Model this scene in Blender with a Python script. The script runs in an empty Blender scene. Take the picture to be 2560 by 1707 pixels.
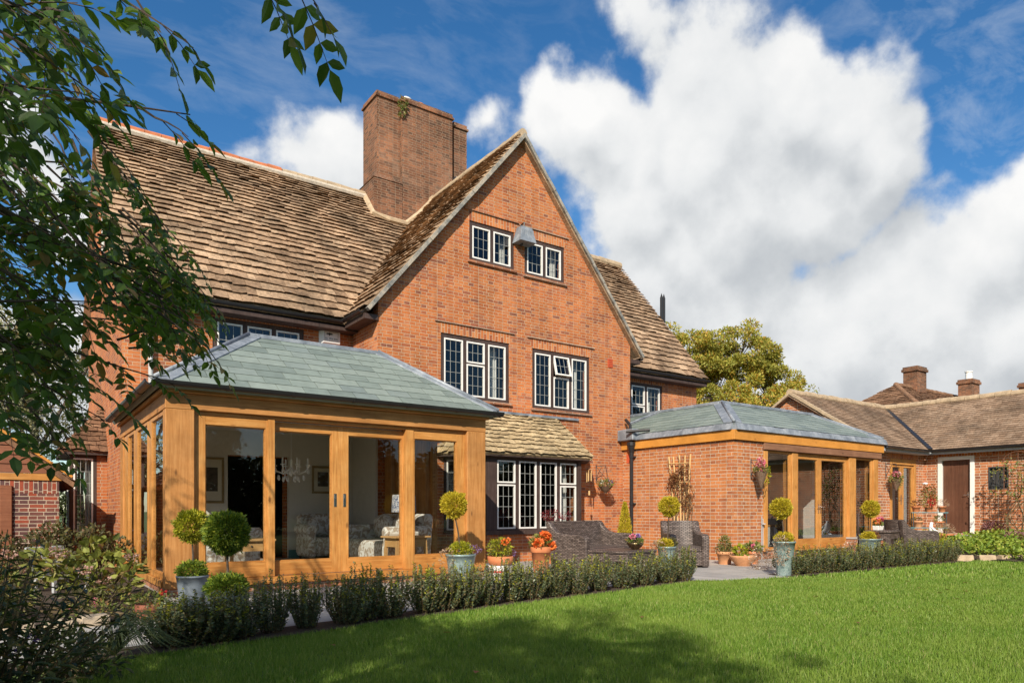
import bpy, bmesh, math, random
import numpy as np
from mathutils import Vector, Matrix

S = bpy.context.scene
COL = S.collection
rng = random.Random(11)
nr = np.random.default_rng(11)
R_ = math.radians

# ------------------------------------------------------------------ camera
EYE = 1.07
FOC = 1760.0                       # focal length in pixels of the 2560 px wide photograph
TH = math.atan2(3770 - 1280, FOC)
FWD = Vector((math.cos(TH), math.sin(TH), 0))
RGT = Vector((math.sin(TH), -math.cos(TH), 0))
cd = bpy.data.cameras.new('camera')
cam = bpy.data.objects.new('camera', cd)
COL.objects.link(cam)
cam.location = (0, 0, EYE)
cam.rotation_euler = (math.pi / 2, 0, -math.atan2(FWD.x, FWD.y))
cd.sensor_width = 36
cd.lens = FOC / 2560 * 36
cd.shift_y = (1277 - 853.5) / 2560
cd.clip_start = 0.05
cd.clip_end = 5000
S.camera = cam


def ray(px, py):
    return FWD + RGT * ((px - 1280) / FOC) + Vector((0, 0, (1277 - py) / FOC))


def at(px, py, t):
    return Vector((0, 0, EYE)) + ray(px, py) * t


def gnd(px, py, z=0.0):
    d = ray(px, py)
    return Vector((0, 0, EYE)) + d * ((z - EYE) / d.z)


# ------------------------------------------------------------------ exposure, sun, sky
S.view_settings.view_transform = 'Standard'
S.view_settings.look = 'None'
S.view_settings.exposure = 0.55
S.view_settings.gamma = 1.0
S.render.engine = 'CYCLES'
S.cycles.max_bounces = 8
S.cycles.transparent_max_bounces = 24
S.cycles.caustics_reflective = False
S.cycles.caustics_refractive = False
S.cycles.use_adaptive_sampling = True
S.cycles.use_denoising = True

SUN_DIR = Vector((1.0, 1.0, -0.88)).normalized()      # the way the light travels
sl = bpy.data.lights.new('sun', 'SUN')
sl.energy = 4.2
sl.angle = R_(0.5)
sl.color = (1.0, 0.90, 0.76)
so = bpy.data.objects.new('sun', sl)
COL.objects.link(so)
so.rotation_euler = SUN_DIR.to_track_quat('-Z', 'Y').to_euler()
so.location = (-20, -20, 18)

W = bpy.data.worlds.new('World')
S.world = W
W.use_nodes = True


def node(nt, t, **kw):
    n = nt.nodes.new(t)
    for k, v in kw.items():
        if k.startswith('i_'):
            n.inputs[k[2:].replace('_', ' ')].default_value = v
        else:
            setattr(n, k, v)
    return n


def math_(nt, op, a, b=None, c=None, clamp=False):
    n = nt.nodes.new('ShaderNodeMath')
    n.operation = op
    n.use_clamp = clamp
    for i, v in enumerate((a, b, c)):
        if v is None:
            continue
        if isinstance(v, (int, float)):
            n.inputs[i].default_value = v
        else:
            nt.links.new(v, n.inputs[i])
    return n.outputs[0]


def vmath(nt, op, a, b=None):
    n = nt.nodes.new('ShaderNodeVectorMath')
    n.operation = op
    for i, v in enumerate((a, b)):
        if v is None:
            continue
        if isinstance(v, (tuple, list, Vector)):
            n.inputs[i].default_value = tuple(v)
        else:
            nt.links.new(v, n.inputs[i])
    return n.outputs['Value'] if op in ('DISTANCE', 'DOT_PRODUCT', 'LENGTH') else n.outputs['Vector']


def ramp(nt, fac, stops, interp='LINEAR'):
    n = nt.nodes.new('ShaderNodeValToRGB')
    n.color_ramp.interpolation = interp
    el = n.color_ramp.elements
    while len(el) < len(stops):
        el.new(0.5)
    for e, (p, c) in zip(el, stops):
        e.position = p
        e.color = (c[0], c[1], c[2], 1) if not isinstance(c, (int, float)) else (c, c, c, 1)
    if fac is not None:
        nt.links.new(fac, n.inputs[0])
    return n.outputs[0]


def mixc(nt, fac, a, b, mode='MIX'):
    n = nt.nodes.new('ShaderNodeMix')
    n.data_type = 'RGBA'
    n.blend_type = mode
    n.clamp_factor = True
    for sock, v in ((n.inputs[0], fac), (n.inputs[6], a), (n.inputs[7], b)):
        if isinstance(v, (int, float)):
            sock.default_value = v
        elif isinstance(v, (tuple, list)):
            sock.default_value = (v[0], v[1], v[2], 1)
        else:
            nt.links.new(v, sock)
    return n.outputs[2]


def noise(nt, vec, scale, detail=4, rough=0.55, dist=0.0, col=False):
    n = nt.nodes.new('ShaderNodeTexNoise')
    n.inputs['Scale'].default_value = scale
    n.inputs['Detail'].default_value = detail
    n.inputs['Roughness'].default_value = rough
    n.inputs['Distortion'].default_value = dist
    if vec is not None:
        nt.links.new(vec, n.inputs['Vector'])
    return n.outputs['Color' if col else 'Fac']


def maprange(nt, v, a, b, c=0.0, d=1.0, smooth=False):
    n = nt.nodes.new('ShaderNodeMapRange')
    if smooth:
        n.interpolation_type = 'SMOOTHSTEP'
    nt.links.new(v, n.inputs['Value'])
    for k, x in (('From Min', a), ('From Max', b), ('To Min', c), ('To Max', d)):
        n.inputs[k].default_value = x
    return n.outputs['Result']


# cumulus banks, each a soft ball in a fixed direction of the sky: (x, y, radius) in photograph pixels / 1.0884
BANK = [(1350, 290, 130, 1), (1440, 360, 170, 1), (1600, 330, 220, 1), (1800, 250, 150, 1), (1890, 320, 170, 1),
        (1985, 390, 130, 1), (1720, 450, 260, 1), (1460, 470, 170, 1), (1570, 560, 190, 1), (1860, 470, 190, 1),
        (1560, 150, 150, .50), (1470, 40, 100, .44), (1650, 210, 130, .6), (2300, 560, 190, 1), (2400, 440, 130, 1), (2120, 720, 250, 1),
        (1660, 720, 220, .9), (1480, 640, 170, .9), (2350, 780, 280, 1), (1930, 800, 260, 1), (2150, 900, 300, 1), (1700, 900, 220, .9),
        (780, 390, 110, .62), (700, 390, 110, .5), (1140, 310, 80, .36), (30, 340, 110, .85), (90, 450, 110, .8), (560, 360, 70, .5),
        (150, 900, 200, .9)]


def cloud_group():
    g = bpy.data.node_groups.new('cloud_field', 'ShaderNodeTree')
    g.interface.new_socket('Vector', in_out='INPUT', socket_type='NodeSocketVector')
    g.interface.new_socket('Density', in_out='OUTPUT', socket_type='NodeSocketFloat')
    gi = g.nodes.new('NodeGroupInput')
    go = g.nodes.new('NodeGroupOutput')
    v = gi.outputs[0]
    wob = noise(g, v, 7.0, 3, 0.5, 0, True)
    wv = vmath(g, 'ADD', v, vmath(g, 'SCALE', vmath(g, 'SUBTRACT', wob, (.5, .5, .5))))
    wv.node.inputs[1].links[0].from_node.inputs['Scale'].default_value = 0.16
    acc = None
    for x, y, r, w in BANK:
        x *= 1.0884; y *= 1.0884; r *= 1.0884
        c = ray(x, y).normalized()
        rad = ((ray(x - r, y).normalized() - ray(x + r, y).normalized()).length + (ray(x, y - r).normalized() - ray(x, y + r).normalized()).length) / 4
        d = vmath(g, 'DISTANCE', wv, c)
        b = math_(g, 'MULTIPLY', math_(g, 'SUBTRACT', 1.0, math_(g, 'DIVIDE', d, rad * 1.25)), w)
        acc = b if acc is None else math_(g, 'SMOOTH_MAX', acc, b, 0.12)
    for c, rad in (((-.9, -.3, .45), .55), ((-.2, -.8, .75), .5), ((-.75, .35, .65), .4), ((.3, .1, 1.0), .35), ((.95, -.25, .55), .35)):  # clouds added outside the frame to raise the fill light
        d = vmath(g, 'DISTANCE', wv, Vector(c).normalized())
        acc = math_(g, 'SMOOTH_MAX', acc, math_(g, 'SUBTRACT', 1.0, math_(g, 'DIVIDE', d, rad)), 0.12)
    n1 = noise(g, v, 9.0, 9, 0.58)
    n2 = noise(g, v, 26.0, 6, 0.6)
    dens = math_(g, 'ADD', acc, math_(g, 'MULTIPLY', math_(g, 'SUBTRACT', n1, 0.5), 0.9))
    dens = math_(g, 'ADD', dens, math_(g, 'MULTIPLY', math_(g, 'SUBTRACT', n2, 0.5), 0.34))
    g.links.new(dens, go.inputs[0])
    return g


def build_world():
    nt = W.node_tree
    nt.nodes.clear()
    out = nt.nodes.new('ShaderNodeOutputWorld')
    bg = nt.nodes.new('ShaderNodeBackground')
    sky = nt.nodes.new('ShaderNodeTexSky')
    sky.sky_type = 'NISHITA'
    sky.sun_disc = False
    to_sun = -SUN_DIR
    sky.sun_elevation = math.asin(to_sun.z)
    sky.sun_rotation = math.atan2(to_sun.x, to_sun.y)
    sky.air_density = 1.0
    sky.dust_density = 0.3
    sky.ozone_density = 3.0
    tc = nt.nodes.new('ShaderNodeTexCoord')
    v = tc.outputs['Generated']
    hs = nt.nodes.new('ShaderNodeHueSaturation')
    hs.inputs['Saturation'].default_value = 1.28
    hs.inputs['Value'].default_value = 0.62
    nt.links.new(sky.outputs[0], hs.inputs['Color'])
    g = cloud_group()
    a = nt.nodes.new('ShaderNodeGroup'); a.node_tree = g
    nt.links.new(v, a.inputs[0])
    b = nt.nodes.new('ShaderNodeGroup'); b.node_tree = g
    off = (Vector((0, 0, 1)) * .9 - RGT * .35).normalized() * 0.055
    nt.links.new(vmath(nt, 'ADD', v, off), b.inputs[0])
    alpha = maprange(nt, a.outputs[0], 0.03, 0.36, 0, 1, True)
    edge = maprange(nt, a.outputs[0], 0.0, 0.5, 0, 1)
    lit = math_(nt, 'ADD', 0.54, math_(nt, 'MULTIPLY', math_(nt, 'SUBTRACT', a.outputs[0], b.outputs[0]), 0.62), clamp=True)
    ccol = ramp(nt, lit, [(0.0, (1.9, 2.05, 2.25)), (0.35, (2.75, 2.88, 3.0)), (0.65, (3.75, 3.82, 3.86)), (1.0, (4.45, 4.43, 4.38))])
    # high streaks at the right
    mp = nt.nodes.new('ShaderNodeMapping')
    nt.links.new(v, mp.inputs[0])
    mp.inputs['Rotation'].default_value = (0.2, 0.5, 0.3)
    mp.inputs['Scale'].default_value = (2.0, 7.0, 9.0)
    ci = noise(nt, mp.outputs[0], 3.0, 8, 0.62, 0.4)
    ci = maprange(nt, ci, 0.45, 0.8, 0, 0.32)
    m1 = maprange(nt, vmath(nt, 'DISTANCE', v, ray(2450, 190).normalized()), 0.36, 0.08)
    m2 = maprange(nt, vmath(nt, 'DISTANCE', v, ray(800, 330).normalized()), 0.45, 0.1, 0, .7)
    ci = math_(nt, 'MULTIPLY', ci, math_(nt, 'MAXIMUM', m1, m2))
    c1 = mixc(nt, ci, hs.outputs[0], (3.7, 3.9, 4.05))
    c2 = mixc(nt, alpha, c1, ccol)
    nt.links.new(c2, bg.inputs['Color'])
    bg.inputs['Strength'].default_value = 0.15
    nt.links.new(bg.outputs[0], out.inputs[0])


build_world()

# ------------------------------------------------------------------ materials
MATS = {}


def newmat(name):
    m = bpy.data.materials.new(name)
    m.use_nodes = True
    nt = m.node_tree
    bs = nt.nodes['Principled BSDF']
    MATS[name] = m
    return m, nt, bs


def coords(nt, kind='Object'):
    return nt.nodes.new('ShaderNodeTexCoord').outputs[kind]


def island(nt):
    return nt.nodes.new('ShaderNodeNewGeometry').outputs['Random Per Island']


def bump(nt, bs, h, strength=0.3, dist=0.01, prev=None):
    n = nt.nodes.new('ShaderNodeBump')
    n.inputs['Strength'].default_value = strength
    n.inputs['Distance'].default_value = dist
    nt.links.new(h, n.inputs['Height'])
    nt.links.new(n.outputs[0], bs.inputs['Normal'])
    return n


def brick_mat(name, stops, mortar, msize=0.0055, w=0.225, h=0.075, dirt=(.6, 1.15), squash=0.62):
    m, nt, bs = newmat(name)
    uv = coords(nt, 'UV')
    wob = noise(nt, uv, 9, 2, .5, 0, True)
    wv = vmath(nt, 'ADD', uv, vmath(nt, 'SCALE', vmath(nt, 'SUBTRACT', wob, (.5, .5, .5))))
    wv.node.inputs[1].links[0].from_node.inputs['Scale'].default_value = 0.010
    bt = nt.nodes.new('ShaderNodeTexBrick')
    bt.offset = 0.5; bt.offset_frequency = 2; bt.squash = squash; bt.squash_frequency = 2
    nt.links.new(wv, bt.inputs['Vector'])
    for k, x in (('Scale', 1.0), ('Mortar Size', msize), ('Mortar Smooth', 0.25), ('Bias', 0.0), ('Brick Width', w), ('Row Height', h)):
        bt.inputs[k].default_value = x
    bt.inputs['Color1'].default_value = (0, 0, 0, 1)
    bt.inputs['Color2'].default_value = (1, 1, 1, 1)
    bt.inputs['Mortar'].default_value = (0.5, 0.5, 0.5, 1)
    col = ramp(nt, bt.outputs['Color'], stops)
    n1 = noise(nt, uv, 55, 5, .65)
    col = mixc(nt, 1.0, col, ramp(nt, n1, [(0.25, .72), (0.75, 1.22)]), 'MULTIPLY')
    n2 = noise(nt, uv, 0.9, 5, .6)
    col = mixc(nt, 1.0, col, ramp(nt, n2, [(0.3, dirt[0]), (0.7, dirt[1])]), 'MULTIPLY')
    ms = nt.nodes.new('ShaderNodeMapping')
    nt.links.new(uv, ms.inputs[0])
    ms.inputs['Scale'].default_value = (3.2, .45, 1)
    col = mixc(nt, 1.0, col, ramp(nt, noise(nt, ms.outputs[0], 1.0, 6, .7), [(0.32, .76), (0.55, 1.06)]), 'MULTIPLY')
    pale = noise(nt, uv, .55, 5, .7)
    col = mixc(nt, maprange(nt, pale, .58, .76, 0, .30), col, (.62, .45, .33))
    mcol = mixc(nt, 1.0, mortar, ramp(nt, noise(nt, uv, 5, 4, .6), [(0.3, .65), (0.7, 1.1)]), 'MULTIPLY')
    col = mixc(nt, bt.outputs['Fac'], col, mcol)
    nt.links.new(col, bs.inputs['Base Color'])
    bs.inputs['Roughness'].default_value = 0.88
    bs.inputs['Specular IOR Level'].default_value = 0.25
    hgt = math_(nt, 'SUBTRACT', math_(nt, 'MULTIPLY', n1, 0.5), bt.outputs['Fac'])
    bump(nt, bs, hgt, 0.7, 0.010)
    return m


brick_mat('brick_house', [(0.0, (.25, .095, .06)), (0.08, (.36, .115, .055)), (0.25, (.46, .14, .05)), (0.55, (.52, .165, .052)), (0.8, (.55, .195, .07)), (0.93, (.50, .19, .085)), (1.0, (.38, .14, .08))],
          (.58, .44, .30), 0.0045, .205, .0655, dirt=(.70, 1.15))
brick_mat('brick_soldier', [(0.0, (.30, .085, .04)), (0.5, (.52, .17, .055)), (1.0, (.56, .22, .085))], (.60, .46, .32), dirt=(.8, 1.1), squash=1.0)
brick_mat('brick_new', [(0.0, (.34, .115, .05)), (0.3, (.46, .16, .055)), (0.7, (.53, .20, .07)), (1.0, (.42, .15, .07))],
          (.64, .54, .41), 0.0062, dirt=(.86, 1.08))
brick_mat('brick_yard', [(0.0, (.26, .105, .06)), (0.3, (.44, .155, .065)), (0.6, (.54, .20, .08)), (1.0, (.36, .155, .085))],
          (.72, .62, .48), 0.0065, dirt=(.8, 1.1))
brick_mat('brick_chimney', [(0.0, (.14, .075, .048)), (0.4, (.24, .105, .058)), (0.8, (.31, .135, .07)), (1.0, (.20, .105, .068))],
          (.36, .27, .19), 0.0045, .205, .0655, dirt=(.36, 1.32))
brick_mat('brick_dark', [(0.0, (.10, .05, .05)), (0.4, (.15, .065, .055)), (0.75, (.24, .075, .05)), (1.0, (.33, .07, .035))],
          (.55, .45, .34), 0.006, .205, .066, dirt=(.8, 1.1))
brick_mat('brick_step', [(0.0, (.30, .13, .075)), (1.0, (.45, .19, .10))], (.5, .42, .33), dirt=(.7, 1.1))


def wood_mat(name, dark, mid, light, rough=0.45, axis=None, streak=0.25):
    m, nt, bs = newmat(name)
    uv = coords(nt, 'UV')
    mp = nt.nodes.new('ShaderNodeMapping')
    nt.links.new(uv, mp.inputs[0])
    mp.inputs['Scale'].default_value = (2.0, 34.0, 1) if axis == 'u' else (34.0, 2.0, 1)
    n1 = noise(nt, mp.outputs[0], 1.0, 6, .6, 0.6)
    n2 = noise(nt, uv, 3.0, 4, .55)
    isl = island(nt)
    f = math_(nt, 'ADD', math_(nt, 'MULTIPLY', n1, 0.62), math_(nt, 'ADD', math_(nt, 'MULTIPLY', n2, 0.28), math_(nt, 'MULTIPLY', isl, 0.10)))
    col = ramp(nt, f, [(0.28, dark), (0.48, mid), (0.72, light)])
    nt.links.new(col, bs.inputs['Base Color'])
    # knots and weather stains
    kn = nt.nodes.new('ShaderNodeTexVoronoi')
    kn.inputs['Scale'].default_value = 1.0
    mk = nt.nodes.new('ShaderNodeMapping')
    nt.links.new(uv, mk.inputs[0])
    mk.inputs['Scale'].default_value = (2.2, 6.0, 1) if axis == 'u' else (6.0, 2.2, 1)
    nt.links.new(mk.outputs[0], kn.inputs[0])
    col = mixc(nt, maprange(nt, kn.outputs['Distance'], .05, .13, .75, 0.0), col, tuple(c * .55 for c in dark))
    st = noise(nt, uv, 1.3, 6, .7)
    col = mixc(nt, 1.0, col, ramp(nt, st, [(.3, .74), (.6, 1.08)]), 'MULTIPLY')
    nt.links.new(col, bs.inputs['Base Color'])
    bs.inputs['Roughness'].default_value = rough
    bs.inputs['Specular IOR Level'].default_value = 0.35
    bump(nt, bs, n1, streak, 0.004)
    return m


wood_mat('oak', (.26, .095, .022), (.46, .20, .048), (.64, .34, .11), 0.42)
wood_mat('oak_rail', (.26, .095, .022), (.46, .20, .048), (.64, .34, .11), 0.42, 'u')
wood_mat('oak_old', (.21, .083, .024), (.41, .178, .048), (.58, .29, .10), 0.6)
wood_mat('oak_old_rail', (.21, .083, .024), (.41, .178, .048), (.58, .29, .10), 0.6, 'u')
wood_mat('fascia_wood', (.50, .20, .035), (.58, .245, .045), (.63, .29, .065), 0.4, 'u', .12)
wood_mat('beam_rough', (.12, .055, .03), (.21, .10, .055), (.30, .155, .09), 0.75, 'u', .5)
wood_mat('cane', (.50, .30, .12), (.62, .40, .18), (.70, .49, .25), 0.6)
wood_mat('cladding', (.13, .045, .022), (.21, .075, .035), (.28, .11, .055), 0.6, 'u')
wood_mat('brown_paint_wood', (.085, .036, .02), (.12, .05, .028), (.16, .075, .045), 0.5)
wood_mat('frame_brown', (.035, .022, .018), (.06, .038, .032), (.10, .068, .058), 0.6)
wood_mat('pine', (.48, .25, .09), (.58, .33, .13), (.66, .41, .19), 0.5, 'u')
wood_mat('bark', (.03, .022, .015), (.075, .055, .04), (.14, .11, .085), 0.9, None, .8)


def simple(name, col, rough=0.5, metal=0.0, var=0.0, scale=6.0, bmp=0.0, spec=0.5, bscale=40):
    m, nt, bs = newmat(name)
    bs.inputs['Roughness'].default_value = rough
    bs.inputs['Metallic'].default_value = metal
    bs.inputs['Specular IOR Level'].default_value = spec
    v = coords(nt, 'Object')
    if var:
        n = noise(nt, v, scale, 6, .6)
        c = mixc(nt, 1.0, col, ramp(nt, n, [(0.28, 1 - var), (0.72, 1 + var)]), 'MULTIPLY')
        nt.links.new(c, bs.inputs['Base Color'])
    else:
        bs.inputs['Base Color'].default_value = (*col, 1)
    if bmp:
        bump(nt, bs, noise(nt, v, bscale, 5, .6), bmp, 0.01)
    return m


simple('white_paint', (.80, .79, .75), 0.4, var=.06, scale=9)
simple('grey_paint', (.42, .43, .44), 0.5, var=.08)
simple('plaster', (.70, .67, .62), 0.8, var=.04)
simple('ceiling_white', (.62, .58, .54), 0.8)
simple('black_metal', (.018, .018, .02), 0.35, var=.2, spec=.5)
simple('iron', (.05, .055, .06), 0.5, var=.3)
simple('rust', (.17, .07, .035), 0.8, var=.3, scale=20)
simple('lead_came', (.30, .315, .30), 0.5)
simple('steel', (.62, .62, .62), 0.25, 1.0)
simple('brass', (.55, .38, .14), 0.35, 1.0)
simple('bronze', (.30, .22, .13), 0.32, 1.0, var=.2)
simple('zinc_dull', (.15, .18, .21), 0.55, 0.0, var=.12, scale=12, bmp=.2)
simple('terracotta', (.54, .19, .075), 0.8, var=.16, scale=9, bmp=.15)
simple('terracotta_pale', (.60, .29, .14), 0.85, var=.22, scale=11, bmp=.15)
simple('terracotta_dark', (.30, .10, .055), 0.75, var=.15, scale=11, bmp=.15)
simple('ceramic_white', (.78, .76, .72), 0.3, var=.05)
simple('red_glaze', (.5, .03, .03), 0.35)
simple('red_clay', (.50, .085, .03), 0.75, var=.1)
simple('soil', (.055, .036, .024), 0.95, var=.4, scale=25, bmp=.8, bscale=60)
simple('mortar', (.50, .44, .36), 0.9, var=.25, scale=14, bmp=.6)
simple('ridge_clay', (.46, .15, .06), 0.85, var=.3, scale=4, bmp=.5)
simple('ridge_stone', (.42, .32, .21), 0.9, var=.3, scale=7, bmp=.6)
simple('teal_paint', (.06, .22, .25), 0.45)
simple('floor_pale', (.46, .41, .35), 0.6, var=.08)  # pale floor, lightened to bounce light into the garden room
simple('dark_room', (.05, .045, .042), 0.85)  # near-black, puts the unlit look of rooms behind panes into the colour
simple('curtain', (.70, .70, .68), 0.9, var=.08)
simple('statue', (.76, .77, .78), 0.6, var=.1, scale=14, bmp=.2)
simple('stem', (.12, .085, .04), 0.8, var=.3)
simple('stem_green', (.12, .15, .05), 0.7, var=.2)
simple('wicker', (.15, .095, .06), 0.8, var=.5, scale=60, bmp=.9, bscale=120)
simple('picture_mat', (.62, .58, .48), 0.7)
simple('picture_dark', (.07, .055, .04), 0.6, var=.7, scale=14)
simple('gilt', (.30, .22, .11), 0.5, 0.3, var=.2)
simple('crystal', (.85, .87, .90), 0.08, 0.0, spec=1.0)
simple('path_stone', (.40, .32, .23), 0.9, var=.25, scale=8, bmp=.5)
simple('alarm_white', (.80, .79, .77), 0.45, var=.05)
simple('ink', (.02, .02, .02), 0.6)


def verge_mat():
    m, nt, bs = newmat('verge_board')
    v = coords(nt)
    c = ramp(nt, noise(nt, v, 5, 7, .7), [(0.35, (.10, .115, .12)), (0.5, (.27, .255, .225)), (0.62, (.42, .365, .29)), (0.75, (.22, .17, .125))])
    nt.links.new(c, bs.inputs['Base Color'])
    bs.inputs['Roughness'].default_value = .85
    bump(nt, bs, noise(nt, v, 30, 5, .6), .6, .01)


verge_mat()


def tile_mat(name, stops, lichen=None, darkest=.45, bstr=.7):
    m, nt, bs = newmat(name)
    v = coords(nt)
    c = ramp(nt, island(nt), stops)
    n1 = noise(nt, v, 16, 8, .72)
    c = mixc(nt, 1.0, c, ramp(nt, n1, [(0.3, .50), (0.66, 1.38)]), 'MULTIPLY')
    n2 = noise(nt, v, 1.1, 6, .65)
    c = mixc(nt, 1.0, c, ramp(nt, n2, [(0.32, darkest), (0.6, 1.1)]), 'MULTIPLY')
    if lichen:
        n3 = noise(nt, v, 10, 6, .7)
        c = mixc(nt, maprange(nt, n3, .62, .74, 0, .75), c, lichen)
    nt.links.new(c, bs.inputs['Base Color'])
    bs.inputs['Roughness'].default_value = .9
    bs.inputs['Specular IOR Level'].default_value = .2
    bump(nt, bs, n1, bstr, .015)
    return m


tile_mat('stone_tile', [(0.0, (.24, .155, .095)), (0.3, (.34, .225, .14)), (0.6, (.42, .285, .18)), (0.85, (.48, .335, .215)), (1.0, (.29, .19, .12))], (.54, .47, .37), .42, .9)
tile_mat('bay_tile', [(0.0, (.34, .25, .14)), (0.5, (.46, .35, .20)), (1.0, (.54, .42, .25))], (.60, .54, .42), .65)
tile_mat('clay_tile', [(0.0, (.22, .145, .095)), (0.4, (.29, .195, .13)), (0.75, (.34, .24, .165)), (1.0, (.24, .165, .115))], (.42, .36, .27), .5)
tile_mat('old_clay', [(0.0, (.15, .085, .05)), (0.5, (.22, .12, .07)), (1.0, (.28, .165, .10))], (.32, .26, .18), .55)


def slate_mat():
    m, nt, bs = newmat('slate')
    v = coords(nt)
    c = ramp(nt, island(nt), [(0.0, (.148, .185, .168)), (0.35, (.195, .24, .215)), (0.7, (.235, .28, .25)), (1.0, (.17, .21, .20))])
    n = noise(nt, v, 7, 6, .6)
    c = mixc(nt, 1.0, c, ramp(nt, n, [(0.3, .86), (0.7, 1.1)]), 'MULTIPLY')
    nt.links.new(c, bs.inputs['Base Color'])
    bs.inputs['Roughness'].default_value = .55
    bump(nt, bs, noise(nt, v, 30, 5, .6), .15, .004)


slate_mat()


def lead_mat():
    m, nt, bs = newmat('lead')
    v = coords(nt)
    n = noise(nt, v, 4, 8, .68, .5)
    c = ramp(nt, n, [(0.3, (.12, .14, .17)), (0.5, (.22, .25, .29)), (0.66, (.34, .37, .41)), (0.8, (.50, .53, .56))])
    nt.links.new(c, bs.inputs['Base Color'])
    bs.inputs['Roughness'].default_value = .5
    bs.inputs['Metallic'].default_value = .15
    bump(nt, bs, noise(nt, v, 6, 5, .6), .25, .03)


lead_mat()


def zinc_mat():
    m, nt, bs = newmat('zinc')
    v = coords(nt)
    vo = nt.nodes.new('ShaderNodeTexVoronoi')
    vo.inputs['Scale'].default_value = 42
    nt.links.new(v, vo.inputs[0])
    c = ramp(nt, vo.outputs['Color'], [(0.0, (.16, .22, .22)), (0.5, (.22, .30, .29)), (1.0, (.30, .38, .365))])
    nt.links.new(c, bs.inputs['Base Color'])
    bs.inputs['Metallic'].default_value = .25
    bs.inputs['Roughness'].default_value = .42
    bump(nt, bs, noise(nt, v, 12, 5, .6), .35, .01)


zinc_mat()


def glass_mat(name, tint, refl=1.0):
    m, nt, bs = newmat(name)
    nt.nodes.remove(bs)
    out = nt.nodes['Material Output']
    tr = nt.nodes.new('ShaderNodeBsdfTransparent')
    tr.inputs[0].default_value = (*tint, 1)
    gl = nt.nodes.new('ShaderNodeBsdfGlossy')
    gl.inputs['Roughness'].default_value = 0.0
    gl.inputs['Color'].default_value = (.95, .97, 1, 1)
    # two-sided Schlick reflectance, so that light passes a pane the same way from both sides
    fr = nt.nodes.new('ShaderNodeLayerWeight')
    fr.inputs['Blend'].default_value = 0.5
    mx = nt.nodes.new('ShaderNodeMixShader')
    f0 = 0.055 * refl
    f = math_(nt, 'ADD', f0, math_(nt, 'MULTIPLY', math_(nt, 'POWER', fr.outputs['Facing'], 4.0), 1.0 - f0), clamp=True)
    nt.links.new(f, mx.inputs[0])
    nt.links.new(tr.outputs[0], mx.inputs[1])
    nt.links.new(gl.outputs[0], mx.inputs[2])
    nt.links.new(mx.outputs[0], out.inputs[0])
    v = coords(nt)
    n = nt.nodes.new('ShaderNodeBump')
    n.inputs['Strength'].default_value = 0.035
    n.inputs['Distance'].default_value = 0.02
    nt.links.new(noise(nt, v, 2.2, 2, .5), n.inputs['Height'])
    nt.links.new(n.outputs[0], gl.inputs['Normal'])
    nt.links.new(n.outputs[0], fr.inputs['Normal'])
    return m


glass_mat('glass', (.86, .88, .86), 1.15)
glass_mat('door_glass', (.78, .80, .79), 3.4)
glass_mat('leaded_glass', (.78, .80, .79), 1.0)


def foliage(name, stops, trans=0.35, rough=0.5, spec=.35, patch=None):
    m, nt, bs = newmat(name)
    out = nt.nodes['Material Output']
    c = ramp(nt, island(nt), stops)
    if patch:
        n = noise(nt, coords(nt), patch[0], 3, .6)
        c = mixc(nt, maprange(nt, n, patch[2], patch[3], 0, patch[4]), c, patch[1])
    nt.links.new(c, bs.inputs['Base Color'])
    bs.inputs['Roughness'].default_value = rough
    bs.inputs['Specular IOR Level'].default_value = spec
    tl = nt.nodes.new('ShaderNodeBsdfTranslucent')
    c2 = mixc(nt, 1.0, c, (1.25, 1.2, .55), 'MULTIPLY')
    nt.links.new(c2, tl.inputs[0])
    mx = nt.nodes.new('ShaderNodeMixShader')
    mx.inputs[0].default_value = trans
    nt.links.new(bs.outputs[0], mx.inputs[1])
    nt.links.new(tl.outputs[0], mx.inputs[2])
    nt.links.new(mx.outputs[0], out.inputs[0])
    return m


foliage('leaf_dark', [(0, (.045, .095, .022)), (.5, (.085, .165, .03)), (.85, (.14, .24, .04)), (.97, (.24, .16, .05))], .46, .42, .4)
foliage('leaf_hedge', [(0, (.095, .135, .075)), (.5, (.165, .21, .115)), (.74, (.24, .26, .13)), (.86, (.29, .20, .12)), (.95, (.27, .27, .03)), (1, (.36, .36, .04))], .25, .4, .5)
foliage('leaf_lime', [(0, (.13, .17, .012)), (.5, (.30, .32, .018)), (.85, (.46, .44, .03)), (1, (.54, .47, .05))], .3, .55)
foliage('leaf_gold', [(0, (.26, .23, .012)), (.5, (.50, .42, .025)), (.85, (.62, .50, .04)), (1, (.66, .52, .08))], .3, .55)
foliage('leaf_emerald', [(0, (.065, .12, .02)), (.5, (.15, .23, .025)), (.85, (.27, .34, .035)), (1, (.38, .40, .05))], .3, .55)
foliage('leaf_autumn', [(0, (.25, .28, .06)), (.35, (.40, .41, .08)), (.65, (.54, .47, .08)), (.85, (.60, .37, .07)), (1, (.50, .24, .05))], .35, .6, patch=(.4, (.28, .29, .06), .45, .6, .7))
foliage('leaf_pale', [(0, (.17, .16, .07)), (.5, (.30, .28, .15)), (1, (.44, .42, .28))], .3, .6)
foliage('leaf_wood', [(0, (.02, .035, .012)), (.5, (.045, .07, .02)), (1, (.09, .11, .03))], .25, .6)
foliage('leaf_hydrangea', [(0, (.11, .13, .03)), (.4, (.22, .25, .05)), (.75, (.34, .36, .09)), (.92, (.32, .20, .09)), (1, (.2, .09, .05))], .35, .5)
foliage('leaf_cover', [(0, (.10, .17, .02)), (.5, (.19, .28, .03)), (.85, (.31, .38, .05)), (1, (.43, .42, .08))], .3, .5)
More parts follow.
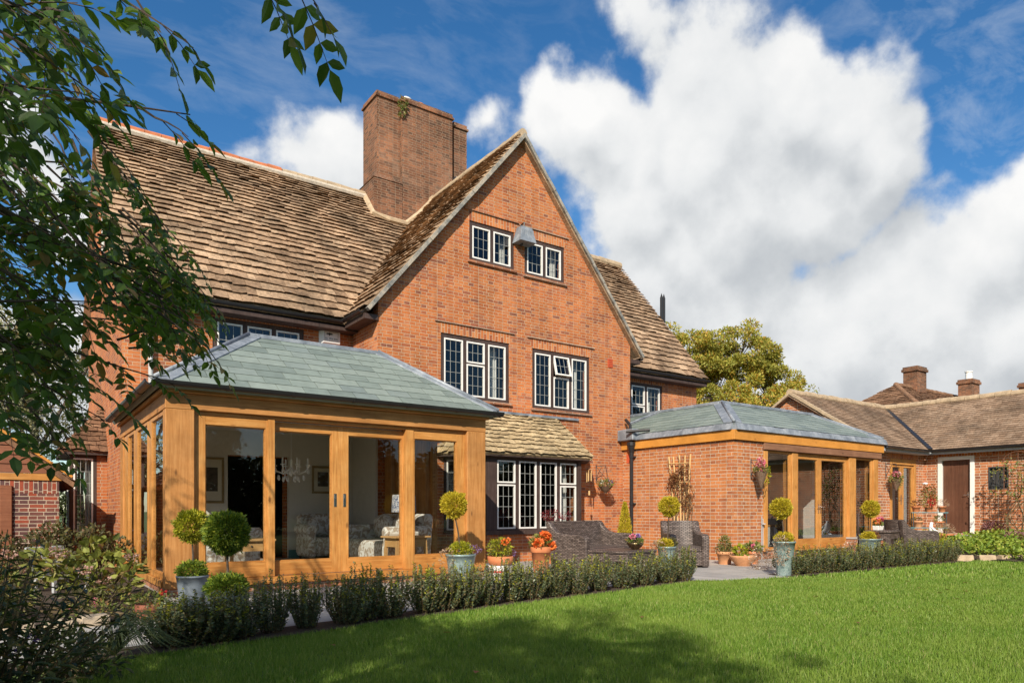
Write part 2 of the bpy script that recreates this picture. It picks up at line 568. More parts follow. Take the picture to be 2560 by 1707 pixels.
foliage('leaf_buddleia', [(0, (.035, .06, .028)), (.5, (.065, .095, .04)), (.8, (.12, .14, .055)), (.92, (.24, .21, .08)), (1, (.17, .09, .05))], .3, .45)
foliage('leaf_mixed', [(0, (.09, .13, .03)), (.5, (.17, .22, .05)), (.8, (.30, .26, .07)), (1, (.30, .14, .07))], .3, .5)
foliage('leaf_russet', [(0, (.12, .05, .025)), (.5, (.24, .10, .04)), (1, (.34, .19, .08))], .3, .6)
foliage('leaf_bronze', [(0, (.05, .045, .025)), (.4, (.09, .09, .035)), (.8, (.15, .15, .05)), (1, (.20, .11, .06))], .3, .6)
foliage('grass_blade', [(0, (.10, .19, .022)), (.45, (.15, .265, .032)), (.8, (.215, .335, .05)), (.96, (.33, .38, .11)), (1, (.46, .42, .2))], .30, .5, .3,
        patch=(1.1, (.24, .33, .06), .42, .66, .55))
foliage('petal_orange', [(0, (.66, .10, .02)), (.5, (.75, .19, .04)), (1, (.80, .30, .08))], .25)
foliage('petal_pink', [(0, (.50, .07, .16)), (.5, (.66, .16, .27)), (1, (.75, .40, .46))], .25)
foliage('petal_dusty', [(0, (.38, .20, .16)), (.5, (.52, .31, .27)), (1, (.58, .44, .36))], .25)
foliage('petal_purple', [(0, (.15, .06, .32)), (.5, (.25, .14, .45)), (1, (.45, .38, .6))], .25)
foliage('petal_white', [(0, (.7, .66, .62)), (1, (.82, .80, .78))], .25)
foliage('petal_red', [(0, (.5, .02, .03)), (1, (.65, .06, .06))], .25)
foliage('petal_heather', [(0, (.19, .08, .09)), (.5, (.30, .13, .14)), (1, (.38, .23, .20))], .2)
foliage('needle_dry', [(0, (.26, .15, .08)), (.5, (.38, .25, .16)), (1, (.5, .40, .30))], .2)


def lawn_ground_mat():
    m, nt, bs = newmat('lawn_ground')
    v = coords(nt)
    c = ramp(nt, noise(nt, v, 3, 6, .65), [(0.3, (.05, .085, .016)), (0.7, (.085, .14, .025))])
    nt.links.new(c, bs.inputs['Base Color'])
    bs.inputs['Roughness'].default_value = .95


lawn_ground_mat()


def paving_mat():
    m, nt, bs = newmat('paving')
    uv = coords(nt, 'UV')
    bt = nt.nodes.new('ShaderNodeTexBrick')
    bt.offset = .37; bt.squash = .7; bt.squash_frequency = 3
    nt.links.new(uv, bt.inputs['Vector'])
    for k, x in (('Scale', 1.0), ('Mortar Size', .006), ('Mortar Smooth', .2), ('Brick Width', .9), ('Row Height', .6)):
        bt.inputs[k].default_value = x
    bt.inputs['Color1'].default_value = (.33, .32, .31, 1)
    bt.inputs['Color2'].default_value = (.44, .42, .39, 1)
    bt.inputs['Mortar'].default_value = (.20, .18, .16, 1)
    n = noise(nt, uv, 3, 7, .65)
    c = mixc(nt, 1.0, bt.outputs['Color'], ramp(nt, n, [(.3, .8), (.7, 1.15)]), 'MULTIPLY')
    nt.links.new(c, bs.inputs['Base Color'])
    bs.inputs['Roughness'].default_value = .7
    bump(nt, bs, math_(nt, 'SUBTRACT', math_(nt, 'MULTIPLY', n, .3), bt.outputs['Fac']), .3, .006)


paving_mat()


def rattan_mat():
    m, nt, bs = newmat('rattan')
    uv = coords(nt, 'UV')
    bt = nt.nodes.new('ShaderNodeTexBrick')
    bt.offset = .5
    nt.links.new(uv, bt.inputs['Vector'])
    for k, x in (('Scale', 1.0), ('Mortar Size', .006), ('Mortar Smooth', .6), ('Brick Width', .075), ('Row Height', .026)):
        bt.inputs[k].default_value = x
    bt.inputs['Color1'].default_value = (.10, .075, .065, 1)
    bt.inputs['Color2'].default_value = (.25, .195, .17, 1)
    bt.inputs['Mortar'].default_value = (.018, .013, .012, 1)
    n = noise(nt, uv, 18, 4, .6)
    c = mixc(nt, 1.0, bt.outputs['Color'], ramp(nt, n, [(.3, .75), (.7, 1.2)]), 'MULTIPLY')
    nt.links.new(c, bs.inputs['Base Color'])
    bs.inputs['Roughness'].default_value = .42
    bump(nt, bs, math_(nt, 'SUBTRACT', 1.0, bt.outputs['Fac']), 1.0, .008)


rattan_mat()


def floral_mat():
    m, nt, bs = newmat('floral_fabric')
    v = coords(nt)
    n = noise(nt, v, 11, 3, .5, 1.2)
    c = ramp(nt, n, [(.46, (.42, .34, .27)), (.52, (.68, .66, .62)), (.6, (.74, .73, .70))])
    nt.links.new(c, bs.inputs['Base Color'])
    bs.inputs['Roughness'].default_value = .9


floral_mat()


def shade_mat():
    m, nt, bs = newmat('lamp_fabric')
    v = coords(nt)
    n = noise(nt, v, 30, 4, .6, 1.0)
    c = ramp(nt, n, [(.42, (.06, .08, .16)), (.5, (.3, .33, .4)), (.6, (.55, .52, .5))])
    nt.links.new(c, bs.inputs['Base Color'])
    bs.inputs['Roughness'].default_value = .8


shade_mat()

# ------------------------------------------------------------------ object helpers
def link(o, parent=None):
    COL.objects.link(o)
    if parent is not None:
        o.parent = parent
    return o


def tag(o, label=None, cat=None, group=None, kind=None):
    for k, v in (('label', label), ('category', cat), ('group', group), ('kind', kind)):
        if v:
            o[k] = v
    return o


def thing(name, label, cat, loc=(0, 0, 0), rz=0.0, group=None):
    o = bpy.data.objects.new(name, None)
    o.empty_display_size = 0.1
    COL.objects.link(o)
    o.location = loc
    o.rotation_euler = (0, 0, rz)
    return tag(o, label, cat, group)


def copy_tree(o, parent=None):
    c = o.copy()
    COL.objects.link(c)
    if parent is not None:
        c.parent = parent
    for ch in list(o.children):
        copy_tree(ch, c)
    return c


def box_uv(me):
    n = len(me.loops)
    if n == 0:
        return
    co = np.empty(len(me.vertices) * 3); me.vertices.foreach_get('co', co); co = co.reshape(-1, 3)
    li = np.empty(n, dtype=np.int32); me.loops.foreach_get('vertex_index', li)
    pn = np.empty(len(me.polygons) * 3); me.polygons.foreach_get('normal', pn); pn = np.abs(pn.reshape(-1, 3))
    lt = np.empty(len(me.polygons), dtype=np.int32); me.polygons.foreach_get('loop_total', lt)
    ax = np.repeat(np.argmax(pn, axis=1), lt)
    p = co[li]
    u = np.where(ax == 0, p[:, 1], p[:, 0])
    v = np.where(ax == 2, p[:, 1], p[:, 2])
    uvl = me.uv_layers.new(name='UVMap')
    uvl.data.foreach_set('uv', np.stack([u, v], 1).astype(np.float32).ravel())


class MB:
    def __init__(s):
        s.v = []; s.f = []; s.mi = []; s.cur = 0

    def mat(s, i):
        s.cur = i; return s

    def add(s, vs, fs):
        b = len(s.v)
        s.v += [tuple(p) for p in vs]
        for f in fs:
            s.f.append(tuple(b + i for i in f)); s.mi.append(s.cur)

    def box(s, x0, x1, y0, y1, z0, z1):
        s.add([(x0, y0, z0), (x1, y0, z0), (x1, y1, z0), (x0, y1, z0), (x0, y0, z1), (x1, y0, z1), (x1, y1, z1), (x0, y1, z1)],
              [(0, 3, 2, 1), (4, 5, 6, 7), (0, 1, 5, 4), (1, 2, 6, 5), (2, 3, 7, 6), (3, 0, 4, 7)])
        return s

    def hexa(s, b, t):
        s.add(list(b) + list(t), [(0, 3, 2, 1), (4, 5, 6, 7), (0, 1, 5, 4), (1, 2, 6, 5), (2, 3, 7, 6), (3, 0, 4, 7)])

    def frame_box(s, P, u, n, a0, a1, z0, z1, d0, d1):
        """box in a wall frame: a along u, d along the outward normal n"""
        P, u, n = Vector(P), Vector(u), Vector(n)
        q = lambda a, d, z: P + u * a + n * d + Vector((0, 0, z))
        s.hexa([q(a0, d1, z0), q(a1, d1, z0), q(a1, d0, z0), q(a0, d0, z0)], [q(a0, d1, z1), q(a1, d1, z1), q(a1, d0, z1), q(a0, d0, z1)])

    def beam(s, a, b, w, h, up=(0, 0, 1)):
        a, b = Vector(a), Vector(b)
        d = (b - a).normalized()
        x = d.cross(Vector(up)).normalized()
        y = x.cross(d)
        c = [(-1, -1), (1, -1), (1, 1), (-1, 1)]
        s.add([a + x * (w / 2 * i) + y * (h / 2 * j) for i, j in c] + [b + x * (w / 2 * i) + y * (h / 2 * j) for i, j in c],
              [(0, 1, 2, 3), (7, 6, 5, 4), (0, 4, 5, 1), (1, 5, 6, 2), (2, 6, 7, 3), (3, 7, 4, 0)])

    def tube(s, pts, rad, n=6, cap=True):
        pts = [Vector(p) for p in pts]
        if isinstance(rad, (int, float)):
            rad = [rad] * len(pts)
        b = len(s.v)
        prev = None
        for i, p in enumerate(pts):
            d = (pts[min(i + 1, len(pts) - 1)] - pts[max(i - 1, 0)])
            d = d.normalized() if d.length > 1e-9 else Vector((0, 0, 1))
            if prev is None:
                x = d.orthogonal().normalized()
            else:
                x = (prev - d * prev.dot(d))
                x = x.normalized() if x.length > 1e-6 else d.orthogonal().normalized()
            prev = x
            y = d.cross(x)
            for k in range(n):
                a = 2 * math.pi * k / n
                s.v.append(tuple(p + (x * math.cos(a) + y * math.sin(a)) * rad[i]))
        for i in range(len(pts) - 1):
            for k in range(n):
                s.f.append((b + i * n + k, b + i * n + (k + 1) % n, b + (i + 1) * n + (k + 1) % n, b + (i + 1) * n + k)); s.mi.append(s.cur)
        if cap:
            s.f.append(tuple(b + k for k in reversed(range(n)))); s.mi.append(s.cur)
            s.f.append(tuple(b + (len(pts) - 1) * n + k for k in range(n))); s.mi.append(s.cur)
        return s

    def lathe(s, prof, n=24, c=(0, 0, 0), cap=True):
        b = len(s.v)
        for r, z in prof:
            for k in range(n):
                a = 2 * math.pi * k / n
                s.v.append((c[0] + r * math.cos(a), c[1] + r * math.sin(a), c[2] + z))
        for i in range(len(prof) - 1):
            for k in range(n):
                s.f.append((b + i * n + k, b + i * n + (k + 1) % n, b + (i + 1) * n + (k + 1) % n, b + (i + 1) * n + k)); s.mi.append(s.cur)
        if cap:
            s.f.append(tuple(b + k for k in reversed(range(n)))); s.mi.append(s.cur)
            s.f.append(tuple(b + (len(prof) - 1) * n + k for k in range(n))); s.mi.append(s.cur)
        return s

    def prism(s, poly, fn0, fn1):
        """poly: 2D points; fn0/fn1 map a 2D point to the two end faces"""
        n = len(poly)
        s.add([fn0(*p) for p in poly] + [fn1(*p) for p in poly],
              [tuple(reversed(range(n))), tuple(range(n, 2 * n))] + [(i, (i + 1) % n, n + (i + 1) % n, n + i) for i in range(n)])
        return s

    def poly(s, pts):
        s.add(pts, [tuple(range(len(pts)))])
        return s

    def ico(s, c, r, sub=2, jit=0.0, sc=(1, 1, 1)):
        bm = bmesh.new()
        bmesh.ops.create_icosphere(bm, subdivisions=sub, radius=1)
        b = len(s.v)
        for v in bm.verts:
            k = r * (1 + rng.uniform(-jit, jit))
            s.v.append((c[0] + v.co.x * k * sc[0], c[1] + v.co.y * k * sc[1], c[2] + v.co.z * k * sc[2]))
        bm.verts.index_update()
        for f in bm.faces:
            s.f.append(tuple(b + v.index for v in f.verts)); s.mi.append(s.cur)
        bm.free()
        return s

    def build(s, name, mats, parent=None, smooth=False, bevel=0.0, fix=True):
        me = bpy.data.meshes.new(name)
        me.from_pydata(s.v, [], s.f)
        mats = [mats] if isinstance(mats, str) else mats
        for m in mats:
            me.materials.append(MATS[m])
        me.polygons.foreach_set('material_index', s.mi)
        if fix:
            bm = bmesh.new(); bm.from_mesh(me)
            bmesh.ops.recalc_face_normals(bm, faces=bm.faces)
            bm.to_mesh(me); bm.free()
        if smooth:
            me.polygons.foreach_set('use_smooth', [True] * len(me.polygons))
        me.update()
        box_uv(me)
        o = bpy.data.objects.new(name, me)
        if bevel:
            b = o.modifiers.new('bevel', 'BEVEL')
            b.width = bevel; b.segments = 1; b.limit_method = 'ANGLE'; b.angle_limit = R_(40)
        return link(o, parent)


def np_object(name, V, F, mat, parent=None, mats2=None, mi=None):
    V = np.asarray(V, dtype=np.float32); F = np.asarray(F, dtype=np.int32)
    me = bpy.data.meshes.new(name)
    me.vertices.add(len(V)); me.vertices.foreach_set('co', V.ravel())
    k = F.shape[1]
    me.loops.add(F.size); me.loops.foreach_set('vertex_index', F.ravel())
    me.polygons.add(len(F)); me.polygons.foreach_set('loop_start', np.arange(0, F.size, k, dtype=np.int32))
    for m in ([mat] if isinstance(mat, str) else mat):
        me.materials.append(MATS[m])
    if mi is not None:
        me.polygons.foreach_set('material_index', np.asarray(mi, dtype=np.int32))
    me.polygons.foreach_set('use_smooth', np.zeros(len(F), dtype=bool))
    me.update(calc_edges=True)
    return link(bpy.data.objects.new(name, me), parent)


def unit(a):
    return a / np.maximum(np.linalg.norm(a, axis=-1, keepdims=True), 1e-9)


def leaf_arrays(P, D, N, L, w=0.4, shape='leaf'):
    """one leaf per row: base point P, direction D, face normal N, length L. Returns V, F(k=5 or 4)."""
    P = np.asarray(P, float); D = unit(np.asarray(D, float)); N = np.asarray(N, float)
    n = len(P)
    L = np.broadcast_to(np.asarray(L, float), (n,))[:, None]
    X = unit(np.cross(D, N)); Z = np.cross(X, D)
    if shape == 'diamond':
        V = np.stack([P, P + D * L * .45 + X * L * w * .5, P + D * L, P + D * L * .45 - X * L * w * .5], 1).reshape(-1, 3)
        F = np.arange(4 * n).reshape(n, 4)
        return V, F
    h = w * .5
    V = np.stack([P, P + D * L * .28 + X * L * h * .85 + Z * L * .05, P + D * L * .62 + X * L * h * .8 + Z * L * .03, P + D * L - Z * L * .10,
                  P + D * L * .62 - X * L * h * .8 + Z * L * .03, P + D * L * .28 - X * L * h * .85 + Z * L * .05, P + D * L * .45 - Z * L * .03], 1).reshape(-1, 3)
    b = (np.arange(n) * 7)[:, None]
    F = np.concatenate([b + np.array([[0, 1, 2, 3, 6]]), b + np.array([[0, 6, 3, 4, 5]])], 1).reshape(-1, 5)
    return V, F


def cat(parts):
    Vs, Fs, o = [], [], 0
    for V, F in parts:
        Vs.append(V); Fs.append(F + o); o += len(V)
    return np.concatenate(Vs), np.concatenate(Fs)


def rdir(n):
    return unit(nr.normal(size=(n, 3)))


# ------------------------------------------------------------------ walls, windows, roofs
def wall_mesh(name, P, u, n, a0, a1, z0, z1, holes, mat, parent, gable=None, thick=0.25, cuts=()):
    """wall sheet with thickness; holes = [(a0,a1,z0,z1)]; gable=(apex_a, apex_z, slope): cut above the two slopes"""
    P, u, n = Vector(P), Vector(u), Vector(n)
    xs = sorted({a0, a1, *[h[0] for h in holes], *[h[1] for h in holes]})
    zs = sorted({z0, z1, *[h[2] for h in holes], *[h[3] for h in holes]})
    bm = bmesh.new()
    vd = {}

    def vert(i, j, k):
        key = (i, j, k)
        if key not in vd:
            p = P + u * xs[i] + Vector((0, 0, zs[j])) - n * (thick * k)
            vd[key] = bm.verts.new(p)
        return vd[key]
    solid = set()
    for i in range(len(xs) - 1):
        for j in range(len(zs) - 1):
            cx, cz = (xs[i] + xs[i + 1]) / 2, (zs[j] + zs[j + 1]) / 2
            if not any(h[0] < cx < h[1] and h[2] < cz < h[3] for h in holes):
                solid.add((i, j))
    for (i, j) in solid:
        bm.faces.new([vert(i, j, 0), vert(i + 1, j, 0), vert(i + 1, j + 1, 0), vert(i, j + 1, 0)])
        bm.faces.new([vert(i, j, 1), vert(i, j + 1, 1), vert(i + 1, j + 1, 1), vert(i + 1, j, 1)])
        for di, dj, e in ((-1, 0, ((0, 0), (0, 1))), (1, 0, ((1, 1), (1, 0))), (0, -1, ((1, 0), (0, 0))), (0, 1, ((0, 1), (1, 1)))):
            if (i + di, j + dj) not in solid:
                (p, q), (r, s) = e
                bm.faces.new([vert(i + p, j + q, 0), vert(i + r, j + s, 0), vert(i + r, j + s, 1), vert(i + p, j + q, 1)])
    if gable:
        ga, gz, sl = gable
        for sgn in (-1, 1):
            geom = bm.verts[:] + bm.edges[:] + bm.faces[:]
            nn = (u * sgn * sl + Vector((0, 0, 1))).normalized()
            bmesh.ops.bisect_plane(bm, geom=geom, plane_co=P + u * ga + Vector((0, 0, gz)), plane_no=nn, clear_outer=True)
    bmesh.ops.recalc_face_normals(bm, faces=bm.faces)
    me = bpy.data.meshes.new(name)
    bm.to_mesh(me); bm.free()
    me.materials.append(MATS[mat])
    me.update()
    box_uv(me)
    o = bpy.data.objects.new(name, me)
    return link(o, parent)


def soldier(P, u, n, a0, a1, z0, z1, parent, mat='brick_soldier'):
    m = MB()
    m.frame_box(P, u, n, a0, a1, z0, z1, -.05, .004)
    o = m.build('brick_lintel', mat, parent)
    uv = o.data.uv_layers[0].data
    for l in uv:
        l.uv = (l.uv[1] + .03, l.uv[0])
    return o


def window(parent, P, u, n, a0, a1, z0, z1, lights, rec=0.02, border=.085, mull=.085, depth=.10, sill=True, drip=False, name='window', frame='frame_brown'):
    """lights: list of dicts w (weight), grid (cols, rows), transom (None or fraction of height for the lower light), open"""
    P, u, n = Vector(P), Vector(u), Vector(n)
    f = MB()
    d1 = -rec; d0 = -rec - depth
    f.frame_box(P, u, n, a0, a0 + border, z0, z1, d0, d1)
    f.frame_box(P, u, n, a1 - border, a1, z0, z1, d0, d1)
    f.frame_box(P, u, n, a0 + border, a1 - border, z1 - border, z1, d0, d1 - .001)
    f.frame_box(P, u, n, a0 + border, a1 - border, z0, z0 + border * .8, d0, d1 + .012)
    tot = sum(l['w'] for l in lights)
    inner = (a1 - a0) - 2 * border - mull * (len(lights) - 1)
    a = a0 + border
    zb, zt = z0 + border * .8, z1 - border
    cells = []
    for i, l in enumerate(lights):
        w = inner * l['w'] / tot
        if l.get('transom'):
            zm = zb + (zt - zb) * l['transom']
            cells.append((a, a + w, zb, zm - .012, l['grid'], False))
            cells.append((a, a + w, zm + .012, zt, l['tgrid'], l.get('open', False)))
            f.frame_box(P, u, n, a, a + w, zm - .012, zm + .012, d0, d1 - .005)
        else:
            cells.append((a, a + w, zb, zt, l['grid'], False))
        a += w
        if i < len(lights) - 1:
            f.frame_box(P, u, n, a, a + mull, zb, zt, d0, d1 - .002)
            a += mull
    fo = f.build(name, frame, parent)
    for (b0, b1, c0, c1, (nx, ny), op) in cells:
        c = MB(); g = MB()
        g0 = .004
        b0 += g0; b1 -= g0; c0 += g0; c1 -= g0
        cw = .030
        e1 = d1 + .004; e0 = d1 - .045
        c.frame_box(P, u, n, b0, b0 + cw, c0, c1, e0, e1)
        c.frame_box(P, u, n, b1 - cw, b1, c0, c1, e0, e1)
        c.frame_box(P, u, n, b0 + cw, b1 - cw, c1 - cw, c1, e0, e1 - .001)
        c.frame_box(P, u, n, b0 + cw, b1 - cw, c0, c0 + cw, e0, e1 - .001)
        gx0, gx1, gz0, gz1 = b0 + cw, b1 - cw, c0 + cw, c1 - cw
        pd = d1 - .022
        q = lambda aa, zz, d=pd: P + u * aa + n * d + Vector((0, 0, zz))
        g.mat(0).poly([q(gx0, gz0), q(gx1, gz0), q(gx1, gz1), q(gx0, gz1)])
        g.mat(1)
        for k in range(1, nx):
            x = gx0 + (gx1 - gx0) * k / nx
            g.frame_box(P, u, n, x - .0042, x + .0042, gz0, gz1, pd + .001, pd + .007)
        for k in range(1, ny):
            z = gz0 + (gz1 - gz0) * k / ny
            g.frame_box(P, u, n, gx0, gx1, z - .0042, z + .0042, pd + .0015, pd + .0065)
        if op:
            hinge = P + u * b0 + n * e1 + Vector((0, 0, c1))
            M = Matrix.Translation(hinge) @ Matrix.Rotation(R_(op), 4, u) @ Matrix.Translation(-hinge)
            for mm in (c, g):
                mm.v = [tuple(M @ Vector(p)) for p in mm.v]
        co = c.build('casement', 'white_paint', fo)
        g.build('pane', ['leaded_glass', 'lead_came'], fo, fix=False)
    if sill:
        m = MB()
        m.frame_box(P, u, n, a0 - .05, a1 + .05, z0 - .055, z0 - .002, -.2, .055)
        m.build('sill', 'brick_step', fo, bevel=.006)
    return fo


def tiles(name, P, U, V, bounds, rows, mat, parent, thick=.036, wmin=.14, wmax=.36, jit=.026, over=1.45, skip=None, lift=None):
    """roof slope of separate overlapping tiles. rows: list of v positions of the lower edges (last = top)"""
    P, U, V = np.array(P, float), unit(np.array(U, float)), unit(np.array(V, float))
    N = np.cross(U, V)
    if N[2] < 0:
        N = -N
    vs = []
    for r in range(len(rows) - 1):
        v0 = rows[r]; ex = rows[r + 1] - v0
        v1 = min(v0 + ex * over, rows[-1] + .0)
        a_lo, b_lo = bounds(v0); a_hi, b_hi = bounds(v1)
        lo_min, hi_max = min(a_lo, a_hi), max(b_lo, b_hi)
        u = lo_min - rng.uniform(0, wmin)
        while u < hi_max:
            w = rng.uniform(wmin, wmax)
            x0, x1 = u + .004, u + w - .004
            u += w
            p = [max(x0, a_lo), min(x1, b_lo), max(x0, a_hi), min(x1, b_hi)]
            if p[1] - p[0] < .01 and p[3] - p[2] < .01:
                continue
            p[1] = max(p[1], p[0] + .002); p[3] = max(p[3], p[2] + .002)
            if skip and skip((x0 + x1) / 2, v0):
                continue
            t = thick * rng.uniform(.8, 1.25)
            z0 = thick * 1.35 + rng.uniform(0, jit) * .7
            dv = rng.uniform(-jit, jit); dv2 = rng.uniform(-jit, jit)
            k = rng.uniform(.35, .65)
            za, zb = z0, z0 + rng.uniform(-jit, jit) * .4
            pts = [(p[0], v0 + dv, za), (p[0] * (1 - k) + p[1] * k, v0 + (dv + dv2) / 2 + rng.uniform(-jit, jit) * .7, (za + zb) / 2 + rng.uniform(0, jit) * .3), (p[1], v0 + dv2, zb),
                   (p[2], v1, 0.0), (p[2] * (1 - k) + p[3] * k, v1, 0.0), (p[3], v1, 0.0)]
            vs.append([[a, b + (t * .9 if q < 3 else 0), c - t] for q, (a, b, c) in enumerate(pts)] + [[a, b, c] for a, b, c in pts])
    A = np.array(vs)
    n = len(A)
    if n == 0:
        return None
    Q = P + A[..., 0:1] * U + A[..., 1:2] * V + A[..., 2:3] * N
    if lift is not None:
        Q = lift(Q)
    f = np.array([(6, 7, 10, 9), (7, 8, 11, 10), (0, 1, 7, 6), (1, 2, 8, 7), (2, 5, 11, 8), (3, 0, 6, 9)])
    if np.dot(np.cross(U, V), N) < 0:
        f = f[:, ::-1]
    F = (np.arange(n)[:, None, None] * 12 + f[None]).reshape(-1, 4)
    return np_object(name, Q.reshape(-1, 3), F, mat, parent)


def dim_rows(length, e0, e1):
    """courses diminishing from e0 at the eaves to e1 at the ridge"""
    rows = [0.0]
    while rows[-1] < length:
        k = rows[-1] / length
        rows.append(rows[-1] + e0 + (e1 - e0) * k)
    s = length / rows[-1]
    return [r * s for r in rows]


def gutter(pts, parent, r=.055, name='gutter'):
    m = MB()
    for a, b in zip(pts[:-1], pts[1:]):
        a, b = Vector(a), Vector(b)
        d = (b - a).normalized()
        x = d.cross(Vector((0, 0, 1))).normalized()
        n = 7
        ring = [(math.cos(math.pi + math.pi * k / (n - 1)) * r, math.sin(math.pi + math.pi * k / (n - 1)) * r) for k in range(n)]
        ring += [(c * .82, s * .82 + .002) for c, s in reversed(ring)]
        m.prism(ring, lambda i, j: a + x * i + Vector((0, 0, j)), lambda i, j: b + x * i + Vector((0, 0, j)))
        L = (b - a).length
        k = max(1, int(L / .8))
        for q in range(k + 1):
            c = a + d * min(L - .02, max(.02, L * q / k))
            rg = [(i * 1.12, j * 1.12) for i, j in ring[:7]] + [(i * 1.0, j * 1.0) for i, j in ring[7:]]
            m.prism(rg, lambda i, j: c - d * .018 + x * i + Vector((0, 0, j)), lambda i, j: c + d * .018 + x * i + Vector((0, 0, j)))
    return m.build(name, 'black_metal', parent, smooth=False)


# ================================================================== SETTING
def sheet(name, pts, z, mat, kind='structure', lab=None):
    m = MB()
    m.poly([(x, y, z) for x, y in pts])
    o = m.build(name, mat, None)
    tag(o, lab, None, None, kind)
    return o


HEDGE = [(-.2, 5.62), (.95, 5.86), (4.3, 6.50), (8.5, 7.14)]
EDGE = [(-6, 4.6)] + HEDGE + [(8.75, 6.95), (10.2, 6.72), (16.4, 6.62), (17.3, 6.55), (19.5, 6.0), (26, 5.2)]
sheet('ground', [(-900, -900), (900, -900), (900, 900), (-900, 900)], -.05, 'lawn_ground')
sheet('lawn', [(-14, -12), (30, -12), (30, 5.0)] + list(reversed(EDGE)) + [(-14, 4.0)], -.012, 'lawn_ground')
sheet('patio', [(x, y + (.42 if 0 < i < 5 else .02)) for i, (x, y) in enumerate(EDGE[:-2])] + [(17.6, 9.7), (12.6, 9.7), (12.6, 13), (1.2, 13), (.9, 7.7), (-6, 7.2)], .0, 'paving')
sheet('hedge_bed', [(x, y - .02) for x, y in HEDGE] + [(x + .05, y + .44) for x, y in reversed(HEDGE)], .008, 'soil')
sheet('hedge_bed', [(10.35, 6.68), (16.5, 6.60), (16.5, 7.12), (10.35, 7.2)], .008, 'soil')
sheet('flower_bed', [(-7, 7.45), (.95, 7.72), (1.48, 8.3), (1.48, 14), (-7, 14)], .03, 'soil')
sheet('yard', [(-30, 13.9), (1.6, 13.9), (1.6, 40), (-30, 40)], .0, 'soil')


def terrace():
    m = MB()
    m.mat(0).box(17.0, 21.7, 8.25, 9.72, -.02, .38)
    m.mat(1).box(16.98, 21.7, 8.2, 9.72, .38, .42)
    tag(m.build('terrace', ['brick_step', 'paving'], None), None, None, None, 'structure')
    m = MB()
    # low mound of the right-hand bed
    nx, ny = 16, 10
    x0, x1, y0, y1 = 17.0, 23.0, 5.6, 8.2
    vv = []
    for i in range(nx + 1):
        for j in range(ny + 1):
            x = x0 + (x1 - x0) * i / nx; y = y0 + (y1 - y0) * j / ny
            k = math.sin(math.pi * min(1, (i + .4) / nx * 1.3) / 2) * min(1, j / ny * 1.6)
            vv.append((x, y - (x - 17) * .08, .02 + .36 * k + rng.uniform(-.015, .015)))
    ff = [(i * (ny + 1) + j, (i + 1) * (ny + 1) + j, (i + 1) * (ny + 1) + j + 1, i * (ny + 1) + j + 1) for i in range(nx) for j in range(ny)]
    m.add(vv, ff)
    tag(m.build('raised_bed', 'soil', None, smooth=True), None, None, None, 'structure')


terrace()


def grass():
    # blades over the visible lawn, denser close by
    edge = np.array(EDGE)
    parts = []
    for n, tmin, tmax, h0, h1, wd in ((165000, 3.6, 6.8, .028, .055, .0034), (150000, 6.5, 11.0, .03, .058, .0062), (75000, 10.5, 20.0, .035, .065, .012)):
        t = np.sqrt(nr.uniform(tmin ** 2, tmax ** 2, n * 2))
        u = nr.uniform(-.62, .98, n * 2)
        x = t * (FWD.x + u * RGT.x); y = t * (FWD.y + u * RGT.y)
        ye = np.interp(x, edge[:, 0], edge[:, 1])
        ragged = np.interp(x * 7, np.arange(-60, 220), nr.uniform(-.03, .03, 280))
        ok = (y < ye - .01 + ragged) & (x > -.9)
        x, y = x[ok][:n], y[ok][:n]
        k = len(x)
        h = nr.uniform(h0, h1, k)
        a = nr.uniform(0, 2 * np.pi, k)
        lean = np.abs(nr.normal(0, .45, k)) * h
        b = nr.uniform(0, 2 * np.pi, k)
        dx, dy = np.cos(a) * wd, np.sin(a) * wd
        P = np.stack([x, y, np.full(k, -.012)], 1)
        D = np.stack([dx, dy, np.zeros(k)], 1)
        T = P + np.stack([np.cos(b) * lean, np.sin(b) * lean, h], 1)
        V = np.stack([P - D, P + D, T], 1).reshape(-1, 3)
        parts.append((V, np.arange(3 * k).reshape(k, 3)))
    V, F = cat(parts)
    tag(np_object('grass', V, F, 'grass_blade'), 'short mown green grass covering the lawn', 'grass', None, 'stuff')


grass()

# ================================================================== BUILDINGS
FRONT = ((1, 0, 0), (0, -1, 0))          # walls facing the garden: along +X, outward -Y
LEFT = ((0, 1, 0), (-1, 0, 0))           # walls facing left: along +Y, outward -X
RIGHT = ((0, 1, 0), (1, 0, 0))


def finish(root):
    for ch in root.children:
        ch.matrix_parent_inverse = root.matrix_basis.inverted()


def slope(name, e0, e1, t0, t1, rows, mat, parent, deck=True, skip=None, deckmat=None, **kw):
    e0, e1, t0, t1 = map(Vector, (e0, e1, t0, t1))
    U = (e1 - e0).normalized()
    L = (e1 - e0).length
    w = t0 - e0
    V = (w - U * w.dot(U))
    H = V.length
    V.normalize()
    a1, b1 = w.dot(U), (t1 - e0).dot(U)
    bounds = lambda v: (a1 * min(1, v / H), L + (b1 - L) * min(1, v / H))
    rr = rows(H)
    o = tiles(name, e0, U, V, bounds, rr, mat, parent, skip=skip, **kw)
    if deck:
        N = U.cross(V)
        if N.z < 0:
            N = -N
        m = MB()
        d = N * .015
        th = N * .08
        q = [e0, e1, t1, t0]
        m.hexa([p - d - th for p in q], [p - d for p in q])
        m.build('roof_boarding', deckmat or mat, parent)
    return o


def rows_const(e):
    return lambda H: [H * i / max(1, round(H / e)) for i in range(max(1, round(H / e)) + 1)]


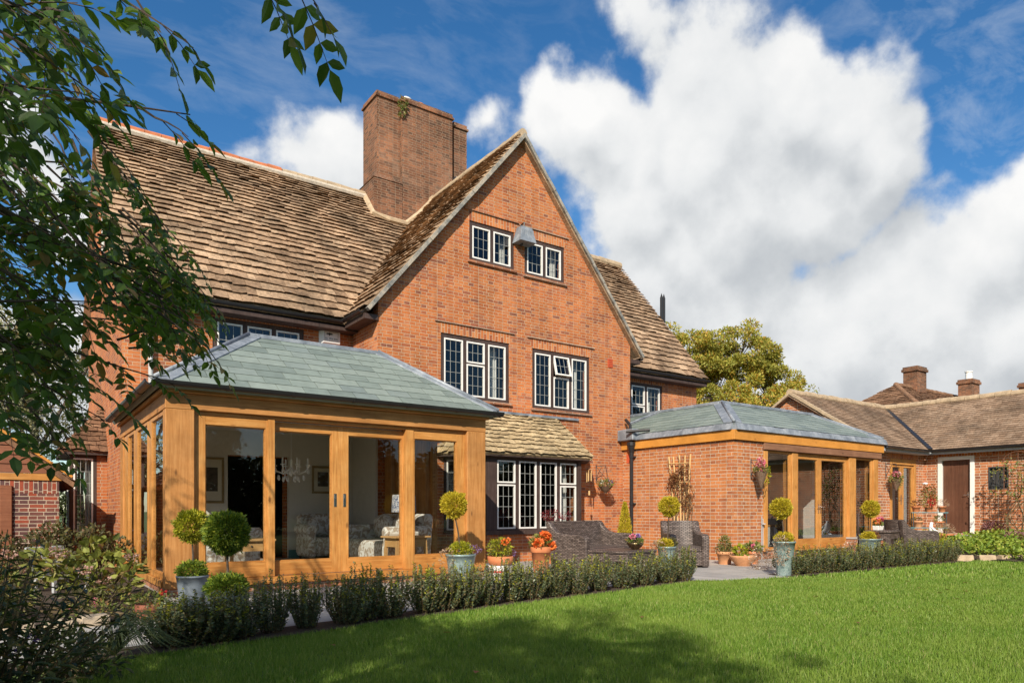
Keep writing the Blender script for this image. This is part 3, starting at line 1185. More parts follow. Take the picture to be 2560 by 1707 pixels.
def ridge_line(name, a, b, r, mat, parent, seg=.33):
    a, b = Vector(a), Vector(b)
    L = (b - a).length
    d = (b - a).normalized()
    n = max(1, int(L / seg))
    m = MB()
    for i in range(n):
        k = r * rng.uniform(.93, 1.07)
        p = a + d * (L * i / n) + Vector((0, 0, rng.uniform(-.012, .012)))
        q = a + d * (L * (i + 1) / n - .012) + Vector((0, 0, rng.uniform(-.012, .012)))
        m.tube([p, q], [k, k * .95], 10)
    return m.build(name, mat, parent, smooth=False)


def house():
    H = thing('brick_house', 'tall old brick house with a stone tiled roof and steep front gable', 'house', (9.2, 15.5, 0))
    fy, my = 12.85, 14.15
    PF, PM = (0, fy, 0), (0, my, 0)
    sl = 1.195
    ridge_y, ridge_z = 17.57, 9.43
    GX = 9.31
    ups = [(7.963, 9.143, 6.45, 7.30), (9.43, 10.592, 6.42, 7.27)]
    mids = [(7.265, 9.009, 3.46, 4.795), (9.649, 11.388, 3.42, 4.785)]
    bay = (7.45, 10.85, .55, 2.2)
    wall_mesh('wall', PF, *FRONT, 5.855, 12.75, -.05, 10, ups + mids + [bay], 'brick_house', H, (GX, 9.44, 1.2))
    wl = (3.062, 4.813, 3.35, 4.76)
    wr = (13.42, 15.335, 3.3, 4.69)
    wall_mesh('wall', PM, *FRONT, 1.556, 5.855, -.05, 4.98, [wl, (3.3, 4.45, .14, 2.14)], 'brick_house', H)
    wall_mesh('wall', PM, *FRONT, 12.75, 16.82, -.05, 4.98, [wr], 'brick_house', H)
    wall_mesh('wall', (5.852, 0, 0), *LEFT, fy + .003, my, -.05, 5.05, [], 'brick_house', H)
    wall_mesh('wall', (12.753, 0, 0), *RIGHT, fy + .003, my, -.05, 5.05, [], 'brick_house', H)
    lb = (16.75, 18.3, .6, 2.2)
    lat = (17.1, 18.0, 6.5, 7.6)
    wall_mesh('wall', (1.553, 0, 0), *LEFT, my + .003, 21, -.05, 10, [lb, lat], 'brick_house', H, (ridge_y, ridge_z - .05, sl))
    wall_mesh('wall', (16.823, 0, 0), *RIGHT, my + .003, 21, -.05, 10, [], 'brick_house', H, (ridge_y, ridge_z - .05, sl))
    wall_mesh('wall', (0, 21, 0), (1, 0, 0), (0, 1, 0), 1.556, 16.82, -.05, 5, [], 'brick_house', H)
    m = MB()
    for z in (2.75, 5.35):
        m.box(1.85, 16.5, 14.45, 20.7, z, z + .12)
        m.box(6.15, 12.45, 13.12, 14.45, z + .002, z + .118)
    m.box(9.30, 9.40, 13.12, 20.7, 2.87, 5.35)
    m.box(9.31, 9.39, 13.12, 16.9, 5.47, 8.6)
    m.box(1.85, 16.5, 17.2, 17.3, .0, 2.75)
    m.box(1.85, 16.5, 17.2, 17.3, 2.87, 5.35)
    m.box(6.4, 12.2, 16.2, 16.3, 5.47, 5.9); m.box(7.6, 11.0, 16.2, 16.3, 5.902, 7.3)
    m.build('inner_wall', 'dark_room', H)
    L = lambda g, **k: dict(w=1, grid=g, **k)
    # windows
    window(H, PF, *FRONT, *ups[0], [L((3, 3)), L((3, 3))])
    window(H, PF, *FRONT, *ups[1], [L((3, 3)), L((3, 3))])
    window(H, PF, *FRONT, *mids[0], [L((3, 5)), L((3, 3), transom=.6, tgrid=(3, 2)), L((3, 5))])
    window(H, PF, *FRONT, *mids[1], [L((3, 5)), L((3, 3), transom=.6, tgrid=(3, 2), open=-14), L((3, 5))])
    window(H, PM, *FRONT, *wl, [L((3, 4)), L((3, 4)), L((3, 4))])
    window(H, PM, *FRONT, *wr, [L((3, 5)), L((3, 3), transom=.55, tgrid=(3, 2)), L((3, 5))])
    window(H, (1.553, 0, 0), *LEFT, *lat, [L((3, 4))])
    for a0, a1, zz in ((7.95, 9.16, 7.30), (9.41, 10.61, 7.27), (7.24, 9.03, 4.795), (9.62, 11.42, 4.785)):
        soldier(PF, *FRONT, a0, a1, zz + .002, zz + .215, H)
        d = MB()
        d.frame_box(PF, *FRONT, a0 - .12, a1 + .10, zz + .22, zz + .245, -.05, .035)
        d.build('drip_course', 'brick_step', H)
    for a0, a1, zz in ((3.03, 4.84, 4.76), (13.4, 15.36, 4.69)):
        soldier(PM, *FRONT, a0, a1, zz + .002, zz + .205, H)
    # sill band above the bay roof
    d = MB()
    d.frame_box(PF, *FRONT, 7.1, 11.0, 3.22, 3.27, -.05, .05)
    d.build('lead_flashing', 'lead', H)
    m = MB(); m.frame_box(PF, *FRONT, 11.98, 12.14, 4.62, 4.84, -.03, .012)
    for k in range(5):
        m.frame_box(PF, *FRONT, 11.99, 12.13, 4.64 + k * .042, 4.655 + k * .042, .012, .02)
    m.build('air_vent', 'red_clay', H)
    # ---- roofs
    ey, ez = 13.82, 4.98
    rows = lambda HH: dim_rows(HH, .27, .105)
    gz = lambda x: 9.52 - 1.2 * abs(x - GX)
    hyp = math.hypot(ridge_y - ey, ridge_z - ez)

    def skip(u, v):
        x = 1.36 + u
        z = ez + v / hyp * (ridge_z - ez)
        return gz(x) - z > .25

    def sag(Q):
        k = np.sin(np.clip((Q[..., 0] - 1.4) / 15.5, 0, 1) * 9.4)
        Q = Q.copy(); Q[..., 2] += .018 * k
        return Q
    slope('roof', (1.36, ey, ez), (16.95, ey, ez), (1.36, ridge_y, ridge_z), (16.95, ridge_y, ridge_z), rows, 'stone_tile', H, skip=skip, lift=sag, deck=False)
    N = 0.05
    m = MB()
    # boards under the main roof, cut round the gable
    m.hexa([(1.4, ey, ez - .12), (16.9, ey, ez - .12), (16.9, ridge_y, ridge_z - .12), (1.4, ridge_y, ridge_z - .12)],
           [(1.4, ey, ez - .02), (16.9, ey, ez - .02), (16.9, ridge_y, ridge_z - .02), (1.4, ridge_y, ridge_z - .02)])
    m.hexa([(1.4, 21.3, ez - .12), (16.9, 21.3, ez - .12), (16.9, ridge_y, ridge_z - .12), (1.4, ridge_y, ridge_z - .12)],
           [(1.4, 21.3, ez - .02), (16.9, 21.3, ez - .02), (16.9, ridge_y, ridge_z - .02), (1.4, ridge_y, ridge_z - .02)])
    m.build('roof_boarding', 'stone_tile', H)
    gy = 12.72
    for s in (-1, 1):
        ex = GX + s * 3.74
        eend = ey + (5.03 - ez) / 1.187 + .3
        tend = ey + (9.52 - ez) / 1.187 + .3
        e = [(ex, gy, 5.03), (ex, eend, 5.03), (GX, gy, 9.52), (GX, tend, 9.52)]
        slope('roof', e[0], e[1], e[2], e[3], rows, 'stone_tile', H)
        # verge
        m = MB()
        n = 22
        for i in range(n):
            k0, k1 = i / n, (i + 1) / n
            p = lambda k: Vector((ex + (GX - ex) * k, gy - .012, 5.03 + 4.49 * k - .06))
            m.beam(p(k0) + Vector((0, rng.uniform(-.008, .008), 0)), p(k1 + .004), .07, .10 + rng.uniform(-.018, .018), (0, 1, 0))
        m.build('verge', 'verge_board', H)
    ridge_line('ridge', (1.36, ridge_y, ridge_z + .02), (5.4, ridge_y, ridge_z + .02), .12, 'ridge_clay', H)
    ridge_line('ridge', (5.42, ridge_y, ridge_z + .02), (7.7, ridge_y, ridge_z + .02), .12, 'ridge_stone', H)
    ridge_line('ridge', (10.5, ridge_y, ridge_z + .02), (16.95, ridge_y, ridge_z + .02), .13, 'ridge_stone', H)
    ridge_line('ridge', (GX, gy, 9.53), (GX, 17.2, 9.53), .10, 'ridge_stone', H)
    m = MB()
    m.tube([(1.4, ridge_y - .1, ridge_z - .05), (7.7, ridge_y - .1, ridge_z - .05)], .08, 8)
    m.build('ridge_mortar', 'mortar', H)
    gutter([(1.4, ey - .05, ez - .02), (5.48, ey - .05, ez - .02)], H)
    gutter([(5.50, ey - .04, ez), (5.50, gy + .12, ez + .005)], H)
    gutter([(13.1, ey - .05, ez - .02), (16.95, ey - .05, ez - .02)], H)
    gutter([(13.14, gy + .1, ez + .005), (13.14, ey - .1, ez)], H)
    m = MB()
    for bb in ((1.45, 5.84, ey, my - .003, ez - .2, ez - .09), (12.78, 16.9, ey, my - .003, ez - .2, ez - .09), (5.55, 5.84, gy + .1, ey - .01, ez - .16, ez - .06), (12.77, 13.08, gy + .1, ey - .01, ez - .16, ez - .06)):
        m = MB(); m.box(*bb); m.build('soffit', 'frame_brown', H)
    # ---- chimney
    m = MB()
    m.box(7.74, 8.40, 17.07, 17.95, 7.6, 11.93)
    m.box(7.60, 8.405, 16.93, 18.07, 7.6, 9.72)
    m.box(8.407, 9.95, 16.95, 18.03, 7.6, 11.93)
    m.box(9.952, 10.06, 17.35, 17.9, 7.6, 11.83)
    m.box(10.062, 10.49, 17.07, 17.95, 7.6, 11.83)
    ch = m.build('chimney', 'brick_chimney', H)
    m = MB()
    m.hexa([(7.58, 16.91, 9.722), (8.404, 16.91, 9.722), (8.404, 18.09, 9.722), (7.58, 18.09, 9.722)],
           [(7.735, 17.065, 9.90), (8.404, 17.065, 9.90), (8.404, 17.95, 9.90), (7.735, 17.95, 9.90)])
    m.build('weathering', 'brick_chimney', ch)
    m = MB()
    for x0, x1, y0, y1, z in ((7.70, 8.40, 17.03, 17.99, 11.93), (8.37, 9.99, 16.91, 18.07, 11.932), (10.02, 10.53, 17.03, 17.99, 11.831)):
        m.box(x0, x1, y0, y1, z, z + .05)
        m.box(x0 + .035, x1 - .035, y0 + .035, y1 - .035, z + .051, z + .15)
    m.build('chimney_cap', 'brick_chimney', ch)
    for x, mt, h in ((8.75, 'ceramic_white', .22), (9.15, 'terracotta', .20), (9.62, 'terracotta', .19)):
        m = MB(); m.lathe([(.15, 0), (.15, .05), (.125, .07), (.115, h - .06), (.145, h - .05), (.145, h), (.1, h), (.1, h - .1)], 16, (x, 17.4, 12.1))
        m.build('chimney_pot', mt, ch, smooth=False)
    m = MB()
    zr = lambda y: ez + (y - ey) * 1.187
    m.tube([(7.6, 17.75, 9.5), (7.6, 17.5, zr(17.5) + .05), (7.6, 16.95, zr(16.95) + .06), (8.0, 16.9, zr(16.9) + .05), (8.5, 16.9, zr(16.9) + .05), (8.9, 16.85, 9.05), (9.3, 16.9, 9.5)], .09, 8)
    m.build('chimney_flashing', 'ridge_stone', ch)
    m = MB(); m.tube([(9.42, 15.8, 9.2), (9.42, 15.8, 9.55)], .09, 14); m.tube([(9.42, 15.8, 9.57), (9.42, 15.8, 9.72)], .115, 14)
    m.build('flue', 'black_metal', H)
    m = MB()
    for dx in (0, .11):
        m.tube([(17.25 + dx, 15.95, 5.4), (17.25 + dx, 15.95, 8.02)], .05, 10)
        m.tube([(17.25 + dx, 15.95, 8.02), (17.25 + dx, 15.95, 8.17)], [.05, .004], 10)
    m.build('flue', 'black_metal', H)
    # downpipe by the left corner
    m = MB()
    m.tube([(2.0, 13.85, 4.9), (2.0, 13.95, 4.75), (2.0, 14.07, 4.6), (2.0, 14.07, 2.9)], .042, 10)
    m.build('downpipe', 'grey_paint', H)
    # ---- lamp between the attic windows
    m = MB()
    c = at(1311, 590, 15.75)
    x0, y0, z0 = c.x, c.y, c.z
    m.mat(0).hexa([(x0 - .22, y0 - .16, z0 - .17), (x0 + .22, y0 - .16, z0 - .17), (x0 + .22, y0 + .16, z0 - .17), (x0 - .22, y0 + .16, z0 - .17)],
                  [(x0 - .15, y0 - .09, z0 + .17), (x0 + .15, y0 - .09, z0 + .17), (x0 + .15, y0 + .09, z0 + .17), (x0 - .15, y0 + .09, z0 + .17)])
    for k in range(7):
        xx = x0 - .15 + .05 * k
        m.box(xx - .008, xx + .008, y0 - .135, y0 - .115, z0 - .10, z0 + .10)
    m.mat(1).tube([(x0, fy, z0 + .28), (x0, y0, z0 + .30), (x0, y0, z0 + .1)], .018, 8)
    m.tube([(x0, fy, z0 - .15), (x0 - .05, y0 + .05, z0 - .22), (x0 - .05, y0, z0 - .18)], .02, 8)
    m.build('floodlight', ['lead', 'black_metal'], H)
    # ---- front bay
    by = 12.10
    pts = [(7.30, 12.84), (7.92, by), (10.42, by), (11.04, 12.84)]
    m = MB()
    for (xa, ya), (xb, yb) in zip(pts[:-1], pts[1:]):
        m.hexa([(xa, ya, -.05), (xb, yb, -.05), (xb, 12.85, -.05), (xa + .001, 12.85, -.05)], [(xa, ya, .60), (xb, yb, .60), (xb, 12.85, .60), (xa + .001, 12.85, .60)])
    bw = m.build('bay', 'brick_house', H)
    m = MB()
    m.frame_box((0, by, 0), *FRONT, 7.90, 8.16, .66, 2.18, -.12, .012)
    m.frame_box((0, by, 0), *FRONT, 10.36, 10.46, .66, 2.18, -.12, .012)
    m.frame_box((0, by, 0), *FRONT, 7.86, 10.48, .58, .66, -.14, .05)
    m.frame_box((0, by, 0), *FRONT, 7.84, 10.50, 2.181, 2.27, -.3, .04)
    m.build('bay_frame', 'frame_brown', bw)
    fo = window(bw, (0, by, 0), *FRONT, 8.14, 10.38, .66, 2.18,
                [L((3, 4), transom=.66, tgrid=(3, 2)), L((3, 6)), L((3, 6)), L((3, 4), transom=.66, tgrid=(3, 2))], rec=.015, border=.045, mull=.09, sill=False, depth=.07)
    for (pa, pb) in ((pts[0], pts[1]), (pts[2], pts[3])):
        a, b = Vector((*pa, 0)), Vector((*pb, 0))
        u = (b - a).normalized(); n = Vector((u.y, -u.x, 0))
        window(bw, a, u, n, .02, (b - a).length - .03, .62, 2.2, [L((3, 6))], rec=.02, border=.06, sill=False, depth=.07)
    br = lambda HH: dim_rows(HH, .16, .10)
    ebz, tbz = 2.27, 3.24
    c = [(7.05, 12.84), (7.72, 11.90), (10.66, 11.90), (11.32, 12.84)]
    tl, tr = (8.02, 12.86, tbz), (10.32, 12.86, tbz)
    slope('bay_roof', (*c[1], ebz), (*c[2], ebz), tl, tr, br, 'bay_tile', bw, wmin=.14, wmax=.26, thick=.022)
    slope('bay_roof', (*c[0], ebz), (*c[1], ebz), (8.02, 12.85, tbz), tl, br, 'bay_tile', bw, wmin=.14, wmax=.26, thick=.022, deck=True)
    slope('bay_roof', (*c[2], ebz), (*c[3], ebz), tr, (10.32, 12.85, tbz), br, 'bay_tile', bw, wmin=.14, wmax=.26, thick=.022, deck=True)
    m = MB()
    m.hexa([(c[0][0] + .06, 12.84, 2.2), (c[1][0] + .05, c[1][1] + .05, 2.2), (c[2][0] - .05, c[2][1] + .05, 2.2), (c[3][0] - .06, 12.84, 2.2)],
           [(c[0][0] + .06, 12.84, 2.262), (c[1][0] + .05, c[1][1] + .05, 2.262), (c[2][0] - .05, c[2][1] + .05, 2.262), (c[3][0] - .06, 12.84, 2.262)])
    m.build('soffit', 'frame_brown', bw)
    # inside of the bay
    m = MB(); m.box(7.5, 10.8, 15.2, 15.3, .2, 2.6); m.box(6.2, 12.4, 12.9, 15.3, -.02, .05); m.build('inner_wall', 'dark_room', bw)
    # ---- side bay on the left wall
    m = MB(); m.box(.96, 1.552, 16.6, 18.5, -.05, .60); m.box(1.36, 1.552, 16.602, 16.75, .6, 2.2)
    sb = m.build('bay', 'brick_house', H)
    window(sb, (0, 16.6, 0), *FRONT, .90, 1.37, .60, 2.2, [L((3, 6))], rec=.0, border=.06, sill=False, depth=.08)
    window(sb, (.95, 0, 0), *LEFT, 16.62, 18.5, .60, 2.2, [L((3, 6)), L((3, 4), transom=.66, tgrid=(3, 2)), L((3, 6))], rec=.0, border=.06, sill=False, depth=.08)
    e = [(1.55, 16.42), (.72, 16.42), (.72, 18.7)]
    m = MB(); m.box(.75, 1.552, 16.45, 18.65, 2.2, 2.27); m.build('soffit', 'frame_brown', sb)
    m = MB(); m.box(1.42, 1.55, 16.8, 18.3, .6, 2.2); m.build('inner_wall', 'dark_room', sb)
    slope('bay_roof', (.72, 16.42, 2.27), (1.56, 16.42, 2.27), (1.52, 17.3, 3.25), (1.56, 17.3, 3.25), br, 'old_clay', sb, wmin=.14, wmax=.24, thick=.022)
    slope('bay_roof', (.72, 18.7, 2.27), (.72, 16.42, 2.27), (1.54, 17.8, 3.25), (1.54, 17.3, 3.25), br, 'old_clay', sb, wmin=.14, wmax=.24, thick=.022)
    finish(H)


house()


def alarm():
    t = thing('alarm_box', 'white burglar alarm box with a black bat emblem, under the eaves beside the gable', 'alarm box', (5.34, 14.15, 4.48))
    m = MB()
    b = [(-.22, 0, 0), (.22, 0, 0), (.22, 0, .33), (-.22, 0, .33)]
    f = [(-.15, -.09, .07), (.21, -.09, .07), (.21, -.09, .31), (-.15, -.09, .31)]
    m.add(b + f, [(0, 1, 2, 3), (7, 6, 5, 4), (0, 4, 5, 1), (1, 5, 6, 2), (2, 6, 7, 3), (3, 7, 4, 0)])
    m.build('case', 'alarm_white', t, bevel=.006)
    bat = [(-.13, .235), (-.10, .262), (-.07, .258), (-.058, .272), (-.05, .262), (-.042, .272), (-.03, .258), (0, .262), (.03, .235), (.005, .238), (-.01, .228), (-.03, .232), (-.05, .205), (-.07, .232), (-.09, .228), (-.105, .238)]
    m = MB()
    m.prism([(x + .03, z) for x, z in bat], lambda x, z: (x, -.0905, z), lambda x, z: (x, -.093, z))
    for x0, x1, z0, z1 in ((-.125, .165, .285, .289), (-.125, .165, .105, .109), (-.125, -.121, .105, .289), (.161, .165, .105, .289)):
        m.box(x0, x1, -.0925, -.0905, z0, z1)
    m.build('emblem', 'ink', t)
    cu = bpy.data.curves.new('phone_number', 'FONT')
    cu.body = '01 794 830'
    cu.size = .058; cu.extrude = .001; cu.align_x = 'CENTER'
    tmp = bpy.data.objects.new('tmp', cu)
    me = bpy.data.meshes.new_from_object(tmp)
    bpy.data.objects.remove(tmp)
    me.materials.clear(); me.materials.append(MATS['ink'])
    o = link(bpy.data.objects.new('phone_number', me), t)
    o.location = (.02, -.0915, .13)
    o.rotation_euler = (math.pi / 2, 0, 0)


alarm()


def hip_lead(a, b, d1, d2, w, parent, r=.03):
    """lead over a hip line a-b; d1, d2 lie in the two slopes, away from the hip"""
    a, b = Vector(a), Vector(b)
    m = MB()
    up = Vector((0, 0, .022))
    for d in (Vector(d1), Vector(d2)):
        d = d.normalized() * w
        m.hexa([a + up * .3, b + up * .3, b + d + up * .3, a + d + up * .3], [a + up * 1.4, b + up * 1.4, b + d + up * 1.2, a + d + up * 1.2])
    m.build('lead_hip', 'lead', parent)
    m = MB()
    m.tube([a + up * 1.6, b + up * 1.6], r, 10)
    m.build('lead_roll', 'lead', parent, smooth=True)


def glazed_leaf(parent, P, u, n, a0, a1, z0, z1, st, top, bot, d0, d1, name='door', mats=('oak', 'oak_rail'), dglass='glass'):
    f = MB()
    f.mat(0).frame_box(P, u, n, a0, a0 + st[0], z0, z1, d0, d1)
    f.frame_box(P, u, n, a1 - st[1], a1, z0, z1, d0, d1)
    f.mat(1).frame_box(P, u, n, a0 + st[0], a1 - st[1], z1 - top, z1, d0, d1 - .001)
    f.frame_box(P, u, n, a0 + st[0], a1 - st[1], z0, z0 + bot, d0, d1 - .001)
    # glazing beads
    b = .012
    x0, x1, y0, y1 = a0 + st[0], a1 - st[1], z0 + bot, z1 - top
    f.frame_box(P, u, n, x0, x0 + b, y0, y1, d0 + .01, d1 - .015)
    f.frame_box(P, u, n, x1 - b, x1, y0, y1, d0 + .01, d1 - .015)
    f.frame_box(P, u, n, x0 + b, x1 - b, y1 - b, y1, d0 + .01, d1 - .0155)
    f.frame_box(P, u, n, x0 + b, x1 - b, y0, y0 + b, d0 + .01, d1 - .0155)
    o = f.build(name, list(mats), parent, bevel=.003)
    g = MB()
    P, u, n = Vector(P), Vector(u), Vector(n)
    dd = (d0 + d1) / 2
    q = lambda a, z: P + u * a + n * dd + Vector((0, 0, z))
    g.poly([q(x0, y0), q(x1, y0), q(x1, y1), q(x0, y1)])
    g.build('pane', dglass, o, fix=False)
    return o


def garden_room():
    G = thing('garden_room', 'oak framed garden room with four glazed bays and a green slate hipped roof', 'garden room', (3.9, 11.5, 0))
    y = 9.577; x0, x1 = 1.525, 6.246
    P = (0, y, 0)
    m = MB(); m.box(x0 + .02, x1 - .02, y + .03, y + .25, -.05, .10); m.box(x0 + .03, x0 + .25, y + .2, 14.1, -.05, .10); m.box(x1 - .25, x1 - .03, y + .2, 12.84, -.05, .10)
    m.build('plinth', 'brick_step', G)
    m = MB()
    for bb in ((x0, 1.86, y, y + .20), (5.90, x1, y, y + .33), (x0, x0 + .26, 13.75, 14.14), (x1 - .26, x1, 12.55, 12.84), (x1 - .26, x1 - .01, 11.15, 11.6)):
        m = MB(); m.box(*bb, .10, 2.345); m.build('post', 'oak_old', G, bevel=.008)
    m = MB()
    m.box(x0 - .002, x1 + .002, y - .002, y + .24, 2.346, 2.545)
    m.box(x0 - .001, x0 + .24, y + .241, 14.14, 2.346, 2.545)
    m.box(x1 - .24, x1 + .001, y + .241, 12.84, 2.346, 2.545)
    m.build('ring_beam', 'oak_old_rail', G, bevel=.006)
    m = MB()
    m.box(x0 - .05, x1 + .05, y - .05, y + .2, 2.546, 2.60)
    m.box(x0 - .051, x0 + .2, y + .201, 14.14, 2.546, 2.60)
    m.box(x1 - .2, x1 + .051, y + .201, 12.84, 2.546, 2.60)
    m.build('cornice', 'oak_old_rail', G, bevel=.01)
    # front joinery
    glazed_leaf(G, P, *FRONT, 1.885, 2.84, .19, 2.30, (.118, .08), .12, .205, -.16, -.07, 'window')
    glazed_leaf(G, P, *FRONT, 4.93, 5.90, .19, 2.30, (.068, .155), .125, .205, -.16, -.07, 'window')
    m = MB()
    m.mat(0).frame_box(P, *FRONT, 1.861, 1.884, .19, 2.344, -.17, -.05)
    m.frame_box(P, *FRONT, 2.786, 2.881, .19, 2.30, -.19, -.055)
    m.frame_box(P, *FRONT, 4.842, 4.976, .19, 2.30, -.19, -.055)
    m.mat(1).frame_box(P, *FRONT, 1.885, 5.899, 2.302, 2.344, -.19, -.055)
    m.frame_box(P, *FRONT, 1.85, 5.91, .10, .188, -.2, .03)
    m.build('door_frame', ['oak', 'oak_rail'], G, bevel=.004)
    d = glazed_leaf(G, P, *FRONT, 2.83, 3.842, .195, 2.285, (.06, .128), .115, .19, -.23, -.15, 'sliding_door')
    e = glazed_leaf(G, P, *FRONT, 3.844, 4.88, .195, 2.285, (.122, .06), .12, .19, -.23, -.15, 'sliding_door')
    for par, xx in ((d, 3.765), (e, 3.905)):
        m = MB()
        m.frame_box(P, *FRONT, xx - .021, xx + .021, 1.13, 1.32, -.151, -.144)
        m.frame_box(P, *FRONT, xx - .010, xx + .010, 1.255, 1.305, -.145, -.141)
        m.build('handle', 'steel', par, bevel=.003)
    # left side joinery: three lights
    PL = (x0, 0, 0)
    for a0, a1, st in ((9.781, 10.86, (.02, .10)), (11.08, 12.25, (.09, .10)), (12.45, 13.39, (.09, .2))):
        glazed_leaf(G, PL, *LEFT, a0, a1, .19, 2.34, st, .05, .08, -.07, -.015, 'window')
    for a0, a1 in ((10.862, 11.078), (12.252, 12.448), (13.392, 13.75)):
        m = MB(); m.frame_box(PL, *LEFT, a0, a1, .19, 2.344, -.18, -.02); m.build('mullion', 'oak', G, bevel=.004)
    m = MB()
    m.frame_box(PL, *LEFT, 9.781, 13.75, .10, .188, -.18, .02)
    m.build('sill', 'oak', G, bevel=.004)
    # right side
    PR = (x1, 0, 0)
    for a0, a1 in ((9.91, 11.15), (11.6, 12.55)):
        glazed_leaf(G, PR, *RIGHT, a0, a1, .19, 2.34, (.05, .05), .05, .08, -.16, -.07, 'window')
    m = MB(); m.frame_box(PR, *RIGHT, 9.91, 12.84, .10, .188, -.18, .02); m.build('sill', 'oak', G)
    # inside
    m = MB()
    m.mat(0).box(x0 + .26, x1 - .26, y + .34, 14.12, .08, .14)
    m.mat(1).box(x0 + .02, x1 - .02, y + .02, 14.12, 2.60, 2.64)
    m.mat(2)
    for a, b, z0, z1 in ((1.8, 3.3, .14, 2.6), (4.45, 5.85, .14, 2.6), (3.3, 4.45, 2.14, 2.6)):
        m.box(a, b, 14.0, 14.08, z0, z1)
    m.box(5.80, 5.849, 12.86, 14.0, .14, 2.6)
    m.mat(3)
    m.box(1.8, 3.3, 13.98, 13.999, .14, .30); m.box(4.45, 5.8, 13.98, 13.999, .14, .30)
    m.build('interior', ['floor_pale', 'ceiling_white', 'plaster', 'teal_paint'], G)
    # roof
    ez, tz = 2.66, 3.71
    FL, FR = (1.38, 9.43, ez), (6.40, 9.43, ez)
    TL, TR = (2.90, 10.95, tz), (4.99, 10.95, tz)
    rc = rows_const(.20)
    kw = dict(wmin=.36, wmax=.37, thick=.005, jit=.002, over=1.2)
    slope('roof', FL, FR, TL, TR, rc, 'slate', G, **kw)
    slope('roof', (1.38, 14.15, ez), FL, (2.9, 14.15, tz), TL, rc, 'slate', G, **kw)
    slope('roof', FR, (6.40, 12.85, ez), TR, (4.99, 12.85, tz), rc, 'slate', G, **kw)
    m = MB(); m.box(2.88, 5.01, 10.93, 12.849, tz - .02, tz + .02); m.box(2.88, 5.0, 12.85, 14.148, tz - .02, tz + .019)
    m.box(2.86, 5.03, 10.90, 10.96, tz - .03, tz + .035)
    m.build('lead_flat', 'lead', G, bevel=.008)
    fd = Vector((1, 0, 0))
    hip_lead(FL, TL, (1, 0, 0), (0, 1, 0), .20, G)
    hip_lead(FR, TR, (-1, 0, 0), (0, 1, 0), .11, G)
    gutter([(x0 - .16, y - .19, 2.655), (x1 + .20, y - .19, 2.655)], G, .06)
    gutter([(x0 - .19, y - .15, 2.656), (x0 - .19, 13.9, 2.656)], G, .06)
    gutter([(x1 + .19, 12.8, 2.656), (x1 + .19, y - .15, 2.656)], G, .06)
    finish(G)


garden_room()


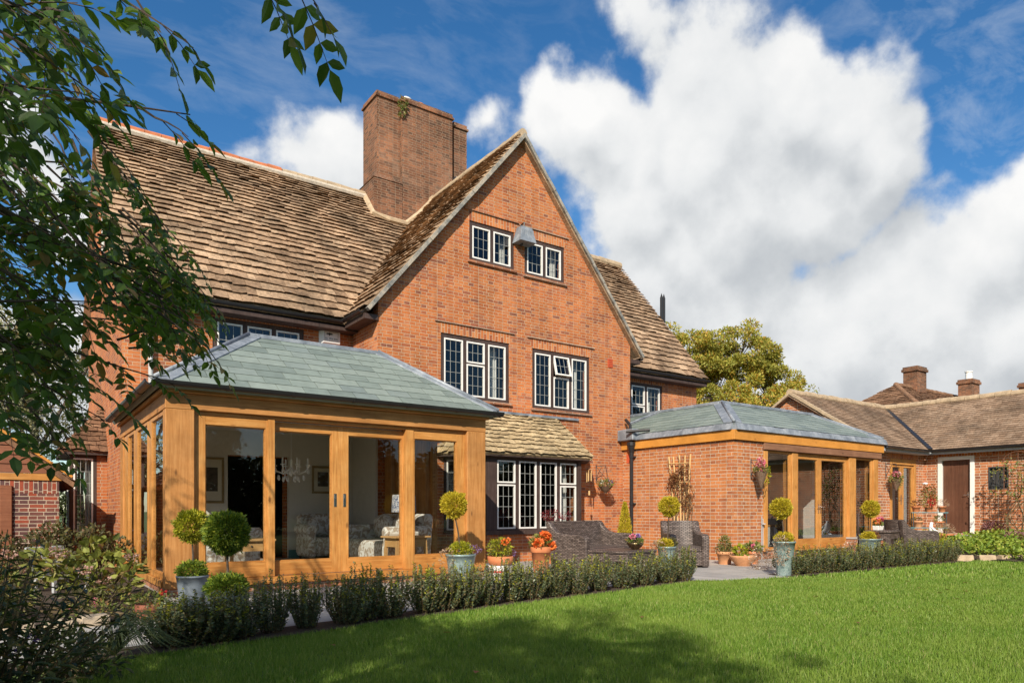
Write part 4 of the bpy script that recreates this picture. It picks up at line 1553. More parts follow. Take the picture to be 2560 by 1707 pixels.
def extension():
    E = thing('brick_extension', 'low new brick extension with oak doors, orange fascia and lead edged slate roof', 'extension', (15.5, 11.5, 0))
    x, y = 12.49, 9.50
    wall_mesh('wall', (x, 0, 0), *LEFT, y, 12.84, -.05, 2.60, [], 'brick_new', E)
    wall_mesh('wall', (0, y + .002, 0), *FRONT, x + .002, 13.52, -.05, 2.60, [], 'brick_new', E)
    m = MB()
    m.box(13.52, 18.5, y + .05, y + .3, -.05, .17)
    m.build('plinth', 'brick_step', E)
    P = (0, y, 0)
    for a, b, d in ((13.53, 13.67, .06), (14.60, 14.83, .04), (17.04, 17.34, .04), (18.20, 18.42, .05)):
        m = MB(); m.frame_box(P, *FRONT, a, b, .17, 2.42, -.24, -.0 + d * .2)
        m.build('post', 'oak', E, bevel=.006)
    m = MB()
    m.frame_box(P, *FRONT, 13.50, 18.52, 2.425, 2.575, -.2, .05)
    m.build('lintel_beam', 'beam_rough', E, bevel=.008)
    for a0, a1 in ((13.672, 14.598), (17.342, 18.198)):
        glazed_leaf(E, P, *FRONT, a0, a1, .19, 2.42, (.025, .07), .04, .06, -.08, -.025, 'window', dglass='door_glass')
    d = glazed_leaf(E, P, *FRONT, 14.832, 15.80, .20, 2.42, (.03, .09), .13, .21, -.12, -.055, dglass='door_glass')
    e = glazed_leaf(E, P, *FRONT, 15.802, 17.038, .20, 2.42, (.09, .10), .13, .21, -.12, -.055, dglass='door_glass')
    for par, xx in ((d, 15.76), (e, 15.84)):
        m = MB()
        m.frame_box(P, *FRONT, xx - .016, xx + .016, 1.02, 1.24, -.054, -.045)
        m.tube([(xx, y + .05, 1.17), (xx, y - .0, 1.17), (xx + (.1 if xx < 15.8 else -.1) * -1, y - .0, 1.17)], .009, 8)
        m.build('handle', 'steel', par)
    m = MB(); m.frame_box(P, *FRONT, 14.832, 17.038, .165, .198, -.2, .06); m.build('threshold', 'oak_rail', E)
    # fascia
    m = MB()
    m.box(x - .06, 18.62, y - .06, y - .02, 2.59, 2.80)
    m.box(x - .061, x - .02, y - .02, 12.84, 2.59, 2.80)
    m.build('fascia', 'fascia_wood', E, bevel=.004)
    m = MB()
    m.box(x - .02, 18.6, y - .02, y + .3, 2.578, 2.62); m.box(x - .02, x + .3, y + .29, 12.84, 2.601, 2.619)
    m.build('soffit', 'beam_rough', E)
    # lead edge
    def leadband(pts, h0, h1, out0, out1):
        m = MB()
        for (a, b, n) in pts:
            a, b, n = Vector((*a, 0)), Vector((*b, 0)), Vector((*n, 0))
            k = 14
            for i in range(k):
                p, q = a.lerp(b, i / k), a.lerp(b, (i + 1) / k)
                j = rng.uniform(-.006, .006)
                z = lambda v, zz, o: v + n * (o + j) + Vector((0, 0, zz))
                m.hexa([z(p, h0, out0), z(q, h0, out0), z(q, h0, -.12), z(p, h0, -.12)], [z(p, h1 + j, out1), z(q, h1 + j, out1), z(q, h1 + .02, -.2), z(p, h1 + .02, -.2)])
        return m.build('lead_edge', 'lead', E)
    leadband([((x, y), (18.72, y), (0, -1)), ((x, 12.84), (x, y), (-1, 0))], 2.803, 2.94, .11, .05)
    ez, tz = 2.95, 3.69
    c0, c1 = (x - .02, y - .02, ez), (18.68, y - .02, ez)
    TL, TR = (14.0, 11.0, tz), (17.7, 11.0, tz)
    kw = dict(wmin=.42, wmax=.44, thick=.005, jit=.002, over=1.2)
    rc = rows_const(.21)
    slope('roof', c0, c1, TL, TR, rc, 'slate', E, **kw)
    slope('roof', (x - .02, 14.1, ez), c0, (14.0, 14.1, tz), TL, rc, 'slate', E, **kw)
    slope('roof', c1, (18.68, 14.1, ez), TR, (17.7, 14.1, tz), rc, 'slate', E, **kw)
    m = MB(); m.box(13.97, 17.73, 10.97, 14.1, tz - .02, tz + .02)
    m.box(13.9, 17.78, 10.9, 11.02, tz - .04, tz + .04); m.box(13.9, 14.02, 11.02, 14.1, tz - .04, tz + .039)
    m.build('lead_flat', 'lead', E, bevel=.015)
    hip_lead(c0, TL, (1, 0.0, .0), (0, 1, 0), .27, E, .035)
    hip_lead(c1, TR, (-1, 0, 0), (0, 1, 0), .10, E, .025)
    hip_lead((x - .02, 14.0, ez), (14.0, 13.0, tz), (0, -1, 0), (0, -1, 0), .12, E, .02)
    m = MB()
    for (ya, yb) in ((12.3, 12.84),):
        m.box(x - .2, x + .05, ya, yb, 2.80, 3.08)
    m.build('lead_saddle', 'lead', E, bevel=.02)
    m = MB()
    m.hexa([(18.0, 9.5, 2.9), (18.75, 9.42, 2.9), (18.75, 10.0, 2.9), (18.0, 10.0, 2.9)], [(18.15, 9.6, 3.05), (18.6, 9.55, 3.05), (18.6, 9.95, 3.1), (18.15, 9.95, 3.1)])
    m.build('lead_saddle', 'lead', E, bevel=.03)
    # hopper and downpipe on the trellis wall
    m = MB()
    px, py = x - .07, 12.45
    m.lathe([(.05, 2.42), (.055, 2.5), (.10, 2.66), (.115, 2.68), (.115, 2.76), (.10, 2.76), (.09, 2.7)], 12, (px - .02, py, 0))
    m.tube([(px - .02, py, 2.5), (px - .02, py, .10), (px - .06, py - .04, .02)], .046, 12)
    for z in (2.40, 1.25, .35):
        m.tube([(px - .02, py, z - .03), (px - .02, py, z + .03)], .058, 12)
        m.box(px - .03, px + .07, py - .07, py + .07, z - .02, z + .02)
    m.tube([(px - .02, py, 2.72), (px - .05, py, 2.95), (px + .03, py + .1, 3.2), (px + .08, py + .3, 3.35)], .04, 10)
    m.tube([(px - .25, py - .05, 3.0), (px + .1, py - .5, 3.03)], .035, 10)
    m.build('downpipe', 'black_metal', E)
    m = MB(); m.box(x - .012, x + .05, 12.56, 12.70, 2.26, 2.48)
    m.build('air_vent', 'red_clay', E)
    m = MB()
    m.tube([(13.42, y - .03, .0), (13.42, y - .03, .95)], .011, 8); m.tube([(13.48, y - .02, .2), (13.48, y - .02, .9)], .008, 8)
    m.lathe([(.0, 0), (.05, 0), (.05, .02), (.0, .02)], 12, (13.45, y - .05, .78))
    m.build('wall_pipe', 'grey_paint', E)
    # inside
    m = MB()
    m.mat(0).box(x + .26, 18.5, y + .3, 14.0, .1, .16)
    m.mat(1).box(x + .26, 18.5, y + .25, 14.0, 2.60, 2.64)
    m.mat(2).box(x + .26, 18.5, 12.9, 13.0, .16, 2.6); m.box(18.45, 18.5, y + .3, 12.9, .16, 2.6)
    m.mat(3).box(17.2, 17.3, 10.6, 12.9, .16, 2.6)
    m.build('interior', ['dark_room', 'dark_room', 'dark_room', 'plaster'], E)  # room surfaces painted near-black so that the door reflections dominate
    finish(E)


extension()


def outbuilding():
    B = thing('outbuilding', 'low L shaped brick outbuilding with brown plank door and brown tiled roof', 'outbuilding', (22, 9, 0))
    ax, ay, bx = 18.6, 9.75, 21.52
    ez, rz, ry, rx = 2.80, 4.50, 12.07, 23.9
    fd = (19.54, 21.0, .42, 2.52)
    wall_mesh('wall', (0, ay, 0), *FRONT, ax, bx + .25, -.05, 2.78, [fd], 'brick_yard', B)
    wall_mesh('wall', (ax - .002, 0, 0), *LEFT, ay + .002, 14.6, -.05, 5, [], 'brick_yard', B, (ry, rz - .06, (rz - ez) / (ry - 9.5)))
    dr = (.36, 1.30, .46, 2.60)
    gr = (1.64, 2.11, 1.66, 2.26)
    UB = ((0, -1, 0), (-1, 0, 0))
    PB = (bx, ay, 0)
    wall_mesh('wall', PB, *UB, 0.0, 9.75, -.05, 2.78, [dr, gr], 'brick_yard', B)
    wall_mesh('wall', (26.3, 0, 0), *RIGHT, 0, 14.6, -.05, 2.78, [], 'brick_yard', B)
    wall_mesh('wall', (0, 0, 0), (1, 0, 0), (0, -1, 0), bx, 26.3, -.05, 5, [], 'brick_yard', B, (rx, rz - .06, (rz - ez) / (rx - 21.27)))
    soldier((0, ay, 0), *FRONT, 19.45, 21.1, 2.525, 2.66, B)
    soldier(PB, *UB, .25, 9.7, 2.602, 2.72, B)
    kw = dict(wmin=.16, wmax=.24, thick=.012, jit=.004, over=1.3)
    rc = rows_const(.125)
    slope('roof', (18.42, 9.5, ez), (21.27, 9.5, ez), (18.42, ry, rz), (rx, ry, rz), rc, 'clay_tile', B, **kw)
    slope('roof', (21.27, 9.5, ez), (21.27, -.2, ez), (rx, ry, rz), (rx, -.2, rz), rc, 'clay_tile', B, **kw)
    m = MB()
    m.hexa([(18.42, 14.7, ez - .06), (26.5, 14.7, ez - .06), (26.5, ry, rz - .06), (18.42, ry, rz - .06)], [(18.42, 14.7, ez), (26.5, 14.7, ez), (26.5, ry, rz), (18.42, ry, rz)])
    m.hexa([(26.5, -.2, ez - .06), (26.5, 14.6, ez - .06), (rx, ry, rz - .06), (rx, -.2, rz - .06)], [(26.5, -.2, ez), (26.5, 14.6, ez), (rx, ry, rz), (rx, -.2, rz)])
    m.build('roof', 'clay_tile', B)
    ridge_line('ridge', (18.42, ry, rz + .01), (rx, ry, rz + .01), .11, 'ridge_stone', B, .4)
    ridge_line('ridge', (rx, ry, rz + .01), (rx, -.2, rz + .01), .11, 'ridge_stone', B, .4)
    m = MB(); m.beam((21.22, 9.45, ez + .035), (rx, ry, rz + .035), .12, .012); m.build('valley_lead', 'black_metal', B)
    m = MB()
    for a, b in (((18.45, 9.46, ez - .02), (18.45, ry, rz)), ((18.45, 14.68, ez - .02), (18.45, ry, rz))):
        a, b = Vector(a), Vector(b)
        for i in range(14):
            m.beam(a.lerp(b, i / 14) + Vector((0, 0, rng.uniform(-.01, .01))), a.lerp(b, (i + 1.02) / 14), .07, .12 + rng.uniform(-.015, .015), (1, 0, 0))
    m.build('verge', 'ridge_stone', B)
    gutter([(18.7, 9.40, 2.78), (21.17, 9.40, 2.78)], B, .055)
    gutter([(21.17, 9.40, 2.78), (21.17, -.1, 2.78)], B, .055)
    m = MB(); m.box(18.62, 21.26, 9.47, 9.745, 2.66, 2.77); m.box(21.24, 21.516, -.1, 9.47, 2.725, 2.77); m.box(21.225, 21.245, -.1, 9.468, 2.66, 2.771)
    m.build('fascia', 'grey_paint', B)
    # french doors
    m = MB()
    P = (0, ay, 0)
    m.frame_box(P, *FRONT, 19.54, 19.66, .42, 2.52, -.12, .01); m.frame_box(P, *FRONT, 20.90, 21.0, .42, 2.52, -.12, .01)
    m.frame_box(P, *FRONT, 19.66, 20.90, 2.36, 2.52, -.12, .009)
    fr = m.build('door_frame', 'oak', B, bevel=.004)
    d = glazed_leaf(B, P, *FRONT, 19.66, 20.27, .44, 2.358, (.02, .09), .07, .22, -.1, -.03, dglass='door_glass')
    e = glazed_leaf(B, P, *FRONT, 20.272, 20.90, .44, 2.358, (.09, .05), .07, .22, -.1, -.03, dglass='door_glass')
    m = MB(); m.frame_box(P, *FRONT, 20.19, 20.22, 1.25, 1.52, -.029, -.02); m.tube([(20.2, ay + .02, 1.42), (20.2, ay - .03, 1.42), (20.08, ay - .03, 1.42)], .009, 8)
    m.build('handle', 'steel', d)
    m = MB(); m.mat(0).box(18.9, 21.4, 10.9, 10.95, .42, 2.7); m.box(18.9, 21.4, 10.0, 10.9, .38, .42); m.mat(1).box(20.35, 20.62, 10.15, 10.2, .45, 2.36)
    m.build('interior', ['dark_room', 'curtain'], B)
    # plank door
    m = MB()
    m.frame_box(PB, *UB, dr[0], dr[0] + .11, .46, 2.60, -.12, .02); m.frame_box(PB, *UB, dr[1] - .11, dr[1], .46, 2.60, -.12, .02)
    m.frame_box(PB, *UB, dr[0] + .11, dr[1] - .11, 2.50, 2.60, -.12, .019)
    m.build('door_frame', 'white_paint', B, bevel=.004)
    m = MB()
    k = 7
    w = (dr[1] - dr[0] - .22) / k
    for i in range(k):
        m.frame_box(PB, *UB, dr[0] + .11 + w * i + .003, dr[0] + .11 + w * (i + 1) - .003, .47, 2.498, -.10, -.06 + (i % 2) * .002)
    m.frame_box(PB, *UB, dr[0] + .11, dr[1] - .11, .47, 2.498, -.11, -.07)
    d = m.build('door', 'brown_paint_wood', B, bevel=.002)
    m = MB(); m.frame_box(PB, *UB, dr[1] - .2, dr[1] - .16, 1.45, 1.6, -.06, -.05); m.tube([(bx + .05, 8.63, 1.52), (bx - .01, 8.63, 1.52), (bx - .01, 8.72, 1.52)], .009, 8)
    m.build('handle', 'steel', d)
    # window with scrolled iron grille
    m = MB()
    m.mat(0).frame_box(PB, *UB, gr[0], gr[1], gr[2], gr[3], -.12, -.08)
    m.mat(1)
    for a, b, c, dd in ((gr[0], gr[0] + .03, gr[2], gr[3]), (gr[1] - .03, gr[1], gr[2], gr[3]), (gr[0] + .03, gr[1] - .03, gr[3] - .03, gr[3]), (gr[0] + .03, gr[1] - .03, gr[2], gr[2] + .03)):
        m.frame_box(PB, *UB, a, b, c, dd, -.03, .015)
    q = lambda a, z: Vector((bx - .012, ay - a, z))
    am = (gr[0] + gr[1]) / 2
    m.tube([q(am, gr[2]), q(am, gr[3])], .007, 6)
    for s in (-1, 1):
        c0 = am + s * .11
        m.tube([q(c0, gr[2] + .03), q(c0, gr[3] - .03)], .005, 6)
        for k in (-1, 1):
            m.tube([q(c0 + k * .09, gr[2] + .04), q(c0, gr[3] - .14)], .005, 6)
            for zc in (gr[3] - .12, gr[2] + .10):
                m.tube([q(c0 + k * (.035 + .03 * (1 - t / 22) * math.cos(t * .55)), zc + .035 * (1 - t / 22) * math.sin(t * .55)) for t in range(20)], .004, 5)
        m.tube([q(c0, gr[2] + .2), q(c0, gr[2] + .24), q(c0, gr[2] + .3)], [.004, .02, .002], 6)
    m.build('window', ['dark_room', 'iron'], B)
    finish(B)


outbuilding()


def neighbour():
    p1 = at(2239, 962, 31)
    N = thing('neighbour_house', 'distant house with dark hipped tile roof rising behind the outbuilding', 'house', (p1.x + 5, p1.y, 0))
    rw = rows_const(.16)
    L, W, Hh = 16.0, 3.7, 2.6
    ez = p1.z - Hh
    a = (p1.x - W, p1.y - W, ez); b = (p1.x + L + W, p1.y - W, ez); c = (p1.x + L + W, p1.y + W, ez); d = (p1.x - W, p1.y + W, ez)
    p2 = (p1.x + L, p1.y, p1.z)
    slope('roof', a, b, p1, p2, rw, 'old_clay', N, wmin=.25, wmax=.35, thick=.02)
    slope('roof', d, a, p1, p1, rw, 'old_clay', N, wmin=.25, wmax=.35, thick=.02)
    slope('roof', b, c, p2, p2, rw, 'old_clay', N, wmin=.5, wmax=.6, thick=.02)
    slope('roof', c, d, p2, p1, rw, 'old_clay', N, wmin=.5, wmax=.6, thick=.02)
    ridge_line('ridge', p1, p2, .12, 'old_clay', N, .4)
    ridge_line('ridge', a, p1, .11, 'old_clay', N, .4)
    m = MB(); m.box(a[0] + .3, b[0] - .3, a[1] + .3, c[1] - .3, 0, ez); m.build('wall', 'brick_house', N)
    for px, w, ytop, yb, t, pots in ((2287, 55, 919, 990, 32.0, 0), (2422, 51, 950, 1000, 33.5, 1), (2568, 40, 958, 1000, 34.5, 0)):
        c0 = at(px, yb, t); top = at(px, ytop, t).z
        hw = w / 1760 * t / 2 / 1.15
        m = MB()
        m.box(c0.x - hw, c0.x + hw, c0.y - hw * .7, c0.y + hw * .7, c0.z - 1.5, top - .22)
        m.box(c0.x - hw - .06, c0.x + hw + .06, c0.y - hw * .7 - .06, c0.y + hw * .7 + .06, top - .22, top - .1)
        m.box(c0.x - hw - .02, c0.x + hw + .02, c0.y - hw * .7 - .02, c0.y + hw * .7 + .02, top - .099, top)
        ch = m.build('chimney', 'brick_chimney', N)
        if pots:
            m = MB(); m.lathe([(.16, 0), (.14, .35), (.17, .36), (.17, .42), (.1, .42)], 12, (c0.x, c0.y, top)); m.build('chimney_pot', 'ceramic_white', ch)
    finish(N)


neighbour()


def shed():
    y = 14.5
    xr = .634
    D = thing('garden_shed', 'small brick outhouse with brown timber clad gable at the left edge', 'shed', (-1.7, 16, 0))
    P = (0, y, 0)
    wall_mesh('wall', P, *FRONT, -4.0, xr, -.05, 1.59, [], 'brick_dark', D)
    soldier(P, *FRONT, -4.0, xr - .001, 1.37, 1.588, D, 'brick_dark')
    wall_mesh('wall', (xr - .002, 0, 0), *RIGHT, y + .003, 18, -.05, 1.6, [], 'brick_dark', D)
    m = MB(); m.frame_box(P, *FRONT, -4.05, xr + .04, 1.592, 1.71, -.2, .03); m.build('wall_plate', 'oak_rail', D, bevel=.006)
    ax, az, sl = -1.7, 3.5, .75
    m = MB()
    z = 1.715
    while z < az:
        h = .155
        w0 = min(2.45, (az - z) / sl)
        w1 = max(.01, (az - z - h) / sl)
        m.hexa([(ax - w0, y - .035, z), (ax + w0, y - .035, z), (ax + w0, y + .05, z), (ax - w0, y + .05, z)],
               [(ax - w1, y - .012, z + h + .01), (ax + w1, y - .012, z + h + .01), (ax + w1, y + .05, z + h + .01), (ax - w1, y + .05, z + h + .01)])
        z += h
    m.build('cladding', 'cladding', D)
    m = MB()
    for s in (-1, 1):
        m.beam((ax, y - .1, az + .05), (ax + s * 2.52, y - .1, az + .05 - 2.52 * sl), .04, .13, (0, 1, 0))
    m.build('verge_board', 'fascia_wood', D)
    for s in (-1, 1):
        e0, e1 = (ax + s * 2.6, y - .1, az - 2.6 * sl), (ax + s * 2.6, 18.2, az - 2.6 * sl)
        slope('roof', e0, e1, (ax, y - .1, az + .06), (ax, 18.2, az + .06), rows_const(.14), 'old_clay', D, wmin=.18, wmax=.26, thick=.014)
    # brown framed opening
    m = MB()
    m.frame_box(P, *FRONT, -.20, -.03, .05, 1.50, -.05, .05); m.frame_box(P, *FRONT, -1.9, -1.75, .05, 1.50, -.05, .05)
    m.frame_box(P, *FRONT, -1.75, -.20, 1.36, 1.50, -.05, .049); m.frame_box(P, *FRONT, -1.75, -.20, .05, .19, -.05, .049)
    m.build('timber_frame', 'cladding', D, bevel=.01)
    finish(D)


shed()

# ================================================================== TREES AND PLANTS
def in_poly(x, y, poly):
    c = False
    j = len(poly) - 1
    for i in range(len(poly)):
        xi, yi = poly[i]; xj, yj = poly[j]
        if (yi > y) != (yj > y) and x < (xj - xi) * (y - yi) / (yj - yi) + xi:
            c = not c
        j = i
    return c


def clump_leaves(c, r, n, size, w=.45, sq=(1, 1, 1), up=.2, shape='diamond', inner=.55):
    d = rdir(n)
    rad = (inner + (1 - inner) * nr.random(n) ** .6)[:, None] * r
    P = np.array(c) + d * rad * np.array(sq)
    D = unit(d * .8 + rdir(n) * .8 + np.array([0, 0, up]))
    N = unit(rdir(n) + np.array([0, 0, .7]))
    return leaf_arrays(P, D, N, nr.uniform(.7, 1.25, n) * size, w, shape)


def tree(name, label, loc, height, crown, leafmat, nleaf, lsize, group=None, trunk_r=.18, clump=.32, bare=False, seed=1, cat_='tree', bark='bark'):
    """crown: list of (x, y, z, r) balls relative to loc; leaves gather in clumps over those balls"""
    t = thing(name, label, cat_, loc, 0, group)
    parts = []
    m = MB()
    zt = min(c[2] - c[3] * .5 for c in crown)
    m.tube([(0, 0, -.2), (rng.uniform(-.1, .1), rng.uniform(-.1, .1), zt * .6), (0, 0, zt)], [trunk_r * 1.2, trunk_r * .9, trunk_r * .7], 9)
    vol = sum(c[3] ** 2 for c in crown)
    for (x, y, z, r) in crown:
        nc = max(6, int(2.2 * (r / clump) ** 1.9))
        share = nleaf * r * r / vol
        m.tube([(0, 0, zt * .85), (x * .5, y * .5, (zt + z) / 2 - r * .1), (x, y, z)], [trunk_r * .6, trunk_r * .4, .03], 6)
        for k in range(nc):
            d = Vector(rdir(1)[0])
            if d.z < -.6:
                d.z *= .3
            rr = r * rng.uniform(.55, 1.0)
            p = Vector((x, y, z)) + d.normalized() * rr
            if k % 2 == 0:
                m.tube([(x, y, z), Vector((x, y, z)).lerp(p, .55) + Vector((0, 0, -.04 * r)), p], [.035, .022, .008], 5)
            parts.append(clump_leaves(p, clump * rng.uniform(.6, 1.3), max(6, int(share / nc)), lsize, .5, (1, 1, .75), inner=.2))
    m.build('trunk', bark, t, fix=False)
    V, F = cat(parts)
    np_object('crown', V, F, leafmat, t)
    return t


def balls(n, R, zc, rmin, rmax, sq=.8, flat=1.0):
    out = []
    for i in range(n):
        d = rdir(1)[0]
        k = R * rng.uniform(.35, .95)
        out.append((d[0] * k, d[1] * k * flat, zc + d[2] * k * sq, rng.uniform(rmin, rmax)))
    return out


# autumn maple behind the extension
p = at(1812, 1277, 36)
tree('autumn_tree', 'round maple tree turning yellow and orange behind the slate roofed brick extension', (p.x, p.y, 0), 11,
     [(-1.5, 1.1, 8.6, 2.1), (.6, -.4, 8.8, 1.9), (-.4, .3, 6.8, 2.5), (1.8, -1.2, 6.9, 2.0), (2.6, -1.8, 5.4, 1.7), (-2.4, 1.7, 6.8, 2.0), (.2, 0, 5.0, 2.5), (1.3, -.9, 8.3, 1.2), (-2.4, 1.7, 9.2, 1.1), (2.4, -1.7, 7.2, 1.1), (-2.6, 1.8, 4.8, 1.8), (2.9, -2.0, 3.9, 1.5)],
     'leaf_autumn', 120000, .15, None, .25, .44)
for (px, py, t, r, lab) in ((2000, 1005, 44, 1.3, 'small bare topped tree far behind the roof, right of the maple'),):
    p = at(px, 1277, t); z = at(px, py, t).z
    tree('distant_tree', lab, (p.x, p.y, 0), 6, [(0, 0, z - .3, r), (.8, -.5, z - .8, r)], 'leaf_autumn', 2500, .16, None, .12, .4)
# pale birches and dark shrubs at the left, behind the shed
for i, (px, t, h, lab) in enumerate(((-60, 27, 9.0, 'pale birch tree at the far left edge behind the timber clad gable'),
                                     (90, 30, 10.5, 'pale leaved birch tree between the timber clad gable and the house'),
                                     (205, 33, 9.5, 'pale birch tree closest to the left wall of the house'))):
    p = at(px, 1277, t)
    tree('birch_tree', lab, (p.x, p.y, 0), h, balls(9, 2.9, h * .62, 1.0, 1.7, 1.15), 'leaf_pale', 9000, .13, 'pale birches behind the shed', .16, .4)
p = at(158, 1277, 20)
tree('evergreen_shrub', 'dark evergreen shrub in the gap between the brick outhouse and the house', (p.x, p.y, 0), 3,
     [(0, 0, 1.0, .7), (.1, .2, 1.9, .6), (-.3, 0, 1.4, .6), (0, 0, .4, .6), (-.6, .2, 2.3, .5)], 'leaf_wood', 6000, .07, None, .05, .2, cat_='shrub')
# trees behind the camera: they shade the lawn and stand in the window panes as reflections
tree('shade_tree', 'broad tree left of the lawn that shades the near hedge', (-3.5, 1.15, 0), 6, balls(7, 1.0, 4.3, .6, .9, .8) , 'leaf_wood', 17000, .055, 'trees behind the lawn', .07, .26)
tree('shade_tree', 'tall tree beside the lawn that shades the near grass', (-4.4, -2.9, 0), 8, balls(8, 1.9, 5.7, .9, 1.3, .8), 'leaf_wood', 28000, .06, 'trees behind the lawn', .08, .3)
tree('shade_tree', 'tree at the near corner of the lawn', (-3.7, -4.5, 0), 7, balls(6, 1.5, 5.2, .8, 1.2, .8), 'leaf_wood', 20000, .06, 'trees behind the lawn', .08, .3)
for i, (x, y, h) in enumerate(((7, -17, 10), (13, -14, 9), (19, -13, 11), (26, -9, 9), (31, -3, 10), (36, 4, 9))):
    tree('garden_tree', 'tall dark tree along the far side of the lawn, number %d from the west' % (i + 1), (x, y, 0), h,
         balls(9, 2.9, h * .58, 1.2, 1.9, 1.1), 'leaf_wood', 12000, .24, 'trees along the far side of the lawn', .2, .5)


t = thing('reflection_hedge', 'tall dark hedge added out of view for dark reflections in the panes', 'hedge', (12, -21, 0))  # added out of view, to give the panes dark reflections
n = 64000
x = nr.uniform(-34, 36, n); y = nr.uniform(-1.2, 1.2, n); z = nr.uniform(0, 4.6, n) + .5 * np.sin(x * 1.3) + .4 * np.sin(x * .6)
V, F = leaf_arrays(np.stack([x, y, z], 1), rdir(n), rdir(n), nr.uniform(.25, .5, n), .6, 'diamond')
np_object('foliage', V, F, 'leaf_wood', t)
m = MB()
for k in range(30):
    m.tube([(-34 + k * 2.4, 0, 0), (-34 + k * 2.4, .1, 3.5)], [.06, .02], 5)
m.build('stems', 'bark', t)


def compound(P, D, n, ll, out, droop=.3):
    """pinnate leaf: paired leaflets along a short stalk and one at the tip"""
    P = np.array(P); D = unit(np.array(D, float))
    side = unit(np.cross(D, [0, 0, 1]) + 1e-6)
    upv = np.cross(side, D)
    L = ll * (n + .6) * .52
    for k in range(n):
        f = .30 + .62 * k / max(1, n - 1) if n > 1 else .5
        q = P + D * L * f - np.array([0, 0, 1]) * droop * L * f * f
        for s in (-1, 1):
            d = unit(D * .55 + side * s * .95 - np.array([0, 0, .25]) + nr.normal(0, .16, 3))
            out.append((q, d, unit(upv + nr.normal(0, .3, 3)), ll * rng.uniform(.75, 1.12)))
    q = P + D * L - np.array([0, 0, 1]) * droop * L
    out.append((q, unit(D - np.array([0, 0, .3])), unit(upv + nr.normal(0, .2, 3)), ll * 1.15))
    return [tuple(P), tuple(P + D * L * .5 - np.array([0, 0, 1]) * droop * L * .25), tuple(q)]


